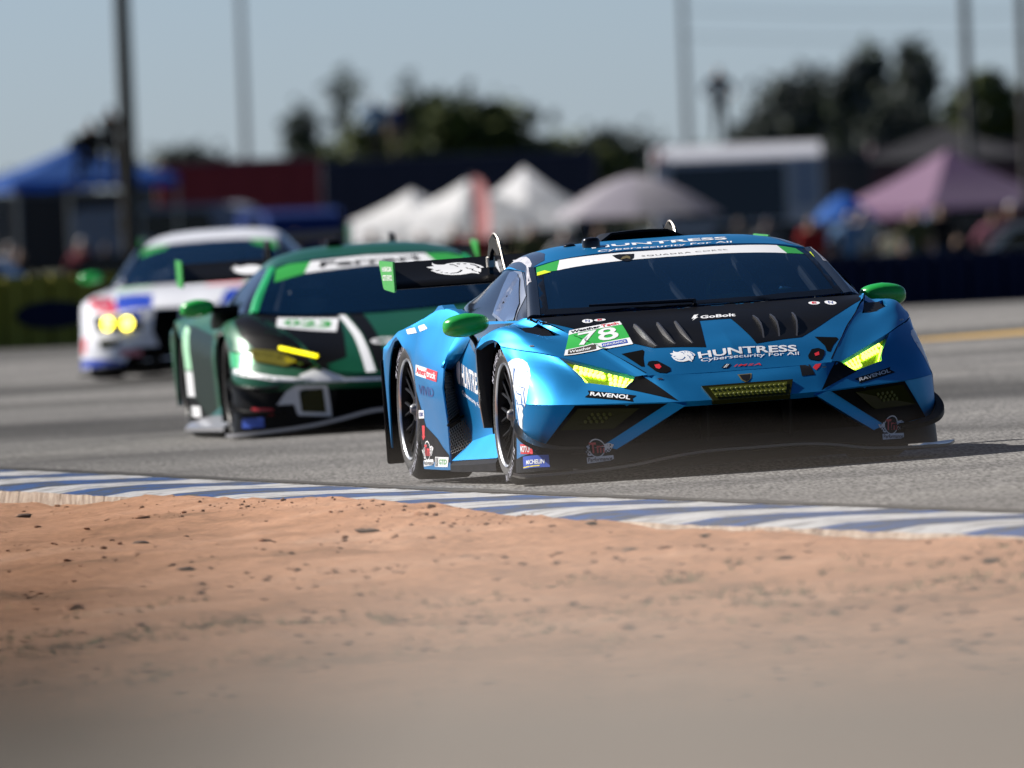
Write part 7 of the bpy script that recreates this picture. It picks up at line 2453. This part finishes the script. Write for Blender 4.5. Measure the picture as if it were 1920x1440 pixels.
trailer(-5.75, 372, 3.55, 2.6, 3.25, mat('deep_red_trailer', (.20, .004, .012), .6, 0, .0), 'deep red box trailer right of the blue canopy')
trailer(-1.0, 392, 6.3, 2.6, 3.22, mat('navy_trailer', (.005, .008, .035), .6, 0, .0), 'long dark navy trailer behind the white canopies')
trailer(-10.5, 385, 5.2, 2.6, 2.7, mat('charcoal_trailer', (.012, .013, .016), .6), 'charcoal box trailer added behind the blue canopy to fill its shade')  # dark body added to stand in for the shade under the canopy
trailer(12.0, 420, 6.0, 2.6, 3.1, mat('dark_maroon_trailer', (.06, .012, .02), .5), 'dark maroon trailer behind the grey tent')
trailer(7.9, 398, 1.3, 2.4, 2.9, mat('black_trailer', (.012, .012, .016), .5), 'narrow black trailer between the motorhome and the grey tent')


def motorhome(x, y, label):
    root = empty('motorhome', Matrix.Translation((x, y, fz)))
    tag(root, label, 'motorhome')
    w, h = 3.85, 3.22
    bm = bmesh.new()
    prism(bm, [(-1.2, .45), (-1.25, 1.3), (-1.18, h - .30), (-.6, h), (3.5, h), (3.5, .45)], -w / 2, w / 2, 'x')
    bevel(bm, .12, 3)
    body = bm_obj('body', bm, mat('motorhome_white', (.46, .47, .52), .45, 0, .2), root)
    bm = bmesh.new()
    prism(bm, [(-1.31, 1.50), (-1.25, 2.78), (-1.20, 2.76), (-1.26, 1.48)], -w * .40, w * .28, 'x')
    bm_obj('windscreen', bm, M_gloss, body)
    bm = bmesh.new()
    box(bm, (w * .40, -1.2, 1.9), (.55, .06, 1.9))
    bm_obj('pale_blue_panel', bm, mat('motorhome_pale_blue', (.22, .27, .38), .4), body)
    bm = bmesh.new()
    box(bm, (0, -1.24, .95), (w * .9, .06, .5))
    bm_obj('grille', bm, M_black, body)
    for s in (-1, 1):
        bm = bmesh.new()
        lathe(bm, [(0, .11), (.03, .1), (.04, .001)], 16, 'y')
        o_ = bm_obj('headlight', bm, M_lip, body)
        o_.location = (s * w * .4, -1.29, 1.15)
        bm = bmesh.new()
        lathe(bm, [(-.15, .25), (-.13, .46), (.13, .46), (.15, .25), (.15, .02)], 24, 'x')
        o_ = bm_obj('wheel', bm, M_tyre, root)
        o_.location = (s * w * .42, -.4, .46)
    bm = bmesh.new()
    box(bm, (-w * .47, -1.15, 3.0), (.16, .2, .35))
    bm_obj('marker_lamp', bm, mat('red_marker', (.5, .03, .03), .3), body)
    return root


motorhome(5.36, 392, 'white motorhome with a large dark windscreen behind the blue car')


def parked_car(x, y, rz, colour, label, L=4.6, H=1.55, van=False):
    root = empty('parked_car', Matrix.Translation((x, y, fz)) @ Matrix.Rotation(rz, 4, 'Z'))
    tag(root, label, 'car', 'vehicles parked in the field')
    w = 1.86
    pr = [(-L / 2, .30), (-L / 2, .75), (-L * .42, .86), (-L * .26, .92), (-L * .12, H - .06), (L * .02, H), (L * .30, H - .03), (L * .42, .98), (L / 2, .90), (L / 2, .30)]
    if van:
        pr = [(-L / 2, .35), (-L / 2, .95), (-L * .36, 1.15), (-L * .25, H - .1), (-L * .18, H), (L * .46, H), (L / 2, H - .15), (L / 2, .35)]
    bm = bmesh.new()
    prism(bm, pr, -w / 2, w / 2, 'x')
    for v in bm.verts:
        if v.co.z > .95:
            v.co.x *= .84
    bevel(bm, .06, 2)
    body = bm_obj('body', bm, colour, root)
    g = [(-L * .245, .98), (-L * .125, H - .12), (-L * .10, H - .12), (-L * .22, .98)]
    for nm, y0, z0, y1, z1, ww in (('windscreen', -L * .262, .97, -L * .135, H - .10, w * .74), ('rear_window', L * .415, 1.02, L * .315, H - .10, w * .70)):
        bm = bmesh.new()
        vs = [bm.verts.new((s * ww / 2 * (1.0 if k == 0 else .92), (y0, y1)[k] + (-.03 if y0 < 0 else .03), (z0, z1)[k] + .02)) for k, s in ((0, -1), (0, 1), (1, 1), (1, -1))]
        bm.faces.new(vs)
        bm_obj(nm, bm, M_gloss, body)
    for s in (-1, 1):
        bm = bmesh.new()
        prism(bm, [(-L * .20, 1.0), (-L * .11, H - .12), (L * .28, H - .13), (L * .36, 1.03)], s * (w * .42 + .012), s * (w * .42 + .022), 'x')
        bm_obj('side_window', bm, M_gloss, body)
        bm = bmesh.new()
        box(bm, (s * w * .36, -L / 2 - .005, .72), (.34, .05, .14))
        bevel(bm, .02, 1)
        bm_obj('headlight', bm, M_lip, body)
        for yy in (-L * .31, L * .30):
            bm = bmesh.new()
            lathe(bm, [(-.1, .2), (-.09, .33), (.09, .33), (.1, .2), (.1, .02)], 20, 'x')
            o_ = bm_obj('wheel', bm, M_tyre, root)
            o_.location = (s * (w / 2 - .1), yy, .33)
    return root


def cp(n, c):
    return mat('car_paint_' + n, tuple(v * .6 for v in c), .45, .1, .0, spec=.2)


parked_car(-6.6, 360, 1.35, cp('pale_silver', (.33, .36, .42)), 'pale silver van parked below the red trailer', 4.9, 2.35, True)
parked_car(-4.4, 356, .2, cp('deep_blue', (.02, .05, .22)), 'deep blue van parked below the red trailer, right of the silver van', 4.6, 2.15, True)
parked_car(-9.6, 300, 1.4, cp('black', (.012, .012, .015)), 'black car added to fill the dark band at the far left behind the yellow barrier', 4.6, 1.6)  # row of dark cars added to fill the dark band above the barrier
parked_car(-5.9, 296, 1.5, cp('charcoal', (.03, .03, .035)), 'charcoal car added to fill the dark band behind the white race car')
parked_car(-2.9, 292, 1.3, cp('dark_blue', (.012, .02, .06)), 'dark blue car added to fill the dark band behind the green race car')
parked_car(1.9, 318, 1.5, cp('dark_green', (.012, .03, .022)), 'dark green car added to fill the dark band under the lilac umbrella')
parked_car(5.6, 330, 1.4, cp('graphite', (.05, .05, .055)), 'graphite car added to fill the dark band in front of the motorhome')
parked_car(9.5, 322, 1.6, cp('jet', (.012, .012, .014)), 'jet black car added to fill the dark band under the magenta tent', 4.7, 1.7)
parked_car(9.9, 290, 1.5, cp('white', (.7, .7, .7)), 'white car parked at the right edge behind the navy barrier', 4.3, 1.5)


# ---- poles and wires
def pole(x, y, h, r, label, arm=False, colour=(.05, .045, .04)):
    root = empty('utility_pole', Matrix.Translation((x, y, fz)))
    tag(root, label, 'pole', 'poles behind the track')
    bm = bmesh.new()
    tube(bm, [(0, 0, -.3), (0, 0, h * .5), (0, 0, h)], [r, r * .9, r * .75], 12)
    bm_obj('shaft', bm, mat('pole_wood_%d' % int(colour[0] * 1000), colour, .85, noise=.3), root)
    if arm:
        bm = bmesh.new()
        box(bm, (0, 0, h - .35), (1.6, .1, .1))
        bm_obj('cross_arm', bm, mat('pole_wood_%d' % int(colour[0] * 1000), colour, .85), root)
        for s in (-.7, -.25, .25, .7):
            bm = bmesh.new()
            lathe(bm, [(0, .03), (.06, .045), (.12, .03), (.13, .001)], 10, 'z')
            o_ = bm_obj('insulator', bm, M_grey, root)
            o_.location = (s, 0, h - .30)
    return root


pole(-7.46, 340, 10.5, .185, 'thick dark pole beside the viewing platform at the left', colour=(.012, .011, .009))
pole(-7.81, 520, 11, .115, 'slim grey pole left of the big tree', colour=(.16, .16, .17))
pole(6.08, 560, 8.9, .13, 'grey pole above the motorhome, right of centre', colour=(.14, .145, .155))
pole(10.40, 380, 11, .115, 'dark grey pole standing in front of the lilac and magenta tent', colour=(.09, .09, .095))
pole(10.12, 330, 10, .10, 'dark pole at the right edge of the picture', colour=(.07, .065, .06))
for z0, z1, lb in ((7.22, 7.30, 'upper overhead wire crossing the sky at the right'), (6.36, 6.42, 'lower overhead wire crossing the sky at the right')):
    bm = bmesh.new()
    tube(bm, [(6.1 + t * 20, 560 + t * 60, z0 - .25 * math.sin(t * math.pi) + (z1 - z0) * t) for t in np.linspace(0, 1, 12)], .02, 5)
    tag(bm_obj('overhead_wire', bm, M_grey), lb, 'wire', 'overhead wires')


# ---- trees
M_leaf = [mat('leaf_dark_green', (.034, .052, .014), .8, spec=.2), mat('leaf_olive', (.075, .095, .018), .8, spec=.2), mat('leaf_grey_green', (.055, .068, .052), .8, spec=.2), mat('leaf_haze_grey', (.085, .098, .10), .8, spec=.2)]  # foliage colours lightened in place of distance haze, the last one most
M_bark = mat('tree_bark', (.06, .045, .035), .9)


def tree(x, y, h, w, k, label, seed, lobes=7, n=1500, trunk_h=None, leaf=.28):
    n = int(n * 1.5)
    rng = random.Random(seed)
    root = empty('tree', Matrix.Translation((x, y, fz)))
    tag(root, label, 'tree', 'trees beyond the field')
    H = h - fz
    th = trunk_h or H * .35
    bm = bmesh.new()
    r0 = .05 * H ** .8
    tube(bm, [(0, 0, 0), (.05, .03, th * .6), (0, 0, th), (.1, 0, H * .7)], [r0, r0 * .8, r0 * .65, r0 * .25], 9)
    cs = []
    for i in range(lobes):
        a = rng.uniform(0, 6.28)
        rr = rng.uniform(.1, .36) * w
        cz = th + (H - th) * rng.uniform(.18, .80)
        c = Vector((rr * math.cos(a), rr * math.sin(a), cz))
        cs.append((c, rng.uniform(.16, .27) * w, rng.uniform(.13, .24) * (H - th)))
        tube(bm, [(0, 0, th * .8), tuple(c * .6 + Vector((0, 0, th * .3))), tuple(c)], [r0 * .4, r0 * .25, r0 * .08], 6)
    cs.append((Vector((0, 0, H - .2 * (H - th))), .22 * w, .2 * (H - th)))
    bm_obj('trunk', bm, M_bark, root)
    V, Fc, mi = [], [], []
    for i in range(n):
        c, rx, rz = cs[i % len(cs)]
        d = Vector((rng.gauss(0, 1), rng.gauss(0, 1), rng.gauss(0, 1))).normalized() * (rng.random() ** .45) * (1.0 if rng.random() < .85 else 1.35)
        p = c + Vector((d.x * rx * 1.25, d.y * rx * 1.25, d.z * rz * 1.25))
        q = Vector((rng.gauss(0, 1), rng.gauss(0, 1), rng.gauss(0, 1))).normalized()
        e1 = q.orthogonal().normalized() * leaf * rng.uniform(.5, 1.1)
        e2 = q.cross(e1).normalized() * leaf * rng.uniform(.3, .7)
        b = len(V)
        V += [p - e1, p + e2, p + e1, p - e2]
        Fc.append((b, b + 1, b + 2, b + 3))
        mi.append(0 if rng.random() < .7 else 1)
    o = mesh_from('crown', V, Fc, M_leaf[k], root, smooth=False)
    o.data.materials.append(M_leaf[(k + 1) % 4])
    o.data.polygons.foreach_set('material_index', mi)
    o['kind'] = 'stuff'
    return root


tree(-1.9, 560, 4.75, 6.4, 0, 'broad dark green tree in the middle of the skyline', 1, 14, 3600, 1.6)
tree(-5.2, 575, 3.4, 5.5, 1, 'lower bushy tree on the left side of the broad middle tree', 2, 8, 1500)
tree(1.9, 566, 3.1, 4.6, 1, 'low olive tree on the right side of the broad middle tree', 3, 7, 1400)
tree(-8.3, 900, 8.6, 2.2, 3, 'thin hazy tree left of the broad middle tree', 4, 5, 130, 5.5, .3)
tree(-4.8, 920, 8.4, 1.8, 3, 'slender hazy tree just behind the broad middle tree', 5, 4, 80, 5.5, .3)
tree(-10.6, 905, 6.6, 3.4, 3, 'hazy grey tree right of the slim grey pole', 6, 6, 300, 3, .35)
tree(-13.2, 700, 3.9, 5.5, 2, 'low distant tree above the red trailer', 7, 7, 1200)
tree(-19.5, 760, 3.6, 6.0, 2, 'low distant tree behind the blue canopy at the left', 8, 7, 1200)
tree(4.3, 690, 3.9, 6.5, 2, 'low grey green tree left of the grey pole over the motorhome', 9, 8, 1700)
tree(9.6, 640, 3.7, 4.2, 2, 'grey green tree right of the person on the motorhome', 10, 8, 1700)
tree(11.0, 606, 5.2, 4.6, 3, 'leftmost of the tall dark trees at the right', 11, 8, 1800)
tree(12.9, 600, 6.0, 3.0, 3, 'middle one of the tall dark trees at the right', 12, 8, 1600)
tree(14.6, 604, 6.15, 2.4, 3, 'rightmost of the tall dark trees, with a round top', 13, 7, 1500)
tree(13.6, 590, 4.3, 4.2, 2, 'dark tree filling below the tall pair at the right', 14, 10, 2400)
tree(14.7, 520, 4.4, 3.0, 1, 'bright green round tree near the right edge', 15, 8, 1800)
tree(17.2, 530, 4.1, 3.4, 0, 'green tree at the right edge of the skyline', 16, 8, 1500)

# a continuous low wood far behind everything
rng = random.Random(77)
V, Fc, mi = [], [], []
for i in range(11000):
    x = rng.uniform(-34, 34)
    top = 2.5 + 1.1 * fbm(x, 0, .16, 3) + .5 * fbm(x, 4, .7, 3)
    z = fz + (top - fz) * rng.random() ** .55
    p = Vector((x, 735 + rng.uniform(-4, 4), z))
    q = Vector((rng.gauss(0, 1), rng.gauss(0, 1), rng.gauss(0, 1))).normalized()
    e1 = q.orthogonal().normalized() * rng.uniform(.18, .42)
    e2 = q.cross(e1).normalized() * rng.uniform(.1, .28)
    b = len(V)
    V += [p - e1, p + e2, p + e1, p - e2]
    Fc.append((b, b + 1, b + 2, b + 3))
    mi.append(0 if rng.random() < .6 else 1)
o = mesh_from('distant_wood', V, Fc, M_leaf[2], smooth=False)
o.data.materials.append(M_leaf[1])
o.data.polygons.foreach_set('material_index', mi)
tag(o, 'continuous low wood along the horizon behind the field', kind='stuff')
